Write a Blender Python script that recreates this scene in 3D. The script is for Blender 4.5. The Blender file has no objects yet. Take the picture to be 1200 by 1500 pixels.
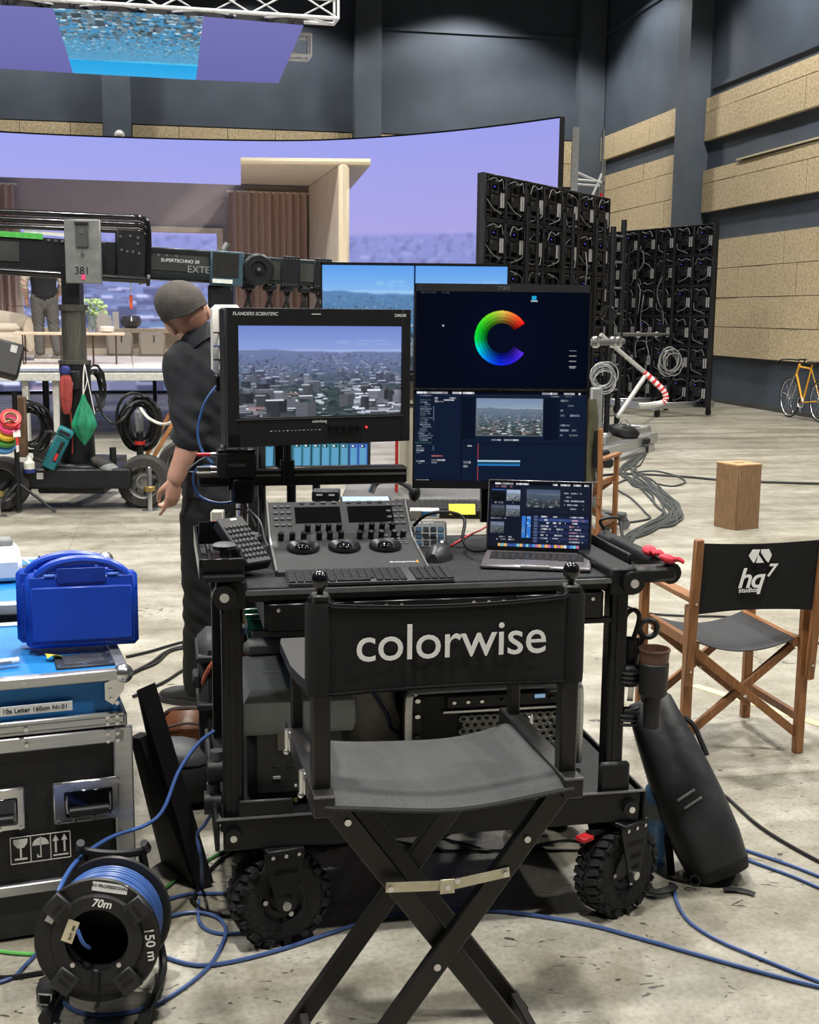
import bpy, bmesh, math, random
import numpy as np
from mathutils import Vector, Matrix, Euler, Quaternion
random.seed(7)
SC = bpy.context.scene
COL = SC.collection
PI = math.pi
R = math.radians
# ------------------------------------------------------------------ camera, light, exposure
CAM_H, TILT, ROLL, FPX = 1.65, R(9.15), R(.6), 1800.0
cam_data = bpy.data.cameras.new('camera')
cam_data.sensor_fit = 'HORIZONTAL'; cam_data.sensor_width = 36; cam_data.lens = 36 * FPX / 1200
cam_data.clip_start = .05; cam_data.clip_end = 200
cam = bpy.data.objects.new('camera', cam_data); COL.objects.link(cam)
CAMM = Matrix.Translation((0, 0, CAM_H)) @ Matrix.Rotation(PI / 2 - TILT, 4, 'X') @ Matrix.Rotation(ROLL, 4, 'Z')
cam.matrix_world = CAMM
SC.camera = cam
vs = SC.view_settings
vs.view_transform = 'Standard'; vs.look = 'None'; vs.gamma = 1; vs.exposure = 0; vs.use_curve_mapping = False
world = bpy.data.worlds.new('hall_air'); SC.world = world; world.use_nodes = True
world.node_tree.nodes['Background'].inputs[0].default_value = (.62, .66, .75, 1)
world.node_tree.nodes['Background'].inputs[1].default_value = .035
def spot(name, loc, tgt, power, ang, blend, rad, col=(1, .965, .91)):
    l = bpy.data.lights.new(name, 'SPOT'); l.energy = power; l.spot_size = R(ang); l.spot_blend = blend
    l.shadow_soft_size = rad; l.color = col
    o = bpy.data.objects.new(name, l); COL.objects.link(o); o.location = loc
    o.rotation_euler = (Vector(tgt) - Vector(loc)).to_track_quat('-Z', 'Y').to_euler()
    return o
LAMPS = [(-6.5, 1.0), (-1.2, 1.2), (4.2, 1.0), (-6.5, 7.5), (-1.0, 6.6), (4.2, 7.5), (9.0, 3.5),
         (-5.6, 13.2), (-1.6, 12.6), (2.6, 14.0), (4.7, 20.6), (3.4, 27.6), (1.5, 29.3), (-3.6, 28.2), (-8.8, 27.2)]  # first pair in this row is added to brighten the set and truss
LPOW = [1000, 1550, 1150, 1000, 1500, 1250, 700, 1150, 1150, 1150, 1150, 640, 520, 560, 560]
for (lx, ly), pw in zip(LAMPS, LPOW):
    spot('high_bay_light', (lx, ly, 9.62), (lx, ly, 0), pw * 2.1, 128, .28, .24)

# ------------------------------------------------------------------ helpers
def lin(c):
    c = np.asarray(c, float) / 255.0
    return np.where(c <= .04045, c / 12.92, ((c + .055) / 1.055) ** 2.4)
def P(x, y, Y):                       # world point seen at pixel (x, y) of the 1200x1500 frame, at depth Y
    d = CAMM.to_3x3() @ Vector(((x - 600) / FPX, (750 - y) / FPX, -1))
    return Vector((0, 0, CAM_H)) + d * (Y / d.y)
def PZ(x, y, z=0.0):                  # the same, at height z
    d = CAMM.to_3x3() @ Vector(((x - 600) / FPX, (750 - y) / FPX, -1))
    return Vector((0, 0, CAM_H)) + d * ((z - CAM_H) / d.z)

MATS = {}
def mat(name, rgb=(128, 128, 128), rough=.5, metal=0., var=.12, scale=25., bump=0., bscale=None, rgb2=None, emit=0., trans=0.,
        spec=.5, coat=0., stretch=None, ior=1.45, alpha=1.):
    if name in MATS: return MATS[name]
    m = bpy.data.materials.new(name); m.use_nodes = True
    nt = m.node_tree; b = nt.nodes['Principled BSDF']
    c = lin(rgb); c2 = lin(rgb2) if rgb2 is not None else np.clip(c * (1 + var * 2), 0, 1)
    c1 = c if rgb2 is not None else c * (1 - var)
    tc = nt.nodes.new('ShaderNodeTexCoord'); mp = nt.nodes.new('ShaderNodeMapping')
    nt.links.new(tc.outputs['Object'], mp.inputs[0])
    if stretch: mp.inputs['Scale'].default_value = stretch
    no = nt.nodes.new('ShaderNodeTexNoise'); no.inputs['Scale'].default_value = scale; no.inputs['Detail'].default_value = 3
    nt.links.new(mp.outputs[0], no.inputs['Vector'])
    rp = nt.nodes.new('ShaderNodeValToRGB')
    rp.color_ramp.elements[0].position = .3; rp.color_ramp.elements[1].position = .75
    rp.color_ramp.elements[0].color = (*c1, 1); rp.color_ramp.elements[1].color = (*c2, 1)
    nt.links.new(no.outputs['Fac'], rp.inputs[0]); nt.links.new(rp.outputs[0], b.inputs['Base Color'])
    b.inputs['Roughness'].default_value = rough; b.inputs['Metallic'].default_value = metal
    b.inputs['Specular IOR Level'].default_value = spec; b.inputs['Coat Weight'].default_value = coat
    b.inputs['Transmission Weight'].default_value = trans; b.inputs['IOR'].default_value = ior; b.inputs['Alpha'].default_value = alpha
    if emit:
        nt.links.new(rp.outputs[0], b.inputs['Emission Color']); b.inputs['Emission Strength'].default_value = emit
    if bump:
        nb = nt.nodes.new('ShaderNodeTexNoise'); nb.inputs['Scale'].default_value = bscale or scale * 4; nb.inputs['Detail'].default_value = 2
        nt.links.new(mp.outputs[0], nb.inputs['Vector'])
        bp = nt.nodes.new('ShaderNodeBump'); bp.inputs['Strength'].default_value = bump; bp.inputs['Distance'].default_value = .01
        nt.links.new(nb.outputs['Fac'], bp.inputs['Height']); nt.links.new(bp.outputs[0], b.inputs['Normal'])
    MATS[name] = m
    return m
def attr_mat(name, strength=1.0):
    m = bpy.data.materials.new(name); m.use_nodes = True; nt = m.node_tree; nt.nodes.clear()
    o = nt.nodes.new('ShaderNodeOutputMaterial'); e = nt.nodes.new('ShaderNodeEmission'); a = nt.nodes.new('ShaderNodeAttribute')
    a.attribute_name = 'Col'; e.inputs[1].default_value = strength
    nt.links.new(a.outputs['Color'], e.inputs[0]); nt.links.new(e.outputs[0], o.inputs[0])
    return m
SCREEN = attr_mat('screen_light')
SCREEN.cycles.emission_sampling = 'NONE'
LEDMAT = attr_mat('led_wall_light')

def cat(pts, k=6, closed=False):      # smooth curve through points
    p = [Vector(q) for q in pts]; n = len(p); out = []
    if n < 3 and not closed: return p
    rng = range(n if closed else n - 1)
    for i in rng:
        if closed: a, b, c, d = p[(i - 1) % n], p[i], p[(i + 1) % n], p[(i + 2) % n]
        else: a, b, c, d = p[max(i - 1, 0)], p[i], p[i + 1], p[min(i + 2, n - 1)]
        for j in range(k):
            t = j / k
            out.append(.5 * ((2 * b) + (c - a) * t + (2 * a - 5 * b + 4 * c - d) * t * t + (3 * b - a - 3 * c + d) * t ** 3))
    if not closed: out.append(p[-1].copy())
    return out
def frame(o, x, y):                   # matrix from origin, x axis, y axis (z = x cross y)
    x = Vector(x).normalized(); z = x.cross(Vector(y)).normalized(); y = z.cross(x)
    M = Matrix.Identity(4)
    for i in range(3):
        M[i][0], M[i][1], M[i][2], M[i][3] = x[i], y[i], z[i], o[i]
    return M
class MB:
    def __init__(s, M=None): s.v = []; s.f = []; s.mi = []; s.m = 0; s.M = M
    def add(s, vs_, fs):
        o = len(s.v)
        s.v += [(s.M @ Vector(q)) if s.M else Vector(q) for q in vs_]
        s.f += [tuple(o + i for i in q) for q in fs]; s.mi += [s.m] * len(fs)
        return s
    def box(s, c, d, rot=None, bev=0.):
        hx, hy, hz = d[0] / 2, d[1] / 2, d[2] / 2
        b = min(bev, hx * .95, hy * .95, hz * .95); c = Vector(c)
        rm = rot if isinstance(rot, Matrix) else (Euler(rot).to_matrix() if rot else None)
        vs_ = []; fs = []
        if b <= 0:
            for x in (-hx, hx):
                for y in (-hy, hy):
                    for z in (-hz, hz): vs_.append(Vector((x, y, z)))
            fs = [(0, 1, 3, 2), (4, 6, 7, 5), (0, 4, 5, 1), (2, 3, 7, 6), (0, 2, 6, 4), (1, 5, 7, 3)]
        else:
            idx = {}
            for sx in (-1, 1):
                for sy in (-1, 1):
                    for sz in (-1, 1):
                        for ax in range(3):
                            q = [sx * (hx - b), sy * (hy - b), sz * (hz - b)]
                            q[ax] = (sx * hx, sy * hy, sz * hz)[ax]
                            idx[sx, sy, sz, ax] = len(vs_); vs_.append(Vector(q))
            for ax in range(3):
                u, w = (ax + 1) % 3, (ax + 2) % 3
                for sg in (-1, 1):
                    q = []
                    for a, bb in ((-1, -1), (1, -1), (1, 1), (-1, 1)):
                        k = [0, 0, 0]; k[ax] = sg; k[u] = a; k[w] = bb; q.append(idx[(*k, ax)])
                    fs.append(tuple(q if sg > 0 else q[::-1]))
                for a in (-1, 1):
                    for bb in (-1, 1):
                        k0 = [0, 0, 0]; k1 = [0, 0, 0]; k0[ax] = -1; k1[ax] = 1; k0[u] = k1[u] = a; k0[w] = k1[w] = bb
                        q = [idx[(*k0, u)], idx[(*k1, u)], idx[(*k1, w)], idx[(*k0, w)]]
                        fs.append(tuple(q if a * bb < 0 else q[::-1]))
            for sx in (-1, 1):
                for sy in (-1, 1):
                    for sz in (-1, 1):
                        q = [idx[sx, sy, sz, 0], idx[sx, sy, sz, 1], idx[sx, sy, sz, 2]]
                        fs.append(tuple(q if sx * sy * sz > 0 else q[::-1]))
        if rm: vs_ = [rm @ q for q in vs_]
        return s.add([q + c for q in vs_], fs)
    def bar(s, p0, p1, w, t, up=(0, 0, 1), bev=0.):   # box beam from p0 to p1; w across (perp. to up), t along up
        p0, p1 = Vector(p0), Vector(p1); d = p1 - p0; L = d.length
        x = d.normalized(); u = Vector(up)
        y = u.cross(x)
        if y.length < 1e-5: y = Vector((1, 0, 0)).cross(x) if abs(x.x) < .9 else Vector((0, 1, 0)).cross(x)
        y.normalize(); z = x.cross(y)
        m = Matrix((x, y, z)).transposed()
        return s.box((p0 + p1) / 2, (L, w, t), m, bev)
    def cyl(s, p0, p1, r0, r1=None, n=12, cap=True):
        r1 = r0 if r1 is None else r1
        p0, p1 = Vector(p0), Vector(p1); q = (p1 - p0).to_track_quat('Z', 'Y')
        vs_ = []
        for p, r in ((p0, r0), (p1, r1)):
            for i in range(n):
                a = 2 * PI * i / n; vs_.append(p + q @ Vector((r * math.cos(a), r * math.sin(a), 0)))
        fs = [(i, (i + 1) % n, n + (i + 1) % n, n + i) for i in range(n)]
        if cap: fs += [tuple(range(n))[::-1], tuple(range(n, 2 * n))]
        return s.add(vs_, fs)
    def tube(s, pts, r, n=6, closed=False, flat=None):
        p = [Vector(q) for q in pts]; N = len(p)
        if N < 2: return s
        rr = r if isinstance(r, (list, tuple)) else [r] * N
        vs_ = []; nrm = None
        for i in range(N):
            a = p[(i - 1) % N] if (closed or i > 0) else p[0]; b = p[(i + 1) % N] if (closed or i < N - 1) else p[-1]
            t = (b - a)
            if t.length < 1e-9: t = Vector((0, 0, 1))
            t.normalize()
            if nrm is None:
                nrm = t.cross(Vector((0, 0, 1)))
                if nrm.length < .05: nrm = t.cross(Vector((1, 0, 0)))
            nrm = nrm - t * nrm.dot(t)
            if nrm.length < 1e-6: nrm = t.cross(Vector((1, .3, 0)))
            nrm.normalize(); bn = t.cross(nrm)
            for j in range(n):
                an = 2 * PI * j / n
                vs_.append(p[i] + nrm * (rr[i] * math.cos(an)) + bn * (rr[i] * (flat or 1) * math.sin(an)))
        fs = []
        for i in range(N if closed else N - 1):
            k = (i + 1) % N
            fs += [(i * n + j, i * n + (j + 1) % n, k * n + (j + 1) % n, k * n + j) for j in range(n)]
        if not closed: fs += [tuple(range(n))[::-1], tuple(range((N - 1) * n, N * n))]
        return s.add(vs_, fs)
    def sph(s, c, r, nu=14, nv=9, rot=None):
        r = (r, r, r) if isinstance(r, (int, float)) else r; c = Vector(c)
        rm = Euler(rot).to_matrix() if rot else Matrix.Identity(3)
        vs_ = [Vector((0, 0, r[2]))]
        for j in range(1, nv):
            b = PI * j / nv
            for i in range(nu):
                a = 2 * PI * i / nu
                vs_.append(Vector((r[0] * math.sin(b) * math.cos(a), r[1] * math.sin(b) * math.sin(a), r[2] * math.cos(b))))
        vs_.append(Vector((0, 0, -r[2]))); L = len(vs_) - 1
        fs = [(0, 1 + i, 1 + (i + 1) % nu) for i in range(nu)]
        for j in range(nv - 2):
            o = 1 + j * nu; fs += [(o + i, o + nu + i, o + nu + (i + 1) % nu, o + (i + 1) % nu) for i in range(nu)]
        o = 1 + (nv - 2) * nu; fs += [(o + i, L, o + (i + 1) % nu) for i in range(nu)]
        return s.add([rm @ q + c for q in vs_], fs)
    def lathe(s, prof, n=24, M=None, cap=True):        # prof: (radius, height) from bottom to top about z
        vs_ = []
        for r, z in prof:
            for i in range(n):
                a = 2 * PI * i / n; q = Vector((r * math.cos(a), r * math.sin(a), z)); vs_.append(M @ q if M else q)
        fs = []
        for k in range(len(prof) - 1):
            fs += [(k * n + i, k * n + (i + 1) % n, (k + 1) * n + (i + 1) % n, (k + 1) * n + i) for i in range(n)]
        if cap: fs += [tuple(range(n))[::-1], tuple(range((len(prof) - 1) * n, len(prof) * n))]
        return s.add(vs_, fs)
    def prism(s, poly, z0, z1, M=None):               # counter-clockwise outline extruded from z0 to z1
        n = len(poly); vs_ = [Vector((x, y, z0)) for x, y in poly] + [Vector((x, y, z1)) for x, y in poly]
        if M: vs_ = [M @ q for q in vs_]
        fs = [tuple(range(n))[::-1], tuple(range(n, 2 * n))] + [(i, (i + 1) % n, n + (i + 1) % n, n + i) for i in range(n)]
        return s.add(vs_, fs)
    def sheet(s, fn, nu, nv, th):                     # parametric cloth with real thickness
        pts = [[Vector(fn(i / nu, j / nv)) for i in range(nu + 1)] for j in range(nv + 1)]
        W = nu + 1; vs_ = []; n_ = []
        for j in range(nv + 1):
            for i in range(W):
                du = pts[j][min(i + 1, nu)] - pts[j][max(i - 1, 0)]; dv = pts[min(j + 1, nv)][i] - pts[max(j - 1, 0)][i]
                k = du.cross(dv); n_.append(k.normalized() if k.length > 1e-12 else Vector((0, 0, 1))); vs_.append(pts[j][i])
        K = len(vs_); vs_ = [q + k * th / 2 for q, k in zip(vs_, n_)] + [q - k * th / 2 for q, k in zip(vs_, n_)]
        fs = []
        for j in range(nv):
            for i in range(nu):
                a = j * W + i; fs.append((a, a + 1, a + W + 1, a + W)); fs.append((K + a, K + a + W, K + a + W + 1, K + a + 1))
        ed = [(i, i + 1) for i in range(nu)] + [(nv * W + i + 1, nv * W + i) for i in range(nu)]
        ed += [((j + 1) * W, j * W) for j in range(nv)] + [(j * W + nu, (j + 1) * W + nu) for j in range(nv)]
        fs += [(b, a, K + a, K + b) for a, b in ed]
        return s.add(vs_, fs)
    def loft(s, rings, cap=True):
        n = len(rings[0]); vs_ = [Vector(q) for r in rings for q in r]; fs = []
        for k in range(len(rings) - 1):
            fs += [(k * n + i, k * n + (i + 1) % n, (k + 1) * n + (i + 1) % n, (k + 1) * n + i) for i in range(n)]
        if cap: fs += [tuple(range(n))[::-1], tuple(range((len(rings) - 1) * n, len(rings) * n))]
        return s.add(vs_, fs)
    def torus(s, c, ax, R_, r, n=24, m=8):
        q = Vector(ax).to_track_quat('Z', 'Y'); c = Vector(c)
        return s.tube([c + q @ Vector((R_ * math.cos(2 * PI * i / n), R_ * math.sin(2 * PI * i / n), 0)) for i in range(n)], r, m, True)
    def mesh(s, name, mats, smooth=True, ang=38):
        me = bpy.data.meshes.new(name); me.from_pydata([tuple(q) for q in s.v], [], s.f); me.update()
        for m in (mats if isinstance(mats, (list, tuple)) else [mats]): me.materials.append(m)
        if len(set(s.mi)) > 1 or s.m: me.polygons.foreach_set('material_index', s.mi)
        if smooth:
            me.shade_smooth(); me.set_sharp_from_angle(angle=R(ang))
        return me
    def build(s, name, mats, parent=None, smooth=True, ang=38, **kw):
        return obj(name, s.mesh(name, mats, smooth, ang), parent, **kw)
def obj(name, me, parent=None, label=None, cat_=None, group=None, kind=None, loc=None, rot=None, M=None):
    o = bpy.data.objects.new(name, me); COL.objects.link(o)
    if parent: o.parent = parent
    if M is not None: o.matrix_local = M
    if loc is not None: o.location = loc
    if rot is not None: o.rotation_euler = rot
    if label: o['label'] = label
    if cat_: o['category'] = cat_
    if group: o['group'] = group
    if kind: o['kind'] = kind
    return o
def thing(name, label, cat_, loc=(0, 0, 0), rz=0., group=None, rot=None, M=None):
    o = obj(name, None, None, label, cat_, group)
    o.empty_display_size = .1
    if M is not None: o.matrix_world = M
    else:
        o.location = loc; o.rotation_euler = rot if rot else (0, 0, rz)
    return o
def copy_tree(o, parent=None):
    c = o.copy(); COL.objects.link(c); c.parent = parent
    for ch in o.children: copy_tree(ch, c)
    return c
def text(name, body, size, m, parent, M, ext=.0004, align='CENTER', shear=0., space=1., off=0.):
    cu = bpy.data.curves.new(name, 'FONT'); cu.body = body; cu.size = size; cu.extrude = ext; cu.align_x = align; cu.align_y = 'CENTER'
    cu.shear = shear; cu.space_character = space; cu.resolution_u = 4; cu.offset = off
    t = bpy.data.objects.new(name, cu); COL.objects.link(t)
    dg = bpy.context.evaluated_depsgraph_get(); dg.update()
    me = bpy.data.meshes.new_from_object(t.evaluated_get(dg)); me.name = name
    bpy.data.objects.remove(t); bpy.data.curves.remove(cu)
    me.materials.clear(); me.materials.append(m)
    return obj(name, me, parent, M=M)
def picture(name, arr, fn, parent, material=None):    # arr: rows of sRGB 0-255, row 0 on top; fn(U, V arrays)->points, V up
    Hh, Ww, _ = arr.shape
    u, v = np.meshgrid((np.arange(Ww)) / (Ww - 1), 1 - np.arange(Hh) / (Hh - 1))
    pts = fn(u.ravel(), v.ravel()).astype(np.float32)
    i, j = np.meshgrid(np.arange(Ww - 1), np.arange(Hh - 1)); a = (j * Ww + i).ravel()
    q = np.stack([a, a + Ww, a + Ww + 1, a + 1], 1).astype(np.int32)
    me = bpy.data.meshes.new(name); me.vertices.add(len(pts)); me.vertices.foreach_set('co', pts.ravel())
    me.loops.add(q.size); me.loops.foreach_set('vertex_index', q.ravel())
    me.polygons.add(len(q)); me.polygons.foreach_set('loop_start', np.arange(0, q.size, 4, dtype=np.int32))
    me.update(calc_edges=True)
    ca = me.color_attributes.new('Col', 'FLOAT_COLOR', 'POINT')
    rgba = np.ones((len(pts), 4), np.float32); rgba[:, :3] = lin(arr.reshape(-1, 3)); ca.data.foreach_set('color', rgba.ravel())
    me.materials.append(material or SCREEN)
    return obj(name, me, parent)
def flat_fn(o, x, y):                 # picture plane: origin bottom left, x and y edge vectors
    o, x, y = (np.array(q, float) for q in (o, x, y))
    return lambda u, v: o + u[:, None] * x + v[:, None] * y

# ------------------------------------------------------------------ drawn pictures (numpy rasters shown on screens)
def rect(a, x0, y0, x1, y1, c):
    Hh, Ww, _ = a.shape
    a[max(0, int(y0 * Hh)):max(0, int(math.ceil(y1 * Hh))), max(0, int(x0 * Ww)):max(0, int(math.ceil(x1 * Ww)))] = c
def ell(a, cx, cy, rx, ry, c):
    Hh, Ww, _ = a.shape; x0, x1, y0, y1 = (max(0, int(q)) for q in ((cx - rx) * Ww, (cx + rx) * Ww + 2, (cy - ry) * Hh, (cy + ry) * Hh + 2))
    if x1 <= x0 or y1 <= y0 or x0 >= Ww or y0 >= Hh: return
    yy, xx = np.mgrid[y0:min(y1, Hh), x0:min(x1, Ww)]; m = ((xx / Ww - cx) / rx) ** 2 + ((yy / Hh - cy) / ry) ** 2 < 1
    a[y0:min(y1, Hh), x0:min(x1, Ww)][m] = c
def blur(a, k=1):
    for _ in range(k):
        p = np.pad(a, ((1, 1), (1, 1), (0, 0)), 'edge'); a = (p[:-2, 1:-1] + p[2:, 1:-1] + p[1:-1, :-2] + p[1:-1, 2:] + 2 * a) / 6
    return a
def city(Ww, Hh, hor=.3, seed=1, sky0=(120, 140, 205), sky1=(150, 165, 215), tint=(205, 210, 225), dark=(38, 52, 52), n=900, big=1., street=True, haze=(120, 140, 190), green=.45, hot=1.35, lift=.8):
    rg = np.random.default_rng(seed); a = np.zeros((Hh, Ww, 3)); sky0, sky1, tint, dark, haze = (np.array(q, float) for q in (sky0, sky1, tint, dark, haze))
    yy = np.arange(Hh) / Hh
    for r in range(Hh):
        t = min(1, yy[r] / hor); a[r] = sky0 * (1 - t) + sky1 * t
    for k in range(7): ell(a, .6 + .35 * rg.random(), hor * (.5 + .3 * rg.random()), .05, .01, sky1 * 1.0)
    xx = np.arange(Ww) / Ww
    hl = hor - .035 * (1 - xx) + .006 * np.sin(xx * 9 + seed) + .004 * np.sin(xx * 23)
    for c in range(Ww):
        y0 = int(max(0, hl[c]) * Hh); tt = np.clip((yy[y0:] - hor) / (1 - hor), 0, 1)[:, None]; a[y0:, c] = haze * .82 * (1 - tt) + dark * 1.25 * tt
    ts = np.sort(rg.random(n) ** 1.45)
    for t in ts:
        y = hor + .012 + t * (1.04 - hor); sc = (.010 + .075 * t ** 1.25) * big; x = rg.random() * 1.06 - .03
        hz = np.clip(.9 - t * 1.35, .08, .9); mix = lambda c: c * (1 - hz) + haze * (.8 + .12 * rg.random()) * hz
        st_w = .012 + .05 * max(0, t - .4)
        if street and t > .42 and abs(x - .5) < st_w:
            rect(a, x - sc * .3, y - sc * .25, x + sc * .3, y, mix(tint * (.6 + .5 * rg.random()))); continue
        gz = .5 + .5 * math.sin(x * 9 + seed) * math.cos(t * 11 + seed)
        if rg.random() < green * (.35 + 1.2 * gz) or (street and t > .35 and abs(x - .5) < st_w + .06):
            for k in range(4):
                q = dark * (.55 + .9 * rg.random()); ell(a, x + (rg.random() - .5) * sc * 1.4, y - sc * .25 * rg.random(), sc * (.28 + .2 * rg.random()), sc * (.22 + .2 * rg.random()), mix(q))
            continue
        w, h = sc * (.45 + 1.1 * rg.random()), sc * (.3 + .7 * rg.random() + (1.3 if rg.random() < .10 else 0)); sh = .16 + .42 * rg.random() ** 1.3
        fc_ = mix(tint * sh); rect(a, x, y - h, x + w, y, fc_); rect(a, x + w * .6, y - h, x + w, y, fc_ * .72)
        if t > .3 and h > sc * .5:
            for k in range(int(h / (sc * .22))): rect(a, x, y - h + (k + .4) * sc * .22, x + w, y - h + (k + .6) * sc * .22, fc_ * .8)
        rt = mix(np.array([150, 104, 100.])) if rg.random() < .12 else mix(tint * (.45 + .62 * hot * rg.random()))
        if rg.random() < .62: rect(a, x - sc * .08, y - h, x + w * (.6 + .4 * rg.random()), y - h + sc * (.06 + .14 * rg.random()), rt)
        if t > .35 and rg.random() < .3: rect(a, x, y, x + w, y + sc * .06, mix(dark * .5))
    a = blur(a, 1); k0 = int((hor + .12) * Hh); a[:k0] = blur(a[:k0], 2)
    g0 = int((hor - .04) * Hh); a[g0:] = 255 * (np.clip(a[g0:], 0, 255) / 255) ** lift
    return np.clip(a, 0, 255)
def dashes(a, x0, y0, x1, y1, rows, col, seed, fill=.6, th=.45, lo=.4):
    rg = np.random.default_rng(seed); dh = (y1 - y0) / rows
    for r in range(rows):
        x = x0
        L = (x1 - x0) * (lo + (1 - lo) * rg.random())
        while x < x0 + L:
            w = (.012 + .03 * rg.random()) * .8
            if rg.random() < fill: rect(a, x, y0 + r * dh + dh * .25, min(x + w, x0 + L), y0 + r * dh + dh * (.25 + th), np.array(col) * (.5 + .5 * rg.random()))
            x += w + .004
# ------------------------------------------------------------------ setting: floor, walls, ceiling
def concrete():
    m = bpy.data.materials.new('concrete_floor'); m.use_nodes = True; nt = m.node_tree; b = nt.nodes['Principled BSDF']
    N = nt.nodes.new; L = nt.links.new
    tc = N('ShaderNodeTexCoord'); rot = N('ShaderNodeMapping'); rot.inputs['Rotation'].default_value = (0, 0, R(-11)); L(tc.outputs['Object'], rot.inputs[0])
    def noise(sc, det, vec=(1, 1, 1), rough=.55):
        mp = N('ShaderNodeMapping'); mp.inputs['Scale'].default_value = vec; L(rot.outputs[0], mp.inputs[0])
        n = N('ShaderNodeTexNoise'); n.inputs['Scale'].default_value = sc; n.inputs['Detail'].default_value = det; n.inputs['Roughness'].default_value = rough
        L(mp.outputs[0], n.inputs['Vector']); return n.outputs['Fac']
    def ramp(f, p0, c0, p1, c1):
        r = N('ShaderNodeValToRGB'); r.color_ramp.elements[0].position = p0; r.color_ramp.elements[1].position = p1
        r.color_ramp.elements[0].color = (*lin(c0), 1); r.color_ramp.elements[1].color = (*lin(c1), 1); L(f, r.inputs[0]); return r.outputs[0]
    def mul(a, bb, f=1.):
        x = N('ShaderNodeMix'); x.data_type = 'RGBA'; x.blend_type = 'MULTIPLY'; x.inputs[0].default_value = f; L(a, x.inputs[6]); L(bb, x.inputs[7]); return x.outputs[2]
    base = ramp(noise(.55, 6, (1, 1, 1), .6), .3, (152, 149, 138), .72, (196, 193, 181))
    base = mul(base, ramp(noise(1.6, 5, (.35, 1.6, 1)), .34, (190, 186, 176), .62, (255, 255, 255)))
    base = mul(base, ramp(noise(7, 4), .3, (215, 212, 205), .65, (255, 255, 255)))
    base = mul(base, ramp(noise(60, 2), .3, (225, 225, 222), .6, (255, 255, 255)))
    mp = N('ShaderNodeMapping'); mp.inputs['Scale'].default_value = (1.0, 2.1, 1); mp.inputs['Rotation'].default_value = (0, 0, R(32)); L(tc.outputs['Object'], mp.inputs[0])
    vo = N('ShaderNodeTexVoronoi'); vo.voronoi_dimensions = '2D'; vo.inputs['Scale'].default_value = 9.; wn = N('ShaderNodeTexNoise'); wn.inputs['Scale'].default_value = 6; L(mp.outputs[0], wn.inputs['Vector']); wm = N('ShaderNodeMix'); wm.data_type = 'RGBA'; wm.blend_type = 'ADD'; wm.inputs[0].default_value = .45; L(mp.outputs[0], wm.inputs[6]); L(wn.outputs['Color'], wm.inputs[7]); L(wm.outputs[2], vo.inputs['Vector'])
    nz = N('ShaderNodeTexNoise'); nz.inputs['Scale'].default_value = 40; L(tc.outputs['Object'], nz.inputs['Vector'])
    md = N('ShaderNodeMath'); md.operation = 'MULTIPLY_ADD'; md.inputs[1].default_value = .3; md.inputs[2].default_value = -.14; L(nz.outputs['Fac'], md.inputs[0])
    ad = N('ShaderNodeMath'); ad.operation = 'ADD'; L(vo.outputs['Distance'], ad.inputs[0]); L(md.outputs[0], ad.inputs[1])
    nm_ = noise(2.3, 3); mk = N('ShaderNodeMath'); mk.operation = 'MULTIPLY_ADD'; mk.inputs[1].default_value = -.55; mk.inputs[2].default_value = .285; L(nm_, mk.inputs[0]); a2 = N('ShaderNodeMath'); a2.operation = 'ADD'; L(ad.outputs[0], a2.inputs[0]); L(mk.outputs[0], a2.inputs[1]); ad = a2
    base = mul(base, ramp(ad.outputs[0], .06, (80, 76, 70), .09, (255, 255, 255)), .85)
    br = N('ShaderNodeTexBrick'); br.inputs['Scale'].default_value = 1.; br.inputs['Mortar Size'].default_value = .004; br.inputs['Brick Width'].default_value = 4.6
    br.inputs['Row Height'].default_value = 4.6; br.offset = 0; br.inputs['Color1'].default_value = br.inputs['Color2'].default_value = (1, 1, 1, 1); br.inputs['Mortar'].default_value = (.35, .34, .32, 1)
    sh = N('ShaderNodeMapping'); jp, jq = PZ(1050, 1140), PZ(120, 760); c11, s11 = math.cos(R(11)), math.sin(R(11)); sh.inputs['Location'].default_value = (-(jq.x * c11 + jq.y * s11), -(-jp.x * s11 + jp.y * c11), 0); L(rot.outputs[0], sh.inputs[0]); L(sh.outputs[0], br.inputs['Vector'])
    base = mul(base, br.outputs['Color'], .45)
    L(base, b.inputs['Base Color'])
    rr = N('ShaderNodeMapRange'); rr.inputs['To Min'].default_value = .3; rr.inputs['To Max'].default_value = .55
    L(noise(1.2, 4), rr.inputs[0]); L(rr.outputs[0], b.inputs['Roughness']); b.inputs['Specular IOR Level'].default_value = .45
    return m
HD = Vector((.19, -.982, 0)).normalized()          # along the right wall, towards the viewer
HN = Vector((-.982, -.19, 0)).normalized()         # out of the right wall, into the hall (also along the back wall)
CORNER = Vector((4.61, 31.65, 0))
MWALL = mat('wall_paint', (70, 79, 91), .65, var=.1, scale=1.2, bump=.05, bscale=40)
MWALLD = mat('wall_groove', (22, 24, 28), .8)
MBOARD = mat('wood_wool_board', (168, 150, 118), .9, rgb2=(222, 204, 168), scale=26, bump=.4, bscale=60)
fl = MB(); fl.box((0, 13, -.1), (70, 50, .2)); fl.build('floor', concrete(), smooth=False, kind='structure')
WZ = 11.
MR = frame(CORNER, HD, (0, 0, 1))                  # x along wall, y up, z = HD x up = into the wall's normal
if MR.to_3x3().col[2].dot(HN) < 0: MR = frame(CORNER + HD * 45, -HD, (0, 0, 1)); FLIP = True
else: FLIP = False
def rw(s, z, p=0): return CORNER + HD * s + Vector((0, 0, z)) + HN * p       # right wall point
def bwp(s, z, p=0): return CORNER + HN * s + Vector((0, 0, z)) + HD * p      # back wall point (p out into the hall)
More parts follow.
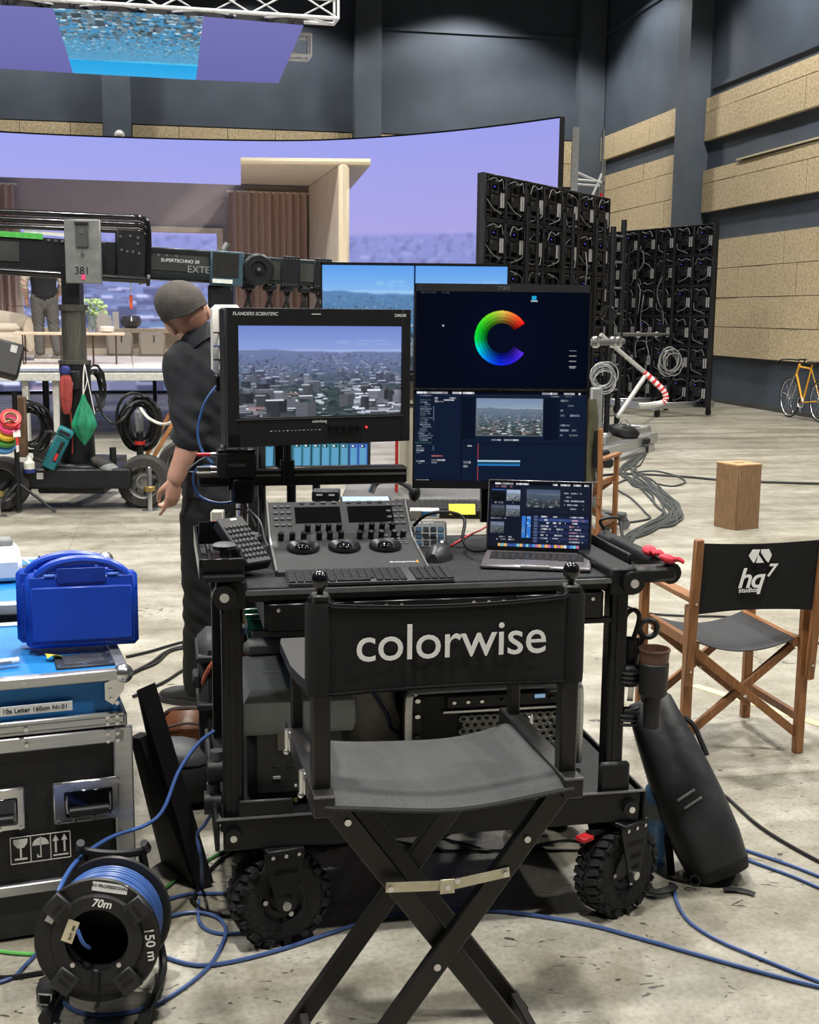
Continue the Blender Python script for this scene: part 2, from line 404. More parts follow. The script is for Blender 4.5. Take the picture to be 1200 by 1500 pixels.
def slab(mb, pf, s0, s1, z0, z1, p0, p1):
    q = [pf(s, z, p) for s in (s0, s1) for z in (z0, z1) for p in (p0, p1)]
    mb.add(q, [(0, 1, 3, 2), (4, 6, 7, 5), (0, 4, 5, 1), (2, 3, 7, 6), (0, 2, 6, 4), (1, 5, 7, 3)])
def fixn(me):
    bm = bmesh.new(); bm.from_mesh(me); bmesh.ops.recalc_face_normals(bm, faces=bm.faces); bm.to_mesh(me); bm.free(); return me
def slab_obj(name, pf, a, m, parent=None, kind=None):
    mb = MB(); slab(mb, pf, *a); return obj(name, fixn(mb.mesh(name, m, False)), parent, kind=kind)
wr = slab_obj('wall_right', rw, (-.4, 36, 0, WZ, -.4, 0), MWALL, kind='structure')
wb = slab_obj('wall_back', bwp, (-.4, 36, 0, WZ, -.4, 0), MWALL, kind='structure')
def wl(s, z, p=0): return CORNER + HN * 30 + HD * s + Vector((0, 0, z)) - HN * p
slab_obj('wall_left', wl, (-.4, 36, 0, WZ, -.4, 0), MWALL, kind='structure')
def wf(s, z, p=0): return CORNER + HD * 45.5 + HN * s + Vector((0, 0, z)) - HD * p
cl = MB(); cl.box((0, 13, WZ + .1), (70, 50, .2)); cl.build('ceiling', mat('ceiling_dark', (40, 42, 46), .9), smooth=False, kind='structure')
# columns and ledges standing proud of the walls
MCOL = mat('column_paint', (86, 95, 106), .55, var=.06, scale=2)
for s in (5.92, 18.2): slab_obj('column', rw, (s, s + .6, 0, WZ, -.02, .46), MCOL, wr)
for s in (.02, 5.55, 11.35, 17.2): slab_obj('column', bwp, (s, s + .62, 0, WZ, -.02, .4), MCOL, wb)
for z in (5.93, 8.3):
    for a, b_ in ((.64, 5.55), (6.17, 11.35), (11.97, 17.2)): slab_obj('ledge', bwp, (a, b_, z, z + .07, -.01, .05), MWALL, wb)
for z, a, b_ in ((6.06, 6.7, 18.1), (8.4, .1, 5.9), (8.6, 6.7, 18.1)): slab_obj('ledge', rw, (a, b_, z, z + .07, -.01, .05), MWALL, wr)
slab_obj('kick_strip', rw, (0, 30, .0, .08, -.01, .03), mat('kick_strip', (70, 70, 68), .6), wr)
slab_obj('rail', rw, (8.1, 16, 4.54, 4.57, -.01, .13), mat('pale_rail', (190, 180, 150), .6), wr)
# acoustic boards, each one proud of the wall with an open joint
def boards(pf, parent, s0, s1, z0, z1, off, L=1.12, pr=.1):
    s = s0 - off
    while s < s1:
        a, b_ = max(s, s0), min(s + L, s1)
        if b_ - a > .06: slab_obj('board', pf, (a + .006, b_ - .006, z0 + .006, z1 - .006, -.01, pr + random.uniform(-.006, .006)), MBOARD, parent)
        s += L
for k in range(4): boards(rw, wr, 6.56, 16.5, .91 + k * .5575, .91 + (k + 1) * .5575, (.2, .75, .45, .95)[k])
for z0, z1, o in ((3.70, 4.26, .3), (4.26, 4.52, .8), (5.08, 5.63, .5), (5.63, 5.9, 1.0)): boards(rw, wr, 6.56, 16.5, z0, z1, o)
for z0, z1, o in ((5.40, 5.96, .2), (3.5, 4.1, .3), (4.1, 4.65, .8), (4.65, 5.02, .45), (1.0, 1.65, .2), (1.65, 2.3, .7), (2.3, 2.95, .4)): boards(rw, wr, .45, 5.88, z0, z1, o)
for a, b_ in ((.66, 5.53), (6.19, 11.33), (11.99, 17.18)):
    boards(bwp, wb, a, b_, 5.36, 5.9, .4); boards(bwp, wb, a, b_, 4.8, 5.36, .8)
# high bay lamps under the ceiling, plus the added pair before the stage
MLAMP = mat('lamp_shade', (150, 152, 155), .4, .6)
lp = None
for i, (lx, ly) in enumerate(LAMPS):
    if lp is None:
        lp = thing('high_bay_lamp', 'aluminium high bay lamp hanging under the dark ceiling', 'lamp', (lx, ly, 9.66), group='high bay lamps under the ceiling')
        mb = MB(); mb.lathe([(.30, 0), (.24, .06), (.13, .2), (.11, .36), (.0, .36)], 20); mb.build('shade', MLAMP, lp)
        mb = MB(); mb.cyl((0, 0, .36), (0, 0, 1.34), .012, n=8); mb.build('rod', MLAMP, lp)
    else:
        o = copy_tree(lp); o.location = (lx, ly, 9.66)
# white globe on the back wall column
gb = P(175, 198, 29.0)
mb = MB(); mb.sph((0, 0, 0), .115, 20, 14)
glb = thing('globe_lamp', 'white ball fitting on the dark wall column above the LED screen', 'lamp', gb)
mb.build('globe', mat('white_globe', (225, 225, 222), .4, var=.02), glb)
mb = MB(); mb.cyl((0, .05, 0), (0, .42, .0), .03); mb.build('bracket', MCOL, glb)

# ------------------------------------------------------------------ LED wall, LED ceiling, truss
BLK = mat('black_metal', (20, 20, 22), .45, .3, var=.15, scale=12)
BLKP = mat('black_plastic', (19, 20, 22), .5, var=.15, scale=30, bump=.05)
ALU = mat('aluminium', (190, 192, 194), .35, .85, var=.06, scale=8, stretch=(1, 12, 12))
STEEL = mat('bright_steel', (210, 210, 212), .25, .95, var=.05)
led = thing('led_wall', 'tall curved LED screen showing lilac sky and city behind the stage', 'LED screen')
lc = cat([(-13.5, 21.0, 0), (-10.6, 23.0, 0), (-7.91, 24.36, 0), (-5.44, 25.0, 0), (-2.78, 25.19, 0), (-1.14, 24.78, 0), (.44, 23.84, 0), (1.64, 22.83, 0), (2.51, 21.92, 0)], 12)
la = np.array([tuple(q) for q in lc]); ll = np.concatenate([[0], np.cumsum(np.linalg.norm(np.diff(la, axis=0), axis=1))]); LL = ll[-1]
def led_fn(u, v):
    d = u * LL; return np.stack([np.interp(d, ll, la[:, 0]), np.interp(d, ll, la[:, 1]), .06 + v * 4.94], 1)
Wd, Hd = 640, 190
A = np.zeros((Hd, Wd, 3)); hz = .37
for r in range(Hd):
    t = r / Hd / hz
    A[r] = np.array([164, 172, 244]) * (1 - min(1, t)) + np.array([180, 176, 236]) * min(1, t)
cA = city(Wd, Hd, hz, 5, (172, 178, 244), (182, 176, 232), (226, 232, 255), (60, 86, 104), 3600, .55, False, (140, 146, 222), .5, 1.4, .62)
rowmix = np.clip((np.arange(Hd) / Hd - hz + .012) / .02, 0, 1)[:, None, None]
A = A * (1 - rowmix) + (cA * .9 + np.array([14, 18, 40])) * rowmix
xr = np.linspace(0, 1, Wd)[None, :, None]
A = A * (1.0 - .04 * xr) + np.array([0, -4, 2]) * xr
picture('screen', np.clip(A, 0, 255), led_fn, led, LEDMAT)
mb = MB(); nn = len(lc); vs_ = []
for i, q in enumerate(lc):
    t = (lc[min(i + 1, nn - 1)] - lc[max(i - 1, 0)]).normalized(); n = Vector((-t.y, t.x, 0))
    if n.y < 0: n = -n
    for d_, z in ((.004, 0), (.004, 5.03), (.14, 5.03), (.14, 0)): vs_.append(q + n * d_ + Vector((0, 0, z)))
mb.loft([vs_[4 * i:4 * i + 4] for i in range(nn)]); obj('housing', fixn(mb.mesh('housing', BLKP, False)), led)

TRA = mat('truss_aluminium', (214, 216, 218), .4, .35, var=.05)
HU = -HN                                            # to the right along the back wall
def truss(name, label, a, b_, w, parent_group=None, up=Vector((0, 0, 1)), step=.55):
    a, b_ = Vector(a), Vector(b_); d = (b_ - a); L = d.length; d.normalize(); sd = up.cross(d).normalized()
    t = thing(name, label, 'truss', a, group=parent_group)
    cs = [sd * (w / 2) * i + up * (w / 2) * j for i, j in ((-1, -1), (1, -1), (1, 1), (-1, 1))]
    for c in cs: MB().cyl(c, d * L + c, .027, n=8).build('chord', TRA, t)
    n = max(1, int(L / step)); st = L / n
    cache = {}
    for f in range(4):
        c0, c1 = cs[f], cs[(f + 1) % 4]
        for k in range(n):
            key = (f, k % 2)
            if key not in cache:
                p, q = (c0, c1 + d * st) if k % 2 == 0 else (c1, c0 + d * st)
                cache[key] = MB().cyl(p, q, .013, n=6).mesh('brace', TRA)
            obj('brace', cache[key], t, loc=d * (st * k))
    for x in (0, L):
        e = MB()
        for f in range(4): e.cyl(cs[f] + d * x, cs[(f + 1) % 4] + d * x, .02, n=6)
        e.build('end_frame', TRA, t)
    return t
# LED ceiling: nearly level panel hung over the stage
cz = 5.5
lcl = thing('led_ceiling', 'flat violet LED ceiling panel with a turquoise picture hung over the stage', 'LED screen')
NR, NL_, FR, FL_ = PZ(445, 37, cz), PZ(-260, -8, cz), PZ(408, 122, cz), PZ(-260, 84, cz)
def bil(u, v, a, b_, c, d): return ((1 - u) * (1 - v))[:, None] * np.array(a) + (u * (1 - v))[:, None] * np.array(b_) + (u * v)[:, None] * np.array(c) + ((1 - u) * v)[:, None] * np.array(d)
def cs_fn(a, b_, c, d): return lambda u, v: bil(u, v, a, b_, c, d)
vio = np.tile(np.array([[[108, 108, 172]]], float), (6, 10, 1))
vio[:, :, :] += np.linspace(0, 10, 6)[:, None, None]
def onz(x0, y0): return PZ(x0, y0, cz)
L0, L1, R0, R1 = onz(78, 12), onz(107, 107), onz(298, 24), onz(287, 117)
# raster rows run from the far edge (row 0) to the near edge
picture('side_panel', vio, cs_fn(NL_, L0, L1, FL_), lcl)
picture('side_panel', vio, cs_fn(R0, NR, FR, R1), lcl)
B_ = city(200, 120, .30, 9, (60, 175, 235), (40, 165, 230), (180, 222, 245), (30, 84, 130), 1300, .55, False, (60, 150, 215), .3, 1.4, .62)
picture('picture_panel', B_, cs_fn(L0, R0, R1, L1), lcl)
mb = MB(); q = [NL_, NR, FR, FL_]
mb.loft([[p + Vector((0, 0, .004)) for p in q], [p + Vector((0, 0, .12)) for p in q]]); obj('housing', fixn(mb.mesh('housing', BLKP, False)), lcl)
up_ = Vector((0, -.06, .225))
nd = (NR - NL_).normalized()
truss('truss', 'long silver lattice truss along the near edge of the LED ceiling', NL_ + up_, NR + nd * .45 + up_, .32)
truss('truss', 'short silver lattice truss end poking out beside the LED ceiling', FR + (NR - FR) * .45 - nd * 1.2 + up_ * .9, FR + (NR - FR) * .45 + nd * .33 + up_ * .9, .32)
MCL = mat('clamp_black', (25, 25, 28), .5)
for k in range(13):
    c = NL_ + (NR - NL_) * (.16 + .068 * k) + Vector((0, -.06, .06))
    t = thing('rigging_clamp', 'small black rigging clamp between truss and LED ceiling panel', 'clamp', c, group='clamps along the LED ceiling edge')
    MB().box((0, 0, -.01), (.05, .05, .05), bev=.01).build('jaw', MCL, t); MB().cyl((0, 0, 0), (0, 0, .06), .018, n=8).build('bolt', STEEL, t)

# scaffold tower behind the right end of the LED wall
ST = mat('scaffold_tube', (150, 155, 160), .4, .8)
sc = thing('scaffold_tower', 'steel tube scaffold tower behind the right edge of the LED screen', 'scaffold')
px = [(836, 22.6), (877, 22.9), (840, 23.9), (880, 24.2)]
base = [Vector((P(x, 400, Y).x, Y, 0)) for x, Y in px]; ht = [P(838, 195, 22.6).z, P(876, 190, 22.9).z, 4.6, 4.6]
for b_, h in zip(base, ht): MB().cyl(b_, b_ + Vector((0, 0, h)), .026, n=8).build('standard', ST, sc)
MB().box(base[0] + Vector((-.03, -.35, 2.45)), (.12, .08, 4.9)).build('post', mat('grey_post', (128, 130, 130), .6), sc)
for a, b_, za, zb in ((0, 1, 4.05, 4.05), (0, 1, 4.2, 4.02), (0, 1, 2.9, 4.2), (2, 3, 4.1, 4.1), (0, 2, 4.2, 4.2), (1, 3, 4.2, 4.2), (0, 1, 2.2, 2.2), (1, 0, .2, 2.2), (1, 3, 1, 1), (0, 2, 1, 1)):
    MB().cyl(base[a] + Vector((0, 0, za)), base[b_] + Vector((0, 0, zb)), .024, n=8).build('ledger', mat('white_tube', (205, 208, 210), .4, .3), sc)
MB().bar(base[0] + Vector((-.1, -.1, 3.25)), base[1] + Vector((-.2, -.1, 3.2)), .3, .08).build('deck', ST, sc)
for b_, h in ((base[0], 3.9), (base[1], 3.75)): MB().cyl(b_ + Vector((0, 0, h)), b_ + Vector((0, 0, h + .1)), .03, n=8).build('collar', mat('red_paint', (180, 40, 40), .5), sc)
# ------------------------------------------------------------------ mobile LED walls seen from behind
MOD = mat('led_module_black', (22, 22, 26), .5, .2, var=.2, scale=20)
MODD = mat('led_module_dark', (12, 12, 15), .6, var=.2)
TUB = mat('pale_grey_plastic', (150, 150, 148), .45)
CABG = mat('grey_cable', (110, 112, 114), .5)
CABK = mat('black_cable', (18, 18, 19), .45)
BLUE_L = mat('blue_status_light', (80, 90, 255), .5, emit=.9, var=.02)
def module_meshes():
    S = .49; h = S / 2
    f = MB()                                        # x across, y up, z out of the back towards the viewer
    for y in (-h + .012, h - .012): f.box((0, y, .035), (S, .024, .07), bev=.004)
    for x in (-h + .012, h - .012): f.box((x, 0, .035), (.024, S, .07), bev=.004)
    for x in (-.085, .085): f.box((x, 0, .03), (.02, S - .05, .045))
    f.box((0, .06, .04), (.15, .03, .05), bev=.005); f.box((0, -.14, .035), (.42, .022, .04))
    f.box((0, .0, .006), (S, S, .012))
    for x, y in ((-.2, .2), (.2, .2), (-.2, -.2), (.2, -.2)): f.cyl((x, y, .05), (x, y, .085), .016, n=8)
    b = MB(); b.box((0, -.02, .04), (.15, .12, .05), bev=.012); b.box((-.165, .08, .03), (.1, .16, .035), bev=.01); b.box((.0, .17, .03), (.2, .06, .03), bev=.01)
    t = MB()
    for x in (.135, .185): t.tube([(x, -.1, .06), (x, .06, .06)], .014, 8)
    k = MB()
    k.tube(cat([(-.2, .16, .05), (-.1, .2, .1), (0, .17, .11), (.1, .2, .09), (.16, .1, .08)], 5), .006, 5)
    k.tube(cat([(-.19, -.02, .05), (-.12, -.12, .1), (.02, -.17, .11), (.1, -.2, .06)], 5), .005, 5)
    k.box((-.02, .175, .09), (.05, .014, .014)); k.box((.05, -.165, .1), (.04, .012, .012))
    l = MB(); l.box((-.04, .115, .07), (.016, .012, .006))
    return [('module', f, MOD), ('power_box', b, MODD), ('handle_tube', t, TUB), ('cable', k, CABG), ('status_light', l, BLUE_L)]
MODM = [(n, m.mesh(n, mm), mm) for n, m, mm in module_meshes()]
def led_back(label, A_, B_, nc, nr, z0):
    A_, B_ = Vector(A_), Vector(B_); u = (B_ - A_); wd = u.length / nc; u.normalize()
    t = thing('mobile_led_wall', label, 'LED wall', A_, group=None)
    M0 = frame((0, 0, 0), u, (0, 0, 1)); sx = wd / .49
    rg = random.Random(nc)
    for j in range(nr):
        for i in range(nc):
            M = Matrix.Translation(u * (wd * (i + .5)) + Vector((0, 0, z0 + .5 * (j + .5)))) @ M0 @ Matrix.Diagonal((sx, 1.02, 1, 1))
            mo = obj('module', MODM[0][1], t, M=M)
            obj('power_box', MODM[1][1], mo); obj('handle_tube', MODM[2][1], mo)
            obj('cable', MODM[3][1], mo, M=Matrix.Diagonal((1 if rg.random() < .6 else -1, 1 if rg.random() < .7 else -1, 1, 1)))
            if rg.random() < .6: obj('status_light', MODM[4][1], mo)
    Mf = M0
    # led face on the far side and edge
    fb = MB(Mf); L = wd * nc
    fb.box((L / 2, z0 + nr * .25, -.02), (L, nr * .5, .035)); fb.build('led_face', MODD, t)
    for x in (0, L): MB(Mf).box((x, z0 + nr * .25, .03), (.006, nr * .5 + .01, .06)).build('edge_trim', mat('edge_trim', (44, 46, 50), .5, .4), t)
    # rear ladder posts carrying the modules
    for i in range(2, nc, 2):
        lad = MB(Mf)
        for dx in (-.13, .13): lad.cyl((wd * i + dx, .25, .16), (wd * i + dx, z0 + nr * .5 - .3, .16), .026, n=8)
        k = .5
        while k < z0 + nr * .5 - .4: lad.cyl((wd * i - .13, k, .16), (wd * i + .13, k, .16), .016, n=6); k += .5
        lad.build('ladder_post', MOD, t)
    # draped cables
    for k in range(5):
        x = rg.uniform(.3, L - .3); zt = rg.uniform(1.2, 2.9); pts = [(x, zt, .1)]
        for q in range(5): pts.append((x + rg.uniform(-.1, .1), zt - .22 * (q + 1), .12 + rg.uniform(0, .06)))
        MB(Mf).tube(cat(pts, 5), .009, 5).build('hanging_cable', CABG, t)
    # wheeled base
    for x in (.12 * L, .5 * L, .88 * L):
        MB(Mf).box((x, .19, .25), (.1, .1, 1.3), bev=.01).build('base_beam', ALU, t)
        for z in (-.3, .8):
            c = MB(Mf); c.box((x, .115, z), (.06, .05, .06)); c.cyl((x - .02, .05, z), (x + .02, .05, z), .05, n=14); c.build('castor', BLKP, t)
    MB(Mf).box((L / 2, .17, .86), (L * .8, .11, .1), bev=.01).build('base_rail', ALU, t)
    return t, Mf, L, wd
t1, M1, L1_, _ = led_back('taller looking back of a mobile LED wall beside the stage screen', (.745, 14.0, 0), (2.586, 16.9, 0), 7, 6, .2)
t2, M2, L2_, _ = led_back('back of a mobile LED wall parked in front of the tan wall boards', (3.6, 23.1, 0), (4.97, 20.5, 0), 6, 6, .16)
# free ladder frame with outriggers at the near LED wall's end
fr = thing('ladder_frame', 'black ladder frame with silver outrigger beams at the end of the LED wall', 'frame')
yb = 15.6
a0 = Vector((P(893, 500, yb).x, yb, 0)); a1 = Vector((P(913, 500, yb).x, yb + .25, 0)); zt = P(913, 320, yb).z
for a, h in ((a0, zt - .1), (a1, zt)): MB().cyl(a + Vector((0, 0, .15)), a + Vector((0, 0, h)), .036, n=10).build('upright', MOD, fr)
for k in range(8): MB().cyl(a0 + Vector((0, 0, .4 + .32 * k)), a1 + Vector((0, 0, .4 + .32 * k)), .016, n=6).build('rung', mat('worn_grey', (110, 112, 114), .5, .4), fr)
for n_, (x0, y0, Y0, x1, y1, Y1, w, h) in enumerate(((868, 668, 13.9, 955, 640, 15.4, .16, .12), (868, 690, 13.3, 952, 655, 15.3, .12, .1), (880, 645, 14.6, 910, 640, 15.6, .14, .1))):
    MB().bar(P(x0, y0, Y0), P(x1, y1, Y1), w, h, bev=.008).build('outrigger', ALU, fr)
for x, y, Y in ((945, 664, 15.0), (885, 690, 13.6)):
    c = P(x, y, Y); mb = MB(); mb.cyl((c.x - .03, c.y, .07), (c.x + .03, c.y, .07), .07, n=14); mb.box((c.x, c.y, .15), (.1, .12, .06), bev=.01); mb.build('castor', BLKP, fr)
# slanting tubes with red and white tape, clamped pipes
tb = thing('brace_tube', 'pale slanting brace tube with red and white striped tape at its bend', 'tube')
pts = cat([P(880, 490, 14.9), P(905, 512, 15.0), P(944, 545, 15.2)], 4)
MB().tube(pts, .028, 8).build('tube', mat('pale_tube', (190, 190, 185), .45, .3), tb)
MB().tube([P(905, 610, 14.6), P(946, 550, 15.2)], .028, 8).build('tube', mat('pale_tube'), tb)
RW_R = mat('tape_red', (214, 60, 62), .5); RW_W = mat('tape_white', (235, 228, 226), .5)
bend = cat([P(944, 546, 15.2), P(960, 560, 15.2), P(973, 574, 15.2), P(975, 586, 15.2), P(962, 592, 15.2), P(935, 595, 15.1)], 5)
for k in range(len(bend) - 1):
    MB().tube(bend[k:k + 2], .036, 8).build('tape_band', (RW_R, RW_W)[k % 2] if k < 17 else mat('pale_tube'), tb)
pp = thing('clamped_pipe', 'horizontal steel pipe with swivel clamps beside the stacked monitors', 'pipe')
MB().cyl(P(862, 502, 13.6), P(912, 500, 14.6), .04, n=10).build('pipe', mat('worn_grey'), pp)
for x in (872, 897, 905):
    c = P(x, 501, 13.6 + (x - 862) / 50); MB().box(c, (.09, .12, .13), bev=.02).build('clamp', STEEL, pp)
p2 = thing('clamped_pipe', 'thin level pipe reaching across the back of the far LED wall', 'pipe')
MB().cyl(P(905, 490, 15.7), P(980, 490, 21.15), .025, n=8).build('pipe', mat('worn_grey'), p2)
for x in (935, 962, 978): MB().box(P(x, 490, 15.7 + (x - 905) / 75 * 5.45), (.06, .08, .09), bev=.012).build('clamp', STEEL, p2)
def coil(name, label, c, ax, R_, n, m, r=.012, jit=.03, seed=3, flat=1.):
    rg = random.Random(seed); t = thing(name, label, 'cable', c); q = Vector(ax).to_track_quat('Z', 'Y')
    for k in range(n):
        rr = R_ * (1 - .12 * rg.random()); ph = rg.random() * 6; off = Vector((rg.uniform(-jit, jit), rg.uniform(-jit, jit), rg.uniform(-jit, jit)))
        pts = [q @ Vector((rr * math.cos(2 * PI * i / 20 + ph), rr * flat * math.sin(2 * PI * i / 20 + ph) , .01 * math.sin(3 * i + k))) + off for i in range(20)]
        MB().tube(pts, r, 5, True).build('loop', m, t)
    return t
WCAB = mat('pale_cable', (200, 200, 198), .45)
coil('cable_coil', 'pale grey coiled cable hung on the black ladder frame', P(885, 554, 14.4), (.2, -1, 0), .15, 9, mat('dull_cable', (150, 152, 152), .45), .009, .05, 2)
coil('cable_coil', 'black coiled cable hung above the clamped pipe', P(891, 462, 15.3), (.2, -1, 0), .1, 4, CABK, .012, .02, 5)
coil('cable_coil', 'white coiled cable hanging on the far LED wall', P(983, 530, 20.6), (.5, -1, 0), .2, 7, mat('dull_cable'), .012, .06, 8)
sb = thing('sand_bag', 'small black sandbag on the silver outrigger beam', 'sandbag', P(914, 632, 14.9))
MB().sph((0, 0, .0), (.2, .12, .09), 14, 8, (0, .2, 0)).build('sack', BLKP, sb); MB().tube(cat([(-.08, 0, .07), (0, 0, .15), (.08, 0, .07)], 5), .012, 6).build('handle', TUB, sb)

# ------------------------------------------------------------------ stage and set
ZS = .93
SY = R(13); SU = Vector((math.cos(SY), math.sin(SY), 0)); SV = Vector((-math.sin(SY), math.cos(SY), 0))
SO = Vector((-4.6, 15.6, 0))
def sp(a, b_, z=0.): return SO + SU * a + SV * b_ + Vector((0, 0, z))
MS = frame(SO, SU, SV)
WOODP = mat('pale_wood', (198, 176, 150), .5, rgb2=(226, 208, 186), scale=6, stretch=(1, 8, 8))
STG = mat('stage_deck', (206, 194, 186), .45, rgb2=(226, 218, 212), scale=5, stretch=(1, 6, 1))
CREAM = mat('cream_paint', (208, 196, 178), .6, var=.04, scale=3)
GREYW = mat('stage_alu', (196, 196, 190), .4, .2)
stg = thing('stage', 'pale raised stage deck on legs in front of the LED screen', 'stage')
XL, XR, YD = -5.0, 4.1, 5.6
for k in range(9): MB(MS).box((XL + (k + .5) * (XR - XL) / 9, YD / 2, ZS - .03), ((XR - XL) / 9 - .006, YD, .06), bev=.004).build('deck_panel', STG, stg)
MB(MS).box(((XL + XR) / 2, -.02, ZS - .11), (XR - XL, .05, .1), bev=.006).build('fascia', GREYW, stg)
MB(MS).box(((XL + XR) / 2, -.015, ZS - .02), (XR - XL, .04, .03)).build('edge_strip', mat('stage_edge', (150, 160, 185), .4), stg)
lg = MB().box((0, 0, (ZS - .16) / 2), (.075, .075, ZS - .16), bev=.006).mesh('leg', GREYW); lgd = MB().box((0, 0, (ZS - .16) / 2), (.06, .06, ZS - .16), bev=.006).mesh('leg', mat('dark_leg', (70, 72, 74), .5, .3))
for a in (-4.9, -3.6, -2.3, -.27, .1, 1.55, 1.85, 3.2):
    obj('leg', lg if a in (-.27, .1, -4.9, -3.6) else lgd, stg, loc=sp(a, .08)); obj('leg', lgd, stg, loc=sp(a + .1, 2.6)); obj('leg', lgd, stg, loc=sp(a - .1, 5.4))
# set wall with window opening
wz1 = 3.8; wy = 5.3
sw = thing('set_wall', 'mauve grey studio set wall with a wide window opening', 'set wall')
MAUVE = mat('mauve_paint', (176, 162, 160), .7, var=.05, scale=2)
def setp(px_, py_):                     # local coords where a pixel ray meets the plane of the set wall
    d = CAMM.to_3x3() @ Vector(((px_ - 600) / FPX, (750 - py_) / FPX, -1)); o = Vector((0, 0, CAM_H)); t = ((sp(0, wy) - o).dot(SV)) / d.dot(SV); q = o + d * t
    return (q - SO).dot(SU), q.z
wx0, _ = setp(28, 400); wx1, wtop = setp(322, 338); _, wsil = setp(290, 484); wr1, wtp = setp(455, 275); _, wt0 = setp(100, 262)
wz1 = (wtp + wt0) / 2
for a, b_, c, d in ((wx0 - 2.6, wx0, ZS, wz1), (wx1, wr1, ZS, wz1), (wx0, wx1, wtop, wz1), (wx0, wx1, ZS, wsil)):
    MB(MS).box(((a + b_) / 2, wy + .06, (c + d) / 2), (b_ - a, .12, d - c)).build('panel', MAUVE if c != ZS or d != wsil else CREAM, sw)
wf_ = thing('window_frame', 'cream wooden window frame in the set wall showing the city', 'window frame')
for a, b_, c, d, nm in ((wx0 - .05, wx1 + .05, wtop - .05, wtop + .04, 'head'), (wx0 - .05, wx1 + .05, wsil - .05, wsil + .03, 'sill'), (wx0 - .05, wx0 + .05, wsil, wtop, 'jamb'), (wx1 - .05, wx1 + .05, wsil, wtop, 'jamb')):
    MB(MS).box(((a + b_) / 2, wy - .03 - (.1 if nm == 'sill' else 0), (c + d) / 2), (b_ - a, .14 + (.2 if nm == 'sill' else 0), d - c), bev=.008).build(nm, WOODP if nm == 'sill' else CREAM, wf_)
MB(MS).box(((wx0 + wx1) / 2, wy - .02, ZS + .05), (wx1 - wx0 + 2, .04, .1)).build('skirting', CREAM, sw)
# side wall and ceiling slab on the right
sx1 = wr1 - .35
sd = thing('set_side_wall', 'cream set side wall with a rounded post end beside the curtain', 'set wall')
fx, fz = PZ(500, 243, wz1), 0
fl_ = (fx - SO); fa, fb_ = fl_.dot(SU), fl_.dot(SV)
MB().bar(sp(wr1, wy, (ZS + wz1) / 2), sp(fa, fb_, (ZS + wz1) / 2), .1, wz1 - ZS).build('panel', CREAM, sd)
MB().box(sp(fa + .03, fb_ - .02, (ZS + wz1) / 2 + .02), (.16, .18, wz1 - ZS + .04), (0, 0, SY), bev=.05).build('end_post', mat('warm_cream', (222, 208, 180), .55, var=.03), sd)
cs_ = thing('set_ceiling_slab', 'cream ceiling slab overhanging the set corner above the curtain', 'set ceiling')
q = [PZ(353, 241, wz1), PZ(543, 243, wz1), PZ(513, 278, wz1), PZ(353, 273, wz1)]
mb = MB(); mb.loft([[p + Vector((0, 0, .01)) for p in q], [p + Vector((0, 0, .1)) for p in q]]); obj('slab', fixn(mb.mesh('slab', CREAM, False)), cs_)
mb = MB(); mb.tube([q[0] + Vector((0, -.01, .05)), q[1] + Vector((0, -.01, .05))], .05, 8); mb.build('front_roll', mat('warm_cream'), cs_)
cur_m = mat('mauve_curtain', (176, 152, 142), .85, var=.06, scale=30)
def curtain(label, x0, x1, z0, z1, folds):
    t = thing('curtain', label, 'curtain')
    def fn(u, v):
        x = x0 + (x1 - x0) * u; a = math.sin(u * folds * 2 * PI) * .05 + .02 * math.sin(u * folds * 4.3)
        return MS @ Vector((x, wy - .16 + a * (.6 + .4 * (1 - v)), z0 + (z1 - z0) * v))
    MB().sheet(fn, folds * 8, 3, .006).build('cloth', cur_m, t); MB(MS).cyl((x0 - .05, wy - .15, z1), (x1 + .05, wy - .15, z1), .018, n=8).build('rail', CREAM, t)
cx0, _ = setp(335, 300); cx1, _ = setp(448, 300)
curtain('tall mauve pleated curtain beside the set corner', cx0, cx1, ZS + .02, wz1 - .12, 11)
dx0, _ = setp(-60, 300); dx1, _ = setp(22, 300)
curtain('mauve pleated curtain at the far end of the set window', dx0, dx1, ZS + .02, wz1 - .12, 8)
# furniture on the stage
def on_stage(x, y, Y): q = P(x, y, Y); return Vector((q.x, q.y, ZS))
SOFA = mat('boucle_cream', (196, 184, 166), .95, var=.1, scale=60, bump=.5, bscale=160)
so = thing('armchair', 'cream boucle armchair with a curved back on the stage', 'armchair', on_stage(-5, 520, 17.9), SY)
ring = []
mb = MB()
for k in range(15):
    a = R(-100) + R(200) * k / 14; c = Vector((math.sin(a) * .48, math.cos(a) * .4, 0)); n = Vector((math.sin(a), math.cos(a), 0))
    h = .72 - .12 * abs(k - 7) / 7
    ring.append([c + n * (.09 * math.cos(b_)) + Vector((0, 0, .12 + (h - .12) * (.5 + .5 * math.sin(b_)))) for b_ in [2 * PI * j / 12 for j in range(12)]])
mb.loft(ring); mb.build('backrest', SOFA, so)
MB().box((0, -.02, .27), (.86, .74, .34), bev=.1).build('seat', SOFA, so); MB().box((0, -.05, .46), (.7, .6, .14), bev=.06).build('cushion', SOFA, so)
for x in (-.3, .3):
    for y in (-.25, .25): MB().cyl((x, y, 0), (x, y, .12), .02, n=8).build('foot', BLKP, so)
tb_ = thing('long_table', 'low pale table with thin metal legs on the stage front', 'table', on_stage(104, 530, 16.9), SY)
tw = P(184, 492, 16.9).x - P(28, 492, 16.9).x
MB().box((0, 0, .41), (tw, .5, .035), bev=.006).build('tabletop', WOODP, tb_)
